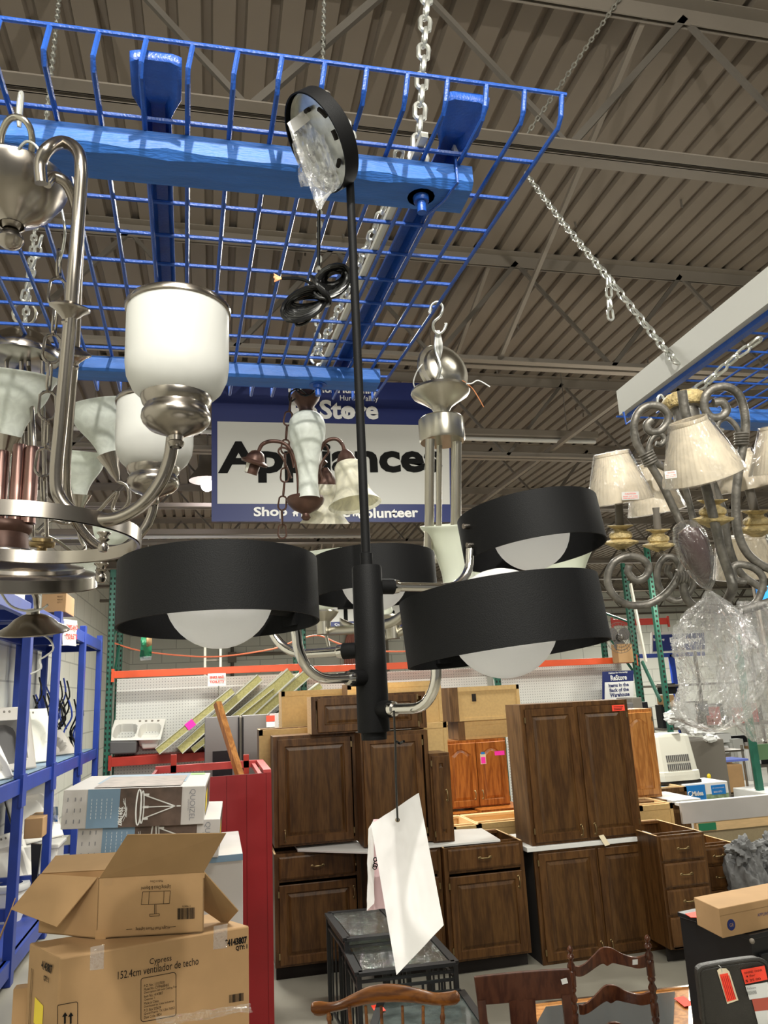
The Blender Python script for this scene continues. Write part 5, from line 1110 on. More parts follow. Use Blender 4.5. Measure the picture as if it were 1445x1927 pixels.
def pull(parent, x, z, y, vert=False, L=.075, mt='brass'):
    a = Vector((0,0,1)) if vert else Vector((1,0,0)); c = Vector((x, y, z)); f = Vector((0,-1,0))
    mb = MB(); mb.tube([c-a*L/2, c-a*L/2+f*.014, c-a*L*.2+f*.022, c+a*L*.2+f*.022, c+a*L/2+f*.014, c+a*L/2], [.004,.0035,.0055,.0055,.0035,.004], 10, smooth_path=4)
    for s_ in (-1, 1): mb.ball(c+a*s_*L*.5, .010, 8, (1,.35,1) if vert else (1.5,.35,1))
    return mb.build('handle', M[mt], parent, local=True)
def hinge(parent, x, z, y):
    MB().box((x-.006, y-.022, z-.022), (x+.006, y-.0, z+.022)).build('hinge', M['brass'], parent, local=True)
def cabinet(lab, x0, x1, yf, dep, z0, z1, mt='oak', doors=(), drawers=(), toe=False, open_top=False, side=None, group=None, name='kitchen_cabinet', rz=0, lean=0, back=None):
    """doors: (u0,u1,v0,v1,arch,(hu,hv,vertical) or None); drawers: (u0,u1,v0,v1,handle)"""
    w_ = x1-x0; h = z1-z0
    r = thing(name, lab, 'cabinet', (x0, yf, z0), group, rz)
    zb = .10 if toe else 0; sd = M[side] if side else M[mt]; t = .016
    mb = MB()
    mb.box((0, .0195, zb), (t, dep, h)); mb.box((w_-t, .0195, zb), (w_, dep, h)); mb.box((t, dep-.008, zb), (w_-t, dep, h)); mb.box((t, .0195, zb), (w_-t, dep-.008, zb+t))
    if not open_top: mb.box((t, .0195, h-t), (w_-t, dep-.008, h))
    else: mb.box((t, .10, h-.03), (w_-t, .12, h)); mb.box((t, dep-.06, h-.02), (w_-t, dep-.01, h))
    mb.build('carcass', sd, r, local=True)
    if open_top:
        mb = MB(); mb.box((0, 0.02, h), (.014, dep, h+.002)); mb.box((w_-.014, 0.02, h), (w_, dep, h+.002)); mb.box((0, dep-.014, h), (w_, dep, h+.002)); mb.build('raw_edge', M['pine'], r, local=True)
        MB().box((t+.001, .03, h-.14), (w_-t-.001, dep-.02, h-.12)).build('inner_tray', M['pine'], r, local=True)
    if back:
        MB().box((.03, -.003, .03), (w_-.03, .019, h-.03)).build('back_panel', M[back], r, local=True)
        mb = MB(); mb.box((0, -.008, 0), (.03, .019, h)); mb.box((w_-.03, -.008, 0), (w_, .019, h)); mb.box((0, -.008, 0), (w_, .019, .03)); mb.box((0, -.008, h-.045), (w_, .019, h)); mb.build('back_frame', M[back], r, local=True)
    else:
        mb = MB(); fr = .035 if w_ > .2 else .02
        us = sorted(set([u for d_ in list(doors)+list(drawers) for u in (d_[0], d_[1])]))
        mb.box((0, 0, zb), (fr, .019, h)); mb.box((w_-fr, 0, zb), (w_, .019, h)); mb.box((fr, 0, h-.035), (w_-fr, .019, h)); mb.box((fr, 0, zb), (w_-fr, .019, zb+.035))
        if len([1 for d_ in doors]) > 1: mb.box((w_/2-.02, 0, zb+.035), (w_/2+.02, .019, h-.035))
        vs_ = sorted(set([d_[2] for d_ in drawers]))
        for v in vs_: mb.box((fr, 0, zb+(h-zb)*v-.02), (w_-fr, .019, zb+(h-zb)*v+.008))
        mb.build('face_frame', M[mt], r, local=True)
    Z = lambda v: zb+(h-zb)*v
    for (u0, u1, v0, v1, ar, hd) in doors:
        d = panel_door(r, w_*u0, w_*u1, Z(v0), Z(v1), M[mt], arch=ar, panel=M['oakp'] if mt == 'oak' else None)
        if hd: pull(d, w_*hd[0], Z(hd[1]), -.019, hd[2])
        hx = w_*u0-.004 if (hd and hd[0] > (u0+u1)/2) else w_*u1+.004
        for vv in (v0+.08, v1-.08): hinge(d, hx, Z(vv), 0.004)
    for (u0, u1, v0, v1, hd) in drawers:
        a, b, c, e = w_*u0, w_*u1, Z(v0), Z(v1)
        mb = MB(); mb.add([(a,0,c),(b,0,c),(b,0,e),(a,0,e),(a,-.014,c),(b,-.014,c),(b,-.014,e),(a,-.014,e),(a+.012,-.019,c+.012),(b-.012,-.019,c+.012),(b-.012,-.019,e-.012),(a+.012,-.019,e-.012)],
            [(0,1,5,4),(1,2,6,5),(2,3,7,6),(3,0,4,7),(4,5,9,8),(5,6,10,9),(6,7,11,10),(7,4,8,11),(8,9,10,11)])
        d = mb.build('drawer', M[mt], r, local=True)
        if hd: pull(d, (a+b)/2, (c+e)/2, -.019, False, .085)
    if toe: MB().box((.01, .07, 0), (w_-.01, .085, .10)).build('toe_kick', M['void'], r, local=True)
    return r
def xz(px0, px1, pt, pb, y):
    xm = (px0+px1)/2; pm = (pt+pb)/2
    return at(px0, pm, y=y).x, at(px1, pm, y=y).x, at(xm, pb, y=y).z, at(xm, pt, y=y).z
FD = (.04, .96, .04, .96)
# upper row standing on the base units
x0, x1, z0, z1 = xz(515, 673, 1382, 1580, 6.35)
cabinet('dark oak wall cabinet standing on the counter next to the red booth', x0, x1, 6.35, .32, .925, z1, 'oak', [(.05,.93,.02,.97,0,(.12,.10,True))], side='oakside')
x0b, x1b, _, z1b = xz(688, 803, 1377, 1572, 6.10)
cabinet('dark oak wall cabinet on the counter behind the hanging paper tag', x0b-.03, x1b+.03, 6.10, .32, .915, z1b, 'oak', [(.03,.90,.02,.97,0,None)], side='oakside')
xa, xb, _, za = xz(812, 850, 1417, 1572, 6.06)
cabinet('narrow dark oak cabinet with a vertical brass handle right of the paper tag', xa, xb, 6.06, .30, .905, za, 'oak', [(.08,.95,.02,.97,0,(.72,.52,True))], side='oakside')
xa, xb, zl, zt_ = xz(586, 802, 1306, 1381, 6.25)
cabinet('short wide dark oak wall cabinet laid on top of the two wall cabinets', xa, xb, 6.25, .30, max(z1, z1b)+.004, zt_, 'oak', [(.05,.92,.04,.94,0,None)], side='pine')
xa, xb, _, za = xz(488, 560, 1372, 1580, 6.75)
cabinet('honey sided cabinet behind the leftmost wall cabinet', xa, xb+.35, 6.72, .3, .94, za, 'oakside', back='particle', open_top=True)
xa, xb, zl, za = xz(530, 672, 1298, 1376, 7.05)
cabinet('pale backed cabinet turned away, behind the short wide wall cabinet at left', xa, xb, 7.05, .3, zl-.02, za, 'oakside', back='particle', side='pine')
xa, xb, zl, za = xz(655, 831, 1284, 1400, 6.62)
cabinet('tan cabinet back rising behind the short wide wall cabinet at right', xa, xb, 6.60, .3, max(z1,z1b)+.004, za, 'oakside', back='particle', open_top=True)
xa, xb, zl, za = xz(792, 842, 1360, 1450, 6.45)
cabinet('tan side of a cabinet above the narrow cabinet with the vertical handle', xa, xb, 6.45, .3, .93, za, 'oakside', back='particle', side='particle')
# pale stack further back
xa, xb, zl, za = xz(846, 978, 1291, 1352, 7.62)
c_ = cabinet('top tan backed cabinet with a small square hole, above the cherry doors', xa, xb, 7.62, .35, 1.735, za, 'oakside', back='particle', side='oak')
MB().box((.24, -.006, .19), (.285, -.002, .265)).build('cut_out', M['void'], c_, local=True)
MB().box((-.002, -.009, 0), (.09, .02, za-1.735)).build('stained_side', M['oakside'], c_, local=True)
xa, xb, zl, za = xz(862, 975, 1354, 1398, 7.64)
c_ = cabinet('second tan backed cabinet directly above the cherry doors', xa, xb, 7.64, .35, 1.553, 1.732, 'oakside', back='particle')
MB().box((-.002, -.009, 0), (.07, .02, 1.732-1.553)).build('stained_side', M['oakside'], c_, local=True)
cabinet('pale cabinet end between the two tan stacks', *xz(836, 853, 1357, 1400, 8.4)[:2], 8.4, .3, 0, xz(836, 853, 1357, 1400, 8.4)[3], 'oakside', back='particle')
# cherry units
xa, xb, zl, za = xz(838, 955, 1392, 1506, 7.6)
ck = cabinet('orange cherry double door wall cabinet with arched panels and pink tags', xa, xb, 7.6, .32, .908, za, 'cherry', [(.01,.495,.02,.96,.05,(.44,.18,True)), (.505,.99,.02,.96,.05,(.56,.18,True))])
MB().box(((xb-xa)*.80, -.021, (za-zl)*.83), ((xb-xa)*.96, -.0195, (za-zl)*.90)).build('price_sticker', M['tagpink'], ck, local=True)
MB().box(((xb-xa)*.56, -.024, (za-zl)*.70), ((xb-xa)*.65, -.0225, (za-zl)*.87)).build('price_tag', M['manila'], ck, local=True)
MB().box(((xb-xa)*.57, -.026, (za-zl)*.71), ((xb-xa)*.64, -.0245, (za-zl)*.82)).build('price_tag_face', M['tagpink'], ck, local=True)
MB().box(((xb-xa)*.575, -.026, (za-zl)*.865), ((xb-xa)*.635, -.022, (za-zl)*.90)).build('tag_clip', M['bluebox'], ck, local=True)
za = .885
xa, xb, _, _ = xz(826, 902, 1512, 1580, 7.45); xc, xd, _, _ = xz(904, 990, 1512, 1580, 7.45)
cabinet('cherry base cabinet under the arched cherry doors, left one', xa, xb, 7.45, .55, 0, za, 'cherry', [(.05,.95,.03,.72,.04,None)], [(.05,.95,.78,.98,False)])
cabinet('cherry base cabinet under the arched cherry doors, right one', xc, xd, 7.40, .55, 0, za+.02, 'cherry', [(.05,.95,.03,.72,.04,None)], [(.05,.95,.78,.98,False)])
xa = at(852, 1560, y=6.75).x; xb = at(902, 1560, y=6.75).x; xc = at(985, 1560, y=6.75).x
cabinet('open topped pine base unit behind the white counter, left of two', xa, xb, 6.75, .60, 0, .89, 'oakside', back='particle', open_top=True, side='pine')
cabinet('open topped pine base unit behind the white counter, right of two', xb+.01, xc+.35, 6.80, .55, 0, .89, 'oakside', back='particle', open_top=True, side='pine')
# tall pair and base pair on the right
x0, x1, z0, z1 = xz(1004, 1196, 1320, 1591, 5.94)
x0 = at(990, 1460, y=5.94).x; x1 = at(1196, 1460, y=5.94).x
tc_ = cabinet('tall dark oak two door wall cabinet with a red price sticker on its door', x0, x1, 5.94, .33, .838, z1, 'oak', [(.03,.485,.02,.965,0,(.44,.08,True)), (.515,.97,.02,.965,0,(.56,.08,True))], side='oakside')
w_ = x1-x0; h_ = z1-.838
for q in range(3): MB().box((w_*.855, -.0225, h_*(.923+.011*q)), (w_*(.93+.008*q), -.0218, h_*(.927+.011*q))).build('printed_line', M['ink'], tc_, local=True)
l_ = MB().box((w_*.84, -.0215, h_*.915), (w_*.96, -.0195, h_*.96)).build('price_sticker', M['tagred'], tc_, local=True)
tg_ = MB().prism([(w_*.58,-.03,.035),(w_*.625,-.03,.04),(w_*.665,-.045,-.035),(w_*.62,-.045,-.042)], (0,.001,0)).build('price_tag', M['manila'], tc_, local=True)
xa = at(1012, 1700, y=5.94).x; xb = at(1245, 1690, y=5.94).x
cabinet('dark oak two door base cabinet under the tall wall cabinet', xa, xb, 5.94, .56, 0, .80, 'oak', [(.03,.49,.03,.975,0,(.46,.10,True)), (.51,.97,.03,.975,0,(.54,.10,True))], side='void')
tag(MB().box((xa-.06, 5.915, .802), (xb+.01, 6.50, .836)).build('white_board', M['white'], bevel=.003), 'white counter board between the tall wall cabinet and its base', 'board')
# middle and left base units
xa = at(840, 1700, y=5.94).x; xb = at(992, 1690, y=5.94).x
cabinet('dark oak base cabinet with one brass handled drawer, centre', xa, xb, 5.94, .58, 0, .885, 'oak', [(.05,.95,.02,.74,0,(.90,.64,True))], [(.05,.95,.79,.985,True)], toe=True, open_top=True)
xc = at(700, 1700, y=6.0).x; xd = at(834, 1690, y=6.0).x
cabinet('dark oak base cabinet hidden behind the paper tag and the nesting tables', xc, xd, 6.0, .58, 0, .885, 'oak', [(.05,.95,.02,.74,0,None)], [(.05,.95,.79,.985,True)], toe=True)
xe = at(517, 1700, y=6.3).x; xf_ = at(682, 1700, y=6.3).x
cabinet('dark oak base cabinet with a wide drawer beside the red booth', xe, xf_, 6.3, .58, 0, .885, 'oak', [(.05,.93,.02,.72,0,(.90,.60,True))], [(.05,.93,.77,.975,True)], toe=True, open_top=True)
e0 = at(560, 1590, y=6.3)
tag(MB().prism([(e0.x, 6.32, .888), (xc-.02, 5.99, .888), (at(945,1580,y=6.2).x-.1, 5.97, .888), (at(930,1570,y=6.2).x, 6.5, .888), (e0.x, 6.85, .888)], (0,0,.016)).build('white_counter', M['white'], bevel=.002), 'thin white counter board lying across the left and centre base cabinets', 'counter board')
# right hand drawer stacks and others
xa = at(1245, 1650, y=5.62).x; xb = at(1335, 1650, y=5.62).x
cabinet('four drawer dark oak base cabinet with an open top, right of the tall pair', xa, xb, 5.62, .66, 0, .885, 'oak', (), [(.05,.95,.775,.98,True), (.05,.95,.54,.75,True), (.05,.95,.30,.515,True), (.05,.95,.02,.275,True)], open_top=True, toe=True)
xa = at(1316, 1640, y=6.1).x; xb = at(1392, 1640, y=6.1).x; zt2 = at(1355, 1590, y=6.1).z
cabinet('shorter reddish dark drawer cabinet beside the grey bags', xa, xb, 6.1, .55, 0, zt2, 'oak', (), [(.05,.95,.76,.97,True), (.05,.95,.44,.72,True), (.05,.95,.06,.40,True)], open_top=True, toe=True)
xa, xb, zl, za = xz(1176, 1236, 1334, 1502, 7.2)
cabinet('honey coloured single door cabinet behind the tall dark pair', xa, xb, 7.2, .32, zl, za, 'honey', [(.04,.94,.03,.96,.05,None)])
cabinet('brown base unit under the honey coloured door cabinet', xa, xb+.05, 7.0, .5, 0, zl-.003, 'oakside', [(.05,.95,.05,.95,0,None)])
xa = at(1200, 1520, y=6.75).x; xb = at(1262, 1520, y=6.75).x
cabinet('open topped pale cabinet behind the four drawer unit', xa, xb, 6.72, .5, 0, .93, 'oakside', back='particle', open_top=True, side='pine')
xa = at(1215, 1500, y=7.7).x; xb = at(1285, 1500, y=7.7).x
cabinet('open topped cabinet carcass in front of the air conditioner carton', xa, xb, 7.62, .5, 0, .93, 'oakside', back='oakside', open_top=True, side='pine')
# pale counter with timber rail
o = thing('counter_unit', 'long pale counter end with a pine rail and tan board below, at the right edge', 'counter', (4.7, 6.7, 0))
ya = 6.75; xa = at(1283, 1530, y=ya).x; z1 = at(1360, 1504, y=ya).z; z0 = at(1360, 1544, y=ya).z
MB().box((xa, ya, z0), (7.2, ya+.03, z1)).build('pale_board', M['boxgrey'], o, bevel=.002)
MB().box((xa, ya+.03, z1-.03), (7.2, ya+.10, z1-.005)).build('counter_top', M['white'], o)
z2 = at(1360, 1562, y=ya).z; MB().box((xa+.14, ya+.01, z2), (7.2, ya+.05, z0)).build('pine_rail', M['pine'], o)
MB().box((xa+.14, ya+.03, 0), (7.2, ya+.05, z2)).build('tan_board', mat('tan_board', (.34,.27,.16), .8, var=.1, scale=60), o)
MB().box((xa+.16, ya+.0, z2+.01), (xa+.34, ya+.009, z0-.01)).build('green_strip', M['greenlab'], o)
xs_ = at(1230, 1520, y=7.0).x; tag(MB().box((xs_+.15, 6.9, .90), (xs_+.45, 7.5, .92)).build('white_board', M['white']), 'small white board lying left of the pale counter end', 'board')
# ============================================================ REFRIGERATOR, RED BOOTH, BOXES
x0, x1, z0, z1 = xz(385, 525, 1346, 1440, 8.7)
o = thing('refrigerator', 'stainless side by side refrigerator behind the red booth', 'refrigerator', ((x0+x1)/2, 9.1, 0))
xm = at(453, 1400, y=8.7).x
MB().box((x0, 8.76, 0), (x1, 9.4, z1-.02)).build('cabinet_body', M['steel'], o)
for a, b in ((x0, xm-.012), (xm+.012, x1-.10)): MB().box((a, 8.70, .05), (b, 8.755, z1)).build('door', M['stainless'], o, bevel=.006)
for a in (xm-.022, xm+.022): MB().box((a-.008, 8.665, .5), (a+.008, 8.70, z1-.02)).build('handle', M['blackapp'], o)
MB().box((x1-.10, 8.70, .05), (x1, 8.755, z1)).build('side_panel', M['boxgrey'], o)
a = at(400, 1414, y=8.69); b = at(437, 1445, y=8.69); d = MB().box((a.x, 8.68, b.z-.15), (b.x, 8.699, a.z)).build('dispenser', M['blackapp'], o)
a = at(501, 1347, y=8.69); b = at(517, 1357, y=8.69); MB().box((a.x, 8.69, b.z), (b.x, 8.699, a.z)).build('price_sticker', M['tagred'], o); MB().box((a.x, 8.69, b.z-.06), (b.x, 8.698, b.z-.005)).build('price_label', M['white'], o)
# red booth
yb_ = 5.2; xr = at(513, 1640, y=yb_).x; zt_ = at(470, 1457, y=yb_).z
o = thing('red_booth', 'tall open topped red panelled booth left of the oak cabinets', 'booth', (0, 5.5, 0))
mb = MB(); xx = -.42; 
while xx < xr-.01:
    x2 = min(xx+.125, xr); mb.box((xx+.002, yb_, 0), (x2-.002, yb_+.02, zt_)); mb.box((xx, yb_+.006, 0), (x2, yb_+.025, zt_)); xx += .125
mb.build('front_panel', M['red'], o)
MB().box((xr-.02, yb_+.02, 0), (xr, yb_+.9, zt_+.0)).build('side_panel', M['red'], o)
MB().box((xr-.05, yb_+.02, zt_), (xr, yb_+.9, zt_+.02)).build('top_rail', M['redlight'], o); MB().box((xr-.085, yb_+.02, zt_-.03), (xr-.06, yb_+.9, zt_+.0)).build('top_rail', M['redlight'], o)
MB().box((-.42, yb_+.88, zt_-.03), (xr, yb_+.92, zt_+.02)).build('back_rail', M['redlight'], o)
for px_ in (463, 327): e = at(px_, 1420, y=yb_+.9); MB().box((e.x-.02, yb_+.88, 0), (e.x+.02, yb_+.92, e.z)).build('post', M['redbeam'], o)
MB().box((-.42, yb_+.02, 0), (-.40, yb_+.9, zt_)).build('side_panel', M['red'], o)
MB().box((-.3, yb_+.2, zt_-.25), (xr-.1, yb_+.7, zt_-.10)).build('inner_box', M['card'], o)
A = at(452, 1462, y=5.62); B = at(409, 1323, y=5.9)
tag(MB().bar(A+(A-B)*.6, B, .045, .045).build('wooden_stake', M['honey']), 'bare wooden stake leaning out of the red booth in front of the refrigerator', 'stake')
# lamp cartons
def lampbox(lab, tl, zc_, w_, dp, h_, top=True):
    TL = at(tl[0], tl[1], y=zc_); a2 = at(386+tl[0]-120, 1479+(tl[1]-1487), y=zc_-.02); rt = (a2-TL); w_ = rt.length; rt.normalize(); bk = Vector((.02, 1, 0)).normalized(); bk = (bk-rt*bk.dot(rt)).normalized(); dn = -(rt.cross(bk)); f = -bk
    o = thing('lamp_carton', lab, 'carton', TL+rt*w_/2+bk*dp/2+dn*h_, 'printed lamp cartons stacked beside the blue rack')
    Pt = lambda u, v, s=0, dd=0: TL+rt*w_*u+dn*h_*v+bk*s*dp+f*dd
    MB().prism([Pt(0,0), Pt(1,0), Pt(1,1), Pt(0,1)], bk*dp).build('box_body', M['boxgrey'], o, bevel=.003)
    def patch(u0, u1, v0, v1, m_, nm='printed_panel', par=None, e=.0015): return MB().add([Pt(u0,v1,0,e), Pt(u1,v1,0,e), Pt(u1,v0,0,e), Pt(u0,v0,0,e)], [(0,1,2,3)]).build(nm, m_, par or o)
    patch(.17, .395, .0, 1, M['sky'], 'blue_panel'); ph = patch(.395, .835, .0, 1, M['boxbrown'], 'photo_panel')
    def tp(u0, u1, s0, s1, m_, nm='top_print', e=.0015): MB().add([Pt(u0,0,s0)+ZZ*e, Pt(u1,0,s0)+ZZ*e, Pt(u1,0,s1)+ZZ*e, Pt(u0,0,s1)+ZZ*e], [(0,1,2,3)]).build(nm, m_, o)
    tp(.17, .835, .35, 1, M['sky']); tp(.2, .82, .05, .8, mat('tan_photo_print', (.34,.26,.22), .4, var=.4, scale=16), e=.004)
    # drawing of a hanging lamp lying on its side
    ln = MB(); q = lambda u, v: Pt(u, v, 0, .003); 
    for a_, b_ in (((.83,.50),(.80,.50)),((.79,.50),(.56,.18)),((.79,.50),(.56,.50)),((.79,.50),(.56,.80))): ln.bar(q(*a_), q(*b_), .005, .002, up=f)
    ln.tube([q(.53+.018*math.cos(t_), .5+.46*math.sin(t_)) for t_ in [PI*k/10 for k in range(20)]], .004, 6, closed=True)
    ln.tube([q(.555+.012*math.cos(t_), .5+.42*math.sin(t_)) for t_ in [PI*k/10 for k in range(20)]], .003, 6, closed=True)
    for v in (.18, .5, .80): ln.bar(q(.56, v), q(.60, v), .010, .003, up=f)
    for k in range(14): ln.bar(q(.41+.002*k, .55+.3*math.sin(k)), q(.45, .48+.02*k), .002, .001, up=f)
    ln.build('lamp_picture', M['white'], ph)
    text('QUOIZEL', Pt(.91, .48, 0, .002), dn, rt, h_*.82, M['greyink'], o, height=w_*.045)
    text('LIGHTING', Pt(.885, .48, 0, .002), dn, rt, h_*.3, M['greyink'], o, height=w_*.012)
    text('3591987', Pt(.405, .72, 0, .003), dn, rt, h_*.48, M['white'], o, height=w_*.03, bold=.04)
    mb = MB()
    for c_ in range(5):
        for r_ in range(6): mb.bar(Pt(.20+.035*c_, .25+.09*r_, 0, .002), Pt(.20+.035*c_, .25+.09*r_+.06, 0, .002), .0016, .001, up=f)
    mb.build('small_print', M['signwhite'], o)
    mb = MB()
    for r_ in range(3):
        for c_ in (.035, .085, .125): mb.bar(Pt(c_, .2+.28*r_, 0, .002), Pt(c_, .3+.28*r_, 0, .002), .004, .001, up=f)
    mb.build('small_symbols', M['greyink'], o)
    # right end
    re = lambda s, v, e=.0015: TL+rt*(w_+e)+dn*h_*v+bk*dp*s
    MB().add([re(.25,.95), re(.9,.95), re(.9,.1), re(.25,.1)], [(0,1,2,3)]).build('end_print', M['boxbrown'], o); MB().add([re(.15,.8,.002), re(.4,.7,.002), re(.4,.2,.002), re(.15,.3,.002)], [(0,1,2,3)]).build('yellow_sticker', M['yellow'], o)
    if top: MB().add([Pt(.84,0,.86)+ZZ*.002, Pt(.96,0,.86)+ZZ*.002, Pt(.96,0,.97)+ZZ*.002, Pt(.84,0,.97)+ZZ*.002], [(0,1,2,3)]).build('green_sticker', mat('lime_sticker', (.25,.8,.1), .5), o)
    return TL, rt, bk, w_, dp, h_
TL, rt, bk, w_, dp, h_ = lampbox('top lamp carton with grey, blue and brown printing on the stack', (120, 1487), 4.10, .5, .72, .178)
TL2, *_ = lampbox('second lamp carton of the stack, shifted right under the top one', (148, 1549), 4.13, .5, .70, .178, False)
P_ = at(146, 1588, y=4.13)
o = thing('pale_carton', 'large pale grey carton under the two printed lamp cartons', 'carton', (P_.x+.4, P_.y+.35, 0)); 
rt = Vector((1,0,0)); bk = Vector((0,1,0)); zt_ = TL2.z-.205
a_ = Vector((P_.x, P_.y, zt_)); MB().prism([a_, a_+rt*.78, a_+rt*.78+bk*.70, a_+bk*.70], (0,0,-zt_)).build('box_body', M['boxgrey'], o, bevel=.004)
MB().prism([a_-bk*.002+rt*.0, a_-bk*.002+rt*.78, a_-bk*.002+rt*.78+ZZ*-.03, a_-bk*.002+ZZ*-.03], -bk*.001).build('lid_edge', M['sky'], o)
# ceiling fan carton
zt_ = 1.18; TL = at(113, 1803, z=zt_); TR = at(469, 1742, z=zt_); rt = (TR-TL); w_ = rt.length; rt.normalize(); bk = Vector((-rt.y, rt.x, 0)); dp = (at(57, 1775, z=zt_)-TL).length; hh = .40
bk2 = (at(57, 1775, z=zt_)-TL).normalized(); f = -bk
print('fanbox', w_, dp, rt, bk, bk2)
o = thing('fan_carton', 'long cardboard ceiling fan carton with Spanish print, under the open box', 'carton', TL+rt*w_/2+bk*.16+Vector((0,0,-hh)))
MB().prism([TL, TL+rt*w_, TL+rt*w_+bk2*.29, TL+bk2*.29], (0,0,-hh)).build('box_body', M['card'], o, bevel=.006)
Pf = lambda px_, py_, e=.003: (lambda q: q+f*e)(OO+ray(px_, py_)*((TL-OO).dot(bk)/ray(px_, py_).dot(bk)))
kk = lambda px_: (Pf(px_, 1830)-OO).dot(FW)/F
def ft(s_, px_, py_, w__, h__, m_='ink', b=0.0): text(s_, Pf(px_, py_), rt, ZZ, w__*kk(px_), M[m_], o, height=h__*kk(px_), bold=b)
ft('Cypress', 302, 1807, 40, 13); ft('152.4cm ventilador de techo', 299, 1821, 147, 13)
ft('*4143807', 444, 1771, 42, 13, b=.05); ft('QTY: 1', 454, 1783, 22, 9, b=.05)
mb = MB()
def rrect(mb, pxc, pyc, w2, h2, r=5, th=.0016):
    pts = []
    for cx_, cy_, a0_ in ((1,-1,-90),(1,1,0),(-1,1,90),(-1,-1,180)):
        for q in range(4): an = math.radians(a0_+q*30); pts.append(Pf(pxc+cx_*(w2-r)+r*math.cos(an), pyc-(pxc-298)*0+cy_*(h2-r)+r*math.sin(an)-(cx_*w2)*.16, .002))
    mb.tube(pts, th*.7, 5, closed=True)
rrect(mb, 298, 1876, 33, 41); rrect(mb, 127, 1915, 19, 27, 3)
for i, L_ in enumerate((38, 48, 58, 34, 22, 26, 54, 34, 56, 32)): 
    y_ = 1852+i*6.4; 
mb.build('printed_frame', M['ink'], o)
for i, s_ in enumerate(('P.O. No.: 11107030', 'Model No.: CYPM60BNK5', 'Description: 60 Inch Ceiling Fan', 'Item No.: 4143807', 'Quantity: 1', 'Made in China', 'Distributed by: Litex Industries', 'P.O. Box 535639', 'Grand Prairie, TX USA 75053', 'Date Code: 0824')):
    L_ = (37, 45, 59, 34, 19, 26, 54, 30, 55, 31)[i]; text(s_, Pf(271, 1852+i*6.6-.16*(271-298)*-1*0+3), rt, ZZ, L_*kk(280), M['ink'], o, height=4.6*kk(280), align='LEFT')
for px_ in (122, 133):
    a = Pf(px_, 1926); b = Pf(px_, 1911); MB().bar(a, b, .006, .001, up=f).build('arrow_mark', M['ink'], o)
    MB().prism([Pf(px_-5, 1913), Pf(px_+5, 1911), Pf(px_+.5, 1904)], f*.0008).build('arrow_mark', M['ink'], o)
for px_ in (183, 415): 
    q = [Pf(px_-13, 1792-(px_-113)*.17+2, .0015), Pf(px_+13, 1790-(px_-113)*.17-1, .0015), Pf(px_+12, 1835-(px_-113)*.17, .0015), Pf(px_-14, 1838-(px_-113)*.17, .0015)]
    MB().add(q, [(0,3,2,1)]).build('clear_tape', M['film'], o)
mb = MB(); e = Pf(445, 1878)
rr = random.Random(4)
for q in range(22): mb.bar(Pf(431+q*1.25, 1872-q*.2), Pf(431+q*1.25, 1887-q*.2), rr.uniform(.0008, .0022), .0008, up=f)
mb.build('bar_code', M['ink'], o)
ls = lambda s, v, e=.002: TL-rt*e+bk2*.29*s+Vector((0,0,-hh*v))
MB().add([ls(.70,.42), ls(.42,.45), ls(.42,.66), ls(.70,.63)], [(0,1,2,3)]).build('yellow_sticker', M['yellow'], o)
text('4143807', ls(.35,.12,.004), -bk2, ZZ, .10, M['ink'], o, height=.03, bold=.04); text('QTY: 1', ls(.35,.22,.004), -bk2, ZZ, .05, M['ink'], o, height=.02, bold=.04)
mb = MB(); mb.bar(ls(.85,.2,.003), ls(.85,.9,.003), .002, .001, up=rt); mb.bar(ls(.80,.2,.003), ls(.80,.9,.003), .002, .001, up=rt); mb.build('printed_lines', M['ink'], o)
# carton underneath and a shiny bag below
o = thing('pale_carton', 'pale carton with a pink label under the ceiling fan carton', 'carton', TL+rt*w_/2+bk*.2+Vector((0,0,-1.18)))
Q = TL+Vector((0,0,-hh-.002)); MB().prism([Q+rt*.16-bk*.03, Q+rt*(w_+.02)-bk*.03, Q+rt*(w_+.02)+bk*.40, Q+rt*.16+bk*.40], (0,0,-(zt_-hh-.002))).build('box_body', M['boxgrey'], o, bevel=.004)
MB().prism([Q+rt*(w_-.25)-bk*.033+ZZ*-.01, Q+rt*(w_-.01)-bk*.033+ZZ*-.01, Q+rt*(w_-.01)-bk*.033+ZZ*-.14, Q+rt*(w_-.25)-bk*.033+ZZ*-.14], -bk*.001).build('pink_label', M['tagpink'], o)
quadsheet([(290,1915),(470,1888),(476,1905),(300,1930)], [2.42]*4, .02, 12, 30, 6).build('film_wrap', M['bagfilm'], o)
o = thing('cardboard_sheet', 'brown cardboard sheet standing on edge left of the ceiling fan carton', 'cardboard', (TL.x-.1, TL.y+.4, 0)); a_ = TL-rt*.01+bk2*.31; MB().prism([a_, a_+bk*.03, a_+bk*.03+Vector((-.05,0,-.9)), a_+Vector((-.05,0,-.9))], (-.02,0,0)); MB().box((a_.x-.03, a_.y, 0), (a_.x+.02, a_.y+.05, 1.02)).build('board', M['card'], o)
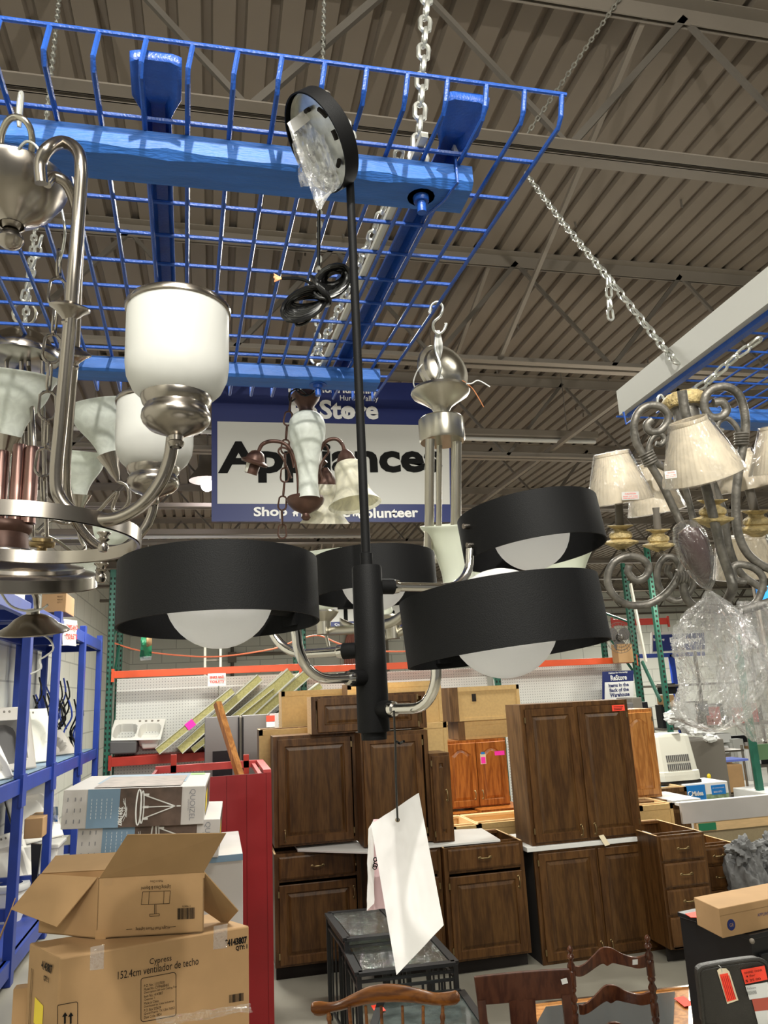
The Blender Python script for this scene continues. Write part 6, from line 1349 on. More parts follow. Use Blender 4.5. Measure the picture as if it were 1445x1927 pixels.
# open box on top
zb_ = zt_+.004
BL = at(181, 1766, z=zb_); BR = at(383, 1754, z=zb_); BL.z = BR.z = zb_; rt = (BR-BL); w_ = rt.length; rt.normalize(); bk = Vector((-rt.y, rt.x, 0)); f = -bk
TLz = OO+ray(193,1651)*((BL-OO).dot(bk)/ray(193,1651).dot(bk)); h_ = TLz.z-zb_
print('openbox', w_, h_, BL)
bv = at(100, 1758, z=zb_)-BL; bv = bv.normalized()*.30
o = thing('open_cardboard_box', 'open cardboard box with its flaps spread, on top of the ceiling fan carton', 'box', BL+rt*w_/2+bv/2)
T_ = Vector((0,0,h_))
for nm, a, b in (('front_wall', BL, BR), ('back_wall', BL+bv, BR+bv), ('side_wall', BL, BL+bv), ('side_wall', BR, BR+bv)):
    MB().prism([a, b, b+T_, a+T_], (bk if 'side' not in nm else rt)*(.004 if 'side' not in nm or a == BL else -.004)).build(nm, M['card'], o)
MB().prism([BL, BR, BR+bv, BL+bv], (0,0,.004)).build('bottom', M['card'], o)
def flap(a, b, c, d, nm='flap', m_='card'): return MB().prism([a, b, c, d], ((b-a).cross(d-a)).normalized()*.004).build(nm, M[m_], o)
zf = lambda px_, py_, y_: at(px_, py_, y=y_)
A_, B_ = BL+T_, BR+T_
flap(A_+rt*.005, B_, zf(426, 1567, B_.y-.09), zf(240, 1570, A_.y-.09), m_='cardin_shaded')
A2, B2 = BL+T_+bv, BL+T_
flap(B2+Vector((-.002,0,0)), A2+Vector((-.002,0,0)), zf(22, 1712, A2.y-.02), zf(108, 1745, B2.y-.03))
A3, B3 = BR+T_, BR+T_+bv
flap(A3+Vector((.002,0,0)), B3+Vector((.002,0,0)), zf(425, 1740, B3.y-.05), zf(449, 1713, A3.y+.05), m_='cardin_shaded')
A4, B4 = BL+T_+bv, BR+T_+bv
flap(A4, B4, B4+bk*.14+ZZ*.04, A4+bk*.14+ZZ*.04, m_='cardin_shaded')
flap(zf(22,1712,A2.y-.02), zf(30,1690,A2.y), zf(0,1770,A2.y+.0), zf(-8,1782,A2.y-.05), m_='card')
Pg = lambda px_, py_, e=.003: OO+ray(px_, py_)*((BL-OO).dot(bk)/ray(px_, py_).dot(bk))+f*e
k2 = (BL-OO).dot(FW)/F
text('Lighting Deco & Beyond', Pg(294, 1669), -rt, -ZZ, 56*k2, M['ink'], o, height=8*k2); text('Made in China', Pg(295, 1658), -rt, -ZZ, 24*k2, M['ink'], o, height=4*k2); text('4-Light Flush Mount Lighting', Pg(288, 1746), -rt, -ZZ, 64*k2, M['ink'], o, height=7*k2)
mb = MB()
for a_, b_ in (((269,1678),(321,1676)),((266,1702),(319,1700)),((269,1678),(266,1702)),((321,1676),(319,1700)),((281,1678),(280,1701)),((309,1677),(308,1700)),((291,1702),(291,1719)),((294,1702),(294,1719)),((282,1720),(300,1719)),((282,1724),(300,1723)),((282,1720),(282,1724)),((300,1719),(300,1723)),((238,1749),(249,1748)),((320,1744),(331,1743))):
    mb.bar(Pg(*a_), Pg(*b_), .0014, .0008, up=f)
mb.build('lamp_drawing', M['ink'], o)
mb = MB()
for q in range(19): mb.bar(Pg(335+q*1.7, 1709-q*.1), Pg(335+q*1.7, 1730-q*.1), rr.uniform(.0008, .0026), .0008, up=f)
mb.build('bar_code', M['ink'], o)
text('1190876', Pg(351, 1705), -rt, -ZZ, 16*k2, M['ink'], o, height=3*k2)
for c_ in ([(180,1750),(200,1750),(199,1767),(179,1768)], [(196,1652),(212,1652),(211,1665),(195,1666)], [(379,1642),(386,1642),(385,1652),(378,1652)]): MB().add([Pg(*p, .0015) for p in c_], [(0,3,2,1)]).build('tape_patch', M['tape'], o)
# ============================================================ FOREGROUND FURNITURE
# nesting glass tables
def nest(lab, fl, fr_, bl, z, drop=.04):
    FL = at(*fl, z=z); FR = at(*fr_, z=z); BL_ = at(*bl, z=z)
    rt = (FR-FL); w_ = rt.length; rt.normalize(); bk = (BL_-FL); dp = bk.length; bk.normalize(); BR_ = FR+bk*dp
    o = thing('nesting_table', lab, 'table', ((FL+BR_)/2-Vector((0,0,z))), 'black iron glass topped nesting tables')
    mb = MB()
    for a, b in ((FL, FR), (FR, BR_), (BR_, BL_), (BL_, FL)): mb.bar(a, b, .045, .018)
    mb.build('top_frame', M['blackiron'], o)
    mb = MB()
    for k in (1, 2):
        for a, b in ((FL, FR), (FR, BR_), (BR_, BL_), (BL_, FL)): mb.bar(a-ZZ*.04*k, b-ZZ*.04*k, .014, .014)
    mb.build('apron_rail', M['blackiron'], o)
    q = .03; MB().prism([FL+rt*q+bk*q, FR-rt*q+bk*q, BR_-rt*q-bk*q, BL_+rt*q-bk*q], (0,0,.008)).build('glass_top', M['glass'], o)
    for c in (FL, FR, BR_, BL_): MB().bar(c-ZZ*.005, Vector((c.x, c.y, 0)), .026).build('leg', M['blackiron'], o)
    for a, b in ((FL, BL_), (FR, BR_)):
        for k in range(1, 5): p = a.lerp(b, k/5); MB().bar(p-ZZ*.08, Vector((p.x, p.y, .08)), .01).build('side_bar', M['blackiron'], o)
        MB().bar(Vector((a.x, a.y, .08)), Vector((b.x, b.y, .08)), .014).build('foot_rail', M['blackiron'], o)
    for k in range(1, 4): p = FL.lerp(FR, .55+k*.1); MB().bar(p-ZZ*.08, Vector((p.x, p.y, .08)), .012).build('side_bar', M['blackiron'], o)
    return FL, FR, BL_, BR_
nest('taller black iron nesting table nearest the paper tag, with a clear glass top', (675,1833), (856,1812), (642,1770), .56)
nest('black iron nesting table further back with a glass top, under the paper tag', (652,1768), (765,1757), (617,1720), .63)
# low glass coffee table
z = .42
q4 = [at(700,1945,z=z), at(950,1985,z=z), at(868,1868,z=z), at(720,1880,z=z)]
o = thing('coffee_table', 'low black framed glass coffee table behind the arched chair back', 'table', (sum(q4, Vector())/4)-Vector((0,0,z)))
mb = MB()
for i in range(4): mb.bar(q4[i], q4[(i+1) % 4], .04, .03)
mb.build('top_frame', M['blackiron'], o); MB().prism([p-ZZ*.002 for p in q4], (0,0,.008)).build('glass_top', mat('cloudy_glass_top', (.10,.12,.115), .06, var=.6, scale=9, spec=.8), o)
for p in q4: MB().bar(p, (p.x, p.y, 0), .035).build('leg', M['blackiron'], o)
c = at(712, 1898, z=z+.012); tag(MB().prism([at(698,1893,z=z+.012), at(716,1890,z=z+.012), at(726,1902,z=z+.012), at(706,1906,z=z+.012)], (0,0,.002)).build('price_tag', M['tagred']), 'red price tag on the low glass table, seen through the arched chair back', 'tag')
# wooden framed coffee table with grey glass
z = .46
q4 = [at(960,1960,z=z), at(1300,1960,z=z), at(1300,1858,z=z), at(1000,1893,z=z)]
o = thing('coffee_table', 'wood framed coffee table with dark glass and a red tag, behind the ladder back chair', 'table', (sum(q4, Vector())/4)-Vector((0,0,z)))
mb = MB()
cen = sum(q4, Vector())/4
MB().prism(q4, (0,0,-.03)).build('wood_top', M['honey'], o, bevel=.004)
qi = [cen+(p-cen)*.80 for p in q4]; MB().prism([p+ZZ*.001 for p in qi], (0,0,.006)).build('glass_inlay', mat('smoked_glass', (.06,.065,.065), .12, spec=.7), o)
for i in range(4): mb.bar(q4[i]+ZZ*.004, q4[(i+1) % 4]+ZZ*.004, .018, .012)
mb.build('chrome_trim', M['chrome'], o)
for p in q4: MB().bar(p-ZZ*.03, (p.x, p.y, 0), .05).build('leg', M['honey'], o)
tag(MB().prism([at(1268,1879,z=z+.009), at(1286,1875,z=z+.009), at(1308,1891,z=z+.009), at(1288,1895,z=z+.009)], (0,0,.002)).build('price_tag', M['tagred']), 'red price tag lying on the dark glass coffee table', 'tag')
# arched crest chair
zc = 2.62
def chair_lower(o, c, w_, mt, zs=.45, dp=.44):
    f = -F0
    MB().prism([c-X0*w_/2+f*0, c+X0*w_/2, c+X0*w_/2*.95+f*dp, c-X0*w_/2*.95+f*dp], (0,0,.03)).build('seat', mt, o, bevel=.01)
    for sx in (-1, 1):
        for k, off in ((0, .02), (1, dp-.04)): MB().tube([c+X0*sx*(w_/2-.04)+f*off, c+X0*sx*(w_/2-.01)+f*(off*1.05)-ZZ*zs], [.02,.015], 12).build('leg', mt, o)
        MB().tube([c+X0*sx*(w_/2-.03)+f*.03-ZZ*.25, c+X0*sx*(w_/2-.03)+f*(dp-.04)-ZZ*.25], .010, 8).build('stretcher', mt, o)
cb_ = at(725, 1880, d=zc); base = Vector((cb_.x, cb_.y, .45))
o = thing('spindle_chair', 'warm maple spindle back chair with an arched crest rail, bottom centre', 'chair', (base.x, base.y, 0))
top_ = [(585,1893),(588,1886),(600,1884),(620,1886),(640,1882),(668,1868),(695,1856),(725,1851),(760,1854),(795,1862),(820,1868),(845,1866),(858,1864),(865,1872)]
bot_ = [(586,1902),(592,1910),(603,1912),(622,1906),(645,1901),(668,1895),(695,1889),(725,1886),(760,1886),(795,1889),(820,1892),(845,1892),(858,1890),(864,1884)]
n_ = len(top_); mb = MB(); vs = []
ccurve = lambda px_: zc+.05*(1-((px_-725)/140)**2)
tp_, _ = catmull([at(a, b, d=ccurve(a)) for a, b in top_], 4); bt_, _ = catmull([at(a, b, d=ccurve(a)) for a, b in bot_], 4)
n_ = len(tp_)
for a, b in zip(tp_, bt_):
    m_ = (a+b)/2; up_ = (a-b)/2
    for k in range(10): an = 2*PI*k/10; vs.append(m_+up_*math.sin(an)*(1 if True else 0)-F0*.014*math.cos(an))
mb.add(vs, [(i*10+k, i*10+(k+1) % 10, (i+1)*10+(k+1) % 10, (i+1)*10+k) for i in range(n_-1) for k in range(10)]+[tuple(range(10)), tuple((n_-1)*10+k for k in range(10))], True)
mb.build('crest_rail', M['maple'], o)
for px_, th in ((617, 9), (657, 7), (688, 6), (717, 6), (757, 5.5), (796, 6), (833, 9)):
    A = at(px_, 1893, d=zc+.02); B = Vector((base.x+(A.x-base.x)*.8, base.y+(A.y-base.y)*.8, .48))
    k = zc/F*th/2
    if th > 8: MB().tube([A.lerp(B, t_) for t_ in (0,.04,.07,.10,.14,.18,.22,.5,.7,.85,1)], [k*.7,k*.7,k*1.2,k*.8,k*1.5,k*1.6,k*.8,k*1.4,k*1.6,k,k], 12, smooth_path=2).build('spindle', M['maple'], o)
    else: MB().tube([A, A.lerp(B, .5), B], [k, k*1.3, k], 10).build('spindle', M['maple'], o)
chair_lower(o, base, .48, M['maple'])
# slab back chair
zc = 2.92
cb_ = at(985, 1850, d=zc); base = Vector((cb_.x, cb_.y, .45))
o = thing('slab_back_chair', 'dark mahogany chair with a wide plain top slab and a small white sticker', 'chair', (base.x, base.y, 0))
def bent(mb, c4, zc_, th=.018, n=12, bow=.03):
    (a, b, c, d) = c4
    f = lambda u, v: at((a[0]*(1-u)+b[0]*u)*(1-v)+(d[0]*(1-u)+c[0]*u)*v, (a[1]*(1-u)+b[1]*u)*(1-v)+(d[1]*(1-u)+c[1]*u)*v-2*math.sin(PI*u)*(1-v), d=zc_+bow*math.sin(PI*u))
    vs = []; 
    for i in range(n+1):
        u = i/n; p, q = f(u, 0), f(u, 1); vs += [p, q, q+F0*th, p+F0*th]
    mb.add(vs, [(i*4+k, i*4+(k+1) % 4, (i+1)*4+(k+1) % 4, (i+1)*4+k) for i in range(n) for k in range(4)]+[(0,1,2,3), tuple(n*4+k for k in range(4))]); return mb
bent(MB(), [(892,1839),(1072,1824),(1080,1878),(899,1893)], zc).build('top_slab', M['mahog'], o, bevel=.004)
for a_, b_ in (((905,1880),(912,1945)), ((1064,1870),(1072,1940))): MB().bar(at(*a_, d=zc+.012), at(*b_, d=zc+.0), .032, .022, up=F0).build('back_post', M['mahog'], o)
for a_, b_ in (((905,1880),912), ((1064,1870),1072)): A = at(b_, 1940, d=zc); MB().bar(A, (A.x, A.y+.0, .46), .032, .022, up=F0).build('lower_post', M['mahog'], o)
bent(MB(), [(958,1885),(1007,1881),(1012,1950),(964,1954)], zc+.02, bow=.01).build('splat', M['mahog'], o)
A = at(988, 1950, d=zc+.02); MB().bar(A, (A.x, A.y, .46), .09, .016, up=F0).build('lower_splat', M['mahog'], o)
MB().add([at(a, b, d=zc-.004) for a, b in ((1055,1843),(1066,1840),(1069,1850),(1058,1853))], [(0,1,2,3)]).build('white_sticker', M['white'], o)
chair_lower(o, base, .42, M['mahog'])
# ladder back chair
zc = 3.02
cb_ = at(1150, 1830, d=zc); base = Vector((cb_.x, cb_.y, .45))
o = thing('ladder_back_chair', 'glossy walnut ladder back chair with turned posts and ball finials', 'chair', (base.x, base.y, 0))
def turned(p0, p1, name='back_post'):
    A = at(*p0, d=zc); B = at(*p1, d=zc); L_ = (B-A).length; k = zc/F
    pr = [(0,0),(3,3),(5.5,7),(5.5,10),(3,14),(2.6,16),(6,19),(7,22),(5,25),(3.4,27),(3.6,31),(6.5,36),(7.5,39),(7.5,44),(5,46),(7,48),(7.5,52),(7.5,76),(5,78),(7,82),(7,84),(4.6,88),(5,92),(8,99),(8,101),(5,108),(7.5,115),(7.5,117),(5,124),(6,127),(7.5,129),(7.5,150),(5,153),(7.5,159),(5,166),(7.5,173),(7.5,200)]
    MB().lathe([(r*k, h*k*1.02) for r, h in pr], A, B-A, n=20).build(name, M['walnut'], o)
    C_ = A+(B-A).normalized()*200*k*1.02; MB().tube([C_, (C_.x, C_.y, .45)], .015, 12).build('lower_post', M['walnut'], o)
turned((1072,1778), (1084,1960)); turned((1217,1758), (1236,1940))
def serp(pt, pb):
    a, _ = catmull([at(x, y, d=zc+.03*math.sin(PI*(x-pt[0][0])/(pt[-1][0]-pt[0][0]))) for x, y in pt], 6); b, _ = catmull([at(x, y, d=zc+.03*math.sin(PI*(x-pt[0][0])/(pt[-1][0]-pt[0][0]))) for x, y in pb], 6)
    vs = []
    for p, q in zip(a, b): vs += [p, q, q+F0*.014, p+F0*.014]
    n_ = len(a); MB().add(vs, [(i*4+k, i*4+(k+1) % 4, (i+1)*4+(k+1) % 4, (i+1)*4+k) for i in range(n_-1) for k in range(4)]+[(0,1,2,3), tuple((n_-1)*4+k for k in range(4))]).build('slat', M['walnut'], o, bevel=.002)
T1 = [(1082,1819),(1092,1819),(1104,1812),(1118,1798),(1130,1786),(1140,1783),(1152,1785),(1168,1794),(1184,1800),(1200,1802),(1216,1797)]
B1 = [(1084,1838),(1094,1838),(1106,1832),(1120,1822),(1134,1814),(1143,1818),(1153,1813),(1168,1816),(1186,1820),(1202,1823),(1218,1820)]
serp(T1, B1); serp([(x+7, y+72-(x-1082)*.02) for x, y in T1], [(x+7, y+72-(x-1082)*.02) for x, y in B1]); serp([(x+14, y+143-(x-1082)*.03) for x, y in T1], [(x+14, y+143-(x-1082)*.03) for x, y in B1])
MB().add([at(a, b, d=zc-.006) for a, b in ((1190,1806),(1200,1805),(1200,1815),(1190,1816))], [(0,1,2,3)]).build('white_sticker', M['white'], o)
chair_lower(o, base, .40, M['walnut'])
# black dresser and the carton on it
z = .95
A = at(1278, 1724, z=z); B = at(1412, 1768, z=z); print('dresser', A, B)
d_ = (B-A).normalized(); r_ = Vector((-d_.y, d_.x, 0)); r_ = r_ if r_.x > 0 else -r_
o = thing('black_dresser', 'low black wooden dresser under the small cardboard carton at the right edge', 'dresser', (A+B)/2+r_*.25-ZZ*z)
MB().prism([A, B, B+r_*.8, A+r_*.8], (0,0,-z)).build('body', M['blackwood'], o, bevel=.004)
MB().prism([A-r_*.01, B-r_*.01+d_*.01, B+r_*.81+d_*.01, A+r_*.81], (0,0,.02)).build('top_board', M['blackwood'], o, bevel=.003)
dr = MB().prism([B+r_*.03+d_*.0-ZZ*.06, B+r_*.77-ZZ*.06, B+r_*.77-ZZ*.24, B+r_*.03-ZZ*.24], d_*.018).build('drawer', M['blackwood'], o, bevel=.003)
MB().ball(at(1415, 1771, d=(B-OO).dot(FW)-.03), .011, 8).build('knob', M['steel'], dr)
MB().prism([B+r_*.01+d_*.02-ZZ*.12, B+r_*.5+d_*.02-ZZ*.12, B+r_*.5+d_*.02-ZZ*.19, B+r_*.01+d_*.02-ZZ*.19], d_*.01).build('white_insert', M['white'], o)
zt_ = z+.022
tag(MB().prism([at(1289,1720,z=zt_), at(1310,1716,z=zt_), at(1312,1727,z=zt_), at(1300,1727,z=zt_)], (0,0,.002)).build('price_tag', M['tagred']), 'red tag on the black dresser beside the carton', 'tag')
BLk = at(1312, 1741, z=zt_+.001); FLk = at(1360, 1766, z=zt_+.001); FRk = at(1450, 1746, z=zt_+.001)
o = thing('small_carton', 'flat brown carton with a round blue emblem on the black dresser', 'carton', FLk+(FRk-FLk)/2)
top_h = .115; f2 = (FRk-FLk).normalized(); b2 = (BLk-FLk); T_ = Vector((0,0,top_h)); w2 = .75
MB().prism([FLk, FLk+f2*w2, FLk+f2*w2+b2, FLk+b2], T_).build('box_body', M['card'], o, bevel=.003)
nrm = Vector((f2.y, -f2.x, 0)); nrm = nrm if nrm.dot(OO-FLk) > 0 else -nrm
MB().lathe([(.0,0),(.022,0),(.022,.001),(0,.001)], FLk+f2*.055+ZZ*.045+nrm*.001, nrm, n=24).build('round_emblem', M['navy'], o)
text('GE', FLk+f2*.055+ZZ*.045+nrm*.003, f2, ZZ, .022, M['card'], o)
text('APPLIANCES', FLk+f2*.26+ZZ*.06+nrm*.001, f2, ZZ, .10, M['navy'], o); MB().prism([FLk+ZZ*.085+nrm*.001, FLk+f2*w2+ZZ*.085+nrm*.001, FLk+f2*w2+ZZ*.087+nrm*.001, FLk+ZZ*.087+nrm*.001], nrm*.0006).build('seam', M['cardin_shaded'], o)
# black leather chair with tags
zc = 2.28
o = thing('leather_chair', 'black leather backed chair with red tags and a printed label, bottom right corner', 'chair', at(1395, 1960, d=zc)*1.0-Vector((0,0,0)))
def lf(u, v):
    x = 1316+ (148*u) + 22*v; yy = 1824-14*u*(1)+(130*v)
    r = 14; 
    return at(x, yy, d=zc+.03*math.sin(PI*u)+.01*math.sin(PI*v))
out_ = [(1325,1930),(1320,1880),(1315,1835),(1319,1824),(1330,1819),(1370,1812),(1415,1806),(1432,1807),(1444,1818),(1450,1850),(1455,1940)]
poly = [at(a, b, d=zc+.02*math.sin(PI*max(0,min(1,(a-1316)/130)))) for a, b in catmull([Vector((a,b,0)) for a,b in out_], 3)[0] for a, b in [(a, b)]] if False else [at(p.x, p.y, d=zc) for p in catmull([Vector((a,b,0)) for a,b in out_], 3)[0]]
MB().prism(poly, F0*.045).build('backrest', M['leather'], o, bevel=.010)
MB().tube([p-F0*-.002 for p in poly], .006, 8).build('piping', M['leather'], o)
zz = at(1390, 1940, d=zc).z; b_ = at(1390, 1940, d=zc)
MB().prism([b_-X0*.12, b_+X0*.14, b_+X0*.14+F0*.04, b_-X0*.12+F0*.04], (0,0,-(zz-.5))).build('lower_back', M['leather'], o)
sc_c = Vector((b_.x, b_.y, .45)); MB().prism([sc_c-X0*.23, sc_c+X0*.23, sc_c+X0*.23+F0*.28, sc_c-X0*.23+F0*.28], (0,0,.07)).build('seat', M['leather'], o, bevel=.02)
for sx in (-1, 1):
    for k in (.03, .26): p = sc_c+X0*sx*.2+F0*k; MB().bar(p, (p.x, p.y, 0), .035).build('leg', M['blackwood'], o)
def plate(c4, m_, nm, par, dd=-.004): return MB().prism([at(a, b, d=zc+dd) for a, b in c4], -F0*.0012).build(nm, m_, par)
t1 = plate([(1349,1826),(1354,1822),(1366,1822),(1372,1828),(1389,1882),(1368,1889)], M['manila'], 'manila_tag', o)
plate([(1354,1834),(1369,1831),(1385,1880),(1368,1885)], M['tagred'], 'price_tag', o, -.007)
MB().tube([at(1359,1829,d=zc-.006), at(1356,1820,d=zc-.01), at(1350,1815,d=zc)], .001, 5).build('tag_string', M['white'], o)
plate([(1394,1825),(1438,1817),(1444,1843),(1402,1852)], M['tagred'], 'price_tag', o)
L_ = plate([(1402,1855),(1444,1848),(1450,1876),(1410,1881)], M['white'], 'paper_label', o); plate([(1414,1880),(1450,1875),(1456,1900),(1420,1903)], mat('brick_red_print', (.45,.09,.06), .5), 'paper_label', o)
plate([(1420,1903),(1456,1899),(1462,1930),(1428,1934)], M['white'], 'paper_label', o)
rD = (at(1438,1822,d=zc)-at(1398,1829,d=zc)).normalized(); uD = (at(1394,1825,d=zc)-at(1402,1852,d=zc)).normalized(); kz = zc/F
for s_, px_, py_, w__, h__, m_ in (('DINING  CHAIR', 1417, 1828, 34, 4, 'ink'), ('4 for', 1412, 1836, 18, 4, 'ink'), ('$ 25.00', 1417, 1844, 28, 5, 'ink'), ('ReStore', 1414, 1859, 16, 4, 'greyink'), ('||||||||||||', 1414, 1868, 18, 7, 'ink')): text(s_, at(px_, py_, d=zc-.008), rD, uD, w__*kz, M[m_], o, height=h__*kz)
mb = MB()
for q in range(5): mb.bar(at(1358+q*3.4, 1838-q*.7, d=zc-.010), at(1371+q*3.2, 1882-q*.7, d=zc-.010), .0012, .0005, up=F0)
mb.build('handwriting', mat('dark_red_ink', (.4,.01,.01), .6), o)
# ============================================================ RIGHT BACKGROUND
yh = 7.9
x0, x1, z0, z1 = xz(1233, 1318, 1383, 1470, yh)
o = thing('humidifier', 'cream console humidifier with a slotted front grille, right of the honey cabinet', 'humidifier', ((x0+x1)/2, yh+.15, z0))
w_ = x1-x0; h_ = z1-z0; dp = .30
def hs(u, v, s=0): 
    tp = .06*v*w_; return Vector((x0+tp*.3+(w_-tp*1.6)*u, yh+s*dp+.05*v*(1-s), z0+h_*v))
mb = MB(); vs = []; ns = 12
def hring(v, gr=0):
    r = []
    for (u0, s0, u1, s1) in ((0,0,1,0),(1,0,1,1),(1,1,0,1),(0,1,0,0)):
        for q in range(6):
            t_ = q/6; u = u0+(u1-u0)*t_; s = s0+(s1-s0)*t_; cx_ = u-.5; cs = s-.5; k = (abs(cx_*2)**6+abs(cs*2)**6)**(-1/6) if (cx_ or cs) else 1; k = min(k, 1)
            p = hs(.5+cx_*k*(1+gr), v, .5+cs*k*(1+gr)); p.z += (.02*math.sin(PI*u) - .0) if v == 1 else 0; r.append(p)
    return r
rs = [hring(0,0), hring(.12,.03), hring(.20,.03), hring(.21,-.02), hring(.5,-.02), hring(.96,-.03), hring(1,-.08)]
vs = [p for r in rs for p in r]; n_ = 24
mb.add(vs, [(i*n_+k, i*n_+(k+1) % n_, (i+1)*n_+(k+1) % n_, (i+1)*n_+k) for i in range(6) for k in range(n_)]+[tuple(range(n_))[::-1], tuple(6*n_+k for k in range(n_))], False)
mb.build('housing', M['cream'], o, bevel=.006)
mb = MB()
for r_ in range(2):
    for q in range(12): c = hs(.28+.045*q, .30+.19*r_)+Vector((0,.003,0)); mb.box((c.x-.005, c.y-.012, c.z-.035), (c.x+.005, c.y+.01, c.z+.035))
tag(mb.build('grille_slots', M['rubber'], o), kind='stuff')
c = hs(.62, 1, .15); MB().lathe([(0,0),(.06,0),(.055,.012),(0,.014)], c+Vector((0,0,.012)), n=20).build('control_pad', M['boxgrey'], o)
MB().box((x0+.03, yh+.01, z0-.03), (x1-.02, yh+dp-.02, z0)).build('base_tray', M['blackapp'], o)
x0, x1, z0b, z1b = xz(1266, 1346, 1478, 1512, 8.1); z1b = z0-.035
o = thing('air_conditioner_carton', 'blue and white air conditioner carton below the cream humidifier', 'carton', ((x0+x1)/2, 8.0, 0)); yq = 7.85
MB().box((x0, yq, 0.0), (x1, yq+.42, z1b)).build('box_body', M['signwhite'], o, bevel=.004)
w_ = x1-x0; zl = z1b-.25
MB().box((x0+.01, yq-.003, z1b-.18), (x0+w_*.46, yq, z1b-.015)).build('blue_panel', M['bluebox'], o); MB().box((x0+.01, yq-.003, zl-.05), (x0+w_*.46, yq, z1b-.18)).build('dark_panel', M['ink'], o)
text('Midea', (x0+w_*.27, yq-.006, z1b-.10), (1,0,0), ZZ, w_*.26, M['white'], o, height=.05, bold=.04)
MB().tube([(x0+w_*.10+.025*math.cos(a_), yq-.006, z1b-.10+.025*math.sin(a_)) for a_ in [math.radians(60+30*q) for q in range(10)]], .004, 6).build('swirl_mark', M['white'], o)
MB().box((x0+w_*.60, yq-.003, z1b-.13), (x0+w_*.93, yq, z1b-.03)).build('blue_panel', M['bluebox'], o); text('AIR CONDITIONER', (x0+w_*.76, yq-.006, z1b-.06), (1,0,0), ZZ, w_*.28, M['white'], o); text('8000 BTU', (x0+w_*.74, yq-.006, z1b-.10), (1,0,0), ZZ, w_*.2, M['white'], o)
MB().box((x0+w_*.47, yq-.002, z1b-.2), (x0+w_*.99, yq, z1b-.12)).build('green_panel', mat('soft_green_print', (.30,.42,.25), .5, var=.5, scale=20), o)
x0, x1, _, _ = xz(1223, 1262, 1488, 1503, 8.0); carton(1223, 1486, 1264, 1506, 7.86, .3, M['navy'], 'dark blue carton left of the blue and white air conditioner carton')
MB().box((0,0,0),(0,0,0))
e = at(1236, 1488, y=7.75); tag(MB().prism([at(1236,1482,y=7.8), at(1280,1482,y=7.8), at(1276,1484,y=7.8), at(1236,1490,y=7.6)], (0,.25,0)).build('glass_sheet', M['sky']), 'grey glass sheet under the humidifier', 'glass sheet')
for i in range(46):
    rq = random.Random(200+i); px_ = rq.uniform(1252, 1440); py_ = rq.choice((1338, 1386, 1402, 1440))+rq.uniform(-3, 3); y_ = rq.uniform(13.05, 13.3)
    e = at(px_, py_, y=y_); s_ = rq.uniform(.05, .14); zt3 = .4 if e.z < .9 else (1.17 if e.z < 1.6 else 1.95)
    tag(MB().box((e.x-s_, y_, zt3+.002), (e.x+s_, y_+.2, zt3+.002+rq.uniform(.12, .5))).build('shelf_goods', M[rq.choice(('blackapp', 'rubber', 'white', 'boxgrey', 'card', 'steel_dark', 'signgrey', 'redlight'))], bevel=.008), 'small boxed item on the far steel shelving beyond the crumpled bags', 'box', 'boxed items on the far steel shelving')
# cart with a carton
yc = 11.6; x0, x1, z0, z1 = xz(1352, 1402, 1415, 1482, yc); z0 = .12
o = thing('wire_cart', 'metal utility cart on casters holding cardboard, below the crumpled bags', 'cart', ((x0+x1)/2, yc+.3, 0))
for x in (x0, x1):
    for y in (yc, yc+.5): MB().tube([(x, y, z0), (x, y, z1+.1)], .02, 8).build('post', M['nickel'], o); MB().lathe([(.0,-.02),(.06,-.02),(.06,.02),(0,.02)], (x, y, .06), (1,.4,0), n=16).build('caster', M['rubber'], o)
for zz in (.15, z1): MB().box((x0-.02, yc-.02, zz), (x1+.02, yc+.52, zz+.03)).build('shelf', M['nickel'], o)
tag(MB().box((x0+.04, yc+.02, .19), (x1-.03, yc+.45, .62)).build('cardboard_box', M['card'], bevel=.01), 'brown box inside the metal utility cart', 'box')
e = at(1372, 1463, y=10.6); tag(MB().box((e.x-.55, 10.5, .80), (e.x+.30, 10.9, .83)).build('blue_board', mat('periwinkle_board', (.11,.15,.45), .5)), 'periwinkle blue board behind the humidifier', 'board')
e = at(1334, 1461, y=9.2); tag(MB().ball(e, .035, 10, (.8,.6,1)).build('yellow_tag', M['yellow']), 'small bright yellow tag right of the humidifier', 'tag')
# pile of wrapped fixtures and stacked goods in the distance
rr = random.Random(11)
ls_ = 0
for i in range(16):
    px_ = 1258+rr.uniform(0, 80); py_ = 1345+(px_-1258)*.45+rr.uniform(-12, 14); e = at(px_, py_, y=9.6+rr.uniform(-.2,.3))
    b = blob(e, rr.uniform(.05, .10), M['signwhite'] if i % 3 else M['white'], 'wrapped_fixture', None, seed=i*3.1, amp=.6, sc_v=(1.4,.8,.8), n=10)
    tag(b, 'small white wrapped fixture in the heap behind the humidifier', 'fixture', 'wrapped fixtures heaped behind the humidifier')
tag(MB().box((at(1258,1400,y=9.6).x, 9.4, 0), (at(1345,1400,y=9.6).x, 10.2, at(1300,1392,y=9.6).z)).build('display_counter', M['steel_dark'], bevel=.01), 'pale counter carrying the heap of wrapped fixtures', 'counter')
x0, x1, z0, z1 = xz(1190, 1236, 1312, 1392, 8.6)
for i, (a, b, t_, m_) in enumerate(((1186,1202,1322,'rubber'), (1200,1219,1312,'steel_dark'), (1217,1230,1320,'blackapp'), (1228,1238,1330,'steel_dark'))):
    x0, x1, z0, z1 = xz(a, b, t_, 1500, 8.8+.15*i); tag(MB().box((x0, 8.8+.15*i, 0), (x1, 9.2+.15*i, z1)).build('dark_slab', M[m_], bevel=.01), ['dark grey slab leaning left of the green upright', 'tallest dark slab behind the honey cabinet', 'black slab next to the tallest dark slab', 'rightmost dark slab beside the green upright'][i], 'panel')
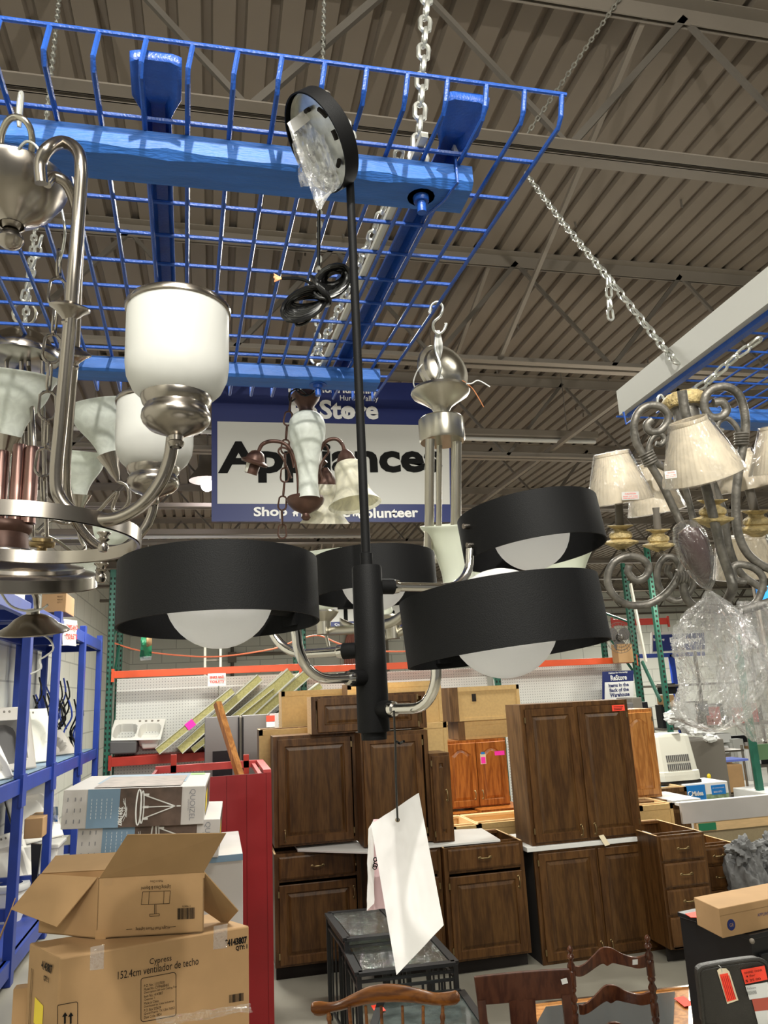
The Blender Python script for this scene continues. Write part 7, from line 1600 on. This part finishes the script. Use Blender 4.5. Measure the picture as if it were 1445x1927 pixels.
for i, (a, b, c_, d_, y_, m_, lab) in enumerate(((1348,1376,1380,1398,13.2,'white','white boxed fixture on the far shelf below the bags'), (1378,1412,1384,1400,13.3,'blackapp','black boxed goods on the far shelf below the bags'), (1350,1372,1404,1418,13.0,'signwhite','white bundle on the utility cart'), (1250,1270,1308,1330,13.0,'card','brown carton on the far shelf left of the bags'), (1250,1272,1286,1306,13.1,'blackapp','dark goods on the upper far shelf left of the bags'), (1322,1344,1392,1455,10.9,'boxgrey','tall pale carton right of the humidifier'), (1408,1420,1410,1470,12.5,'white','white board leaning beside the green post at the right edge'))):
    xa, xb, za, zb2 = xz(a, b, c_, d_, y_); tag(MB().box((xa, y_, za), (xb, y_+.25, zb2)).build('boxed_goods', M[m_], bevel=.01), lab, 'box')
o = thing('far_shelf', 'far steel shelving holding boxed goods behind the crumpled bags', 'shelf', (at(1340,1400,y=13.3).x, 13.4, 0))
xa = at(1235,1400,y=13.3).x; xb = at(1460,1400,y=13.3).x
for z in (.4, 1.17, 1.95): MB().box((xa, 13.0, z-.04), (xb, 13.6, z)).build('shelf_deck', M['steel_dark'], o)
for x in (xa, (xa+xb)/2, xb): MB().box((x-.03, 13.58, 0), (x+.03, 13.63, 2.6)).build('post', M['steel_dark'], o)
A = at(1414, 1400, y=9.0); o = thing('rack_upright', 'green upright at the right edge below the crumpled bags', 'rack upright', (A.x, 9.0, 0)); MB().box((A.x-.02, 8.97, 0), (A.x+.06, 9.03, 2.6)).build('post', M['green'], o); MB().box((A.x+.065, 9.1, 0), (A.x+.10, 9.16, 2.6)).build('post', M['steel_dark'], o)
xa = at(1428, 1440, y=9.2).x; tag(MB().box((xa, 9.2, .95), (xa+1.2, 9.24, at(1440,1400,y=9.2).z)).build('green_board', mat('olive_green_board', (.10,.19,.09), .6)), 'plain green board at the right edge below the bags', 'board')
tag(MB().box((xa-.3, 8.6, 0), (xa+1.2, 9.4, at(1440,1497,y=8.6).z)).build('white_chest', M['white'], bevel=.01), 'white chest top at the right edge under the green board', 'chest')
# grey bags
for i, (px_, py_, wv, hv) in enumerate(((1400, 1630, 32, 62), (1432, 1640, 34, 62), (1452, 1612, 30, 50))):
    e = at(px_, py_, y=5.9+.15*i); k = 6.3/F
    o = thing('grey_bag', ['grey cloth bag beside the shorter drawer cabinet', 'grey cloth bag at the right edge above the flat carton', 'grey cloth bag behind the other two, at the frame edge'][i], 'bag', (e.x, e.y, 0), 'grey cloth bags standing right of the drawers')
    zt2 = e.z+hv*k*.6; b = blob((e.x, e.y, zt2/2), .5, M['greycloth'], 'bag_body', o, seed=i*4.7, amp=.35, sc_v=(wv*k*1.5, .45, zt2*.98), n=36)
    blob((e.x, e.y-.03, zt2-.04), .12, M['greycloth'], 'gathered_top', o, seed=i*2.7+1, amp=.7, sc_v=(1,.8,.7), n=24)
# sky blue poster and cream panels far right behind the scroll lamp
e = at(1428, 1118, y=9.5); tag(MB().box((e.x-.02, 9.5, e.z-.15), (e.x+.5, 9.53, e.z+.12)).build('blue_poster', M['bluebox']), 'bright blue poster glimpsed behind the scroll chandelier', 'poster')
tag(MB().box((e.x-.02, 9.55, 0), (e.x+.02, 9.6, 5.0)).build('poster_pole', M['steel']), 'steel pole behind the bright blue poster', 'pole')
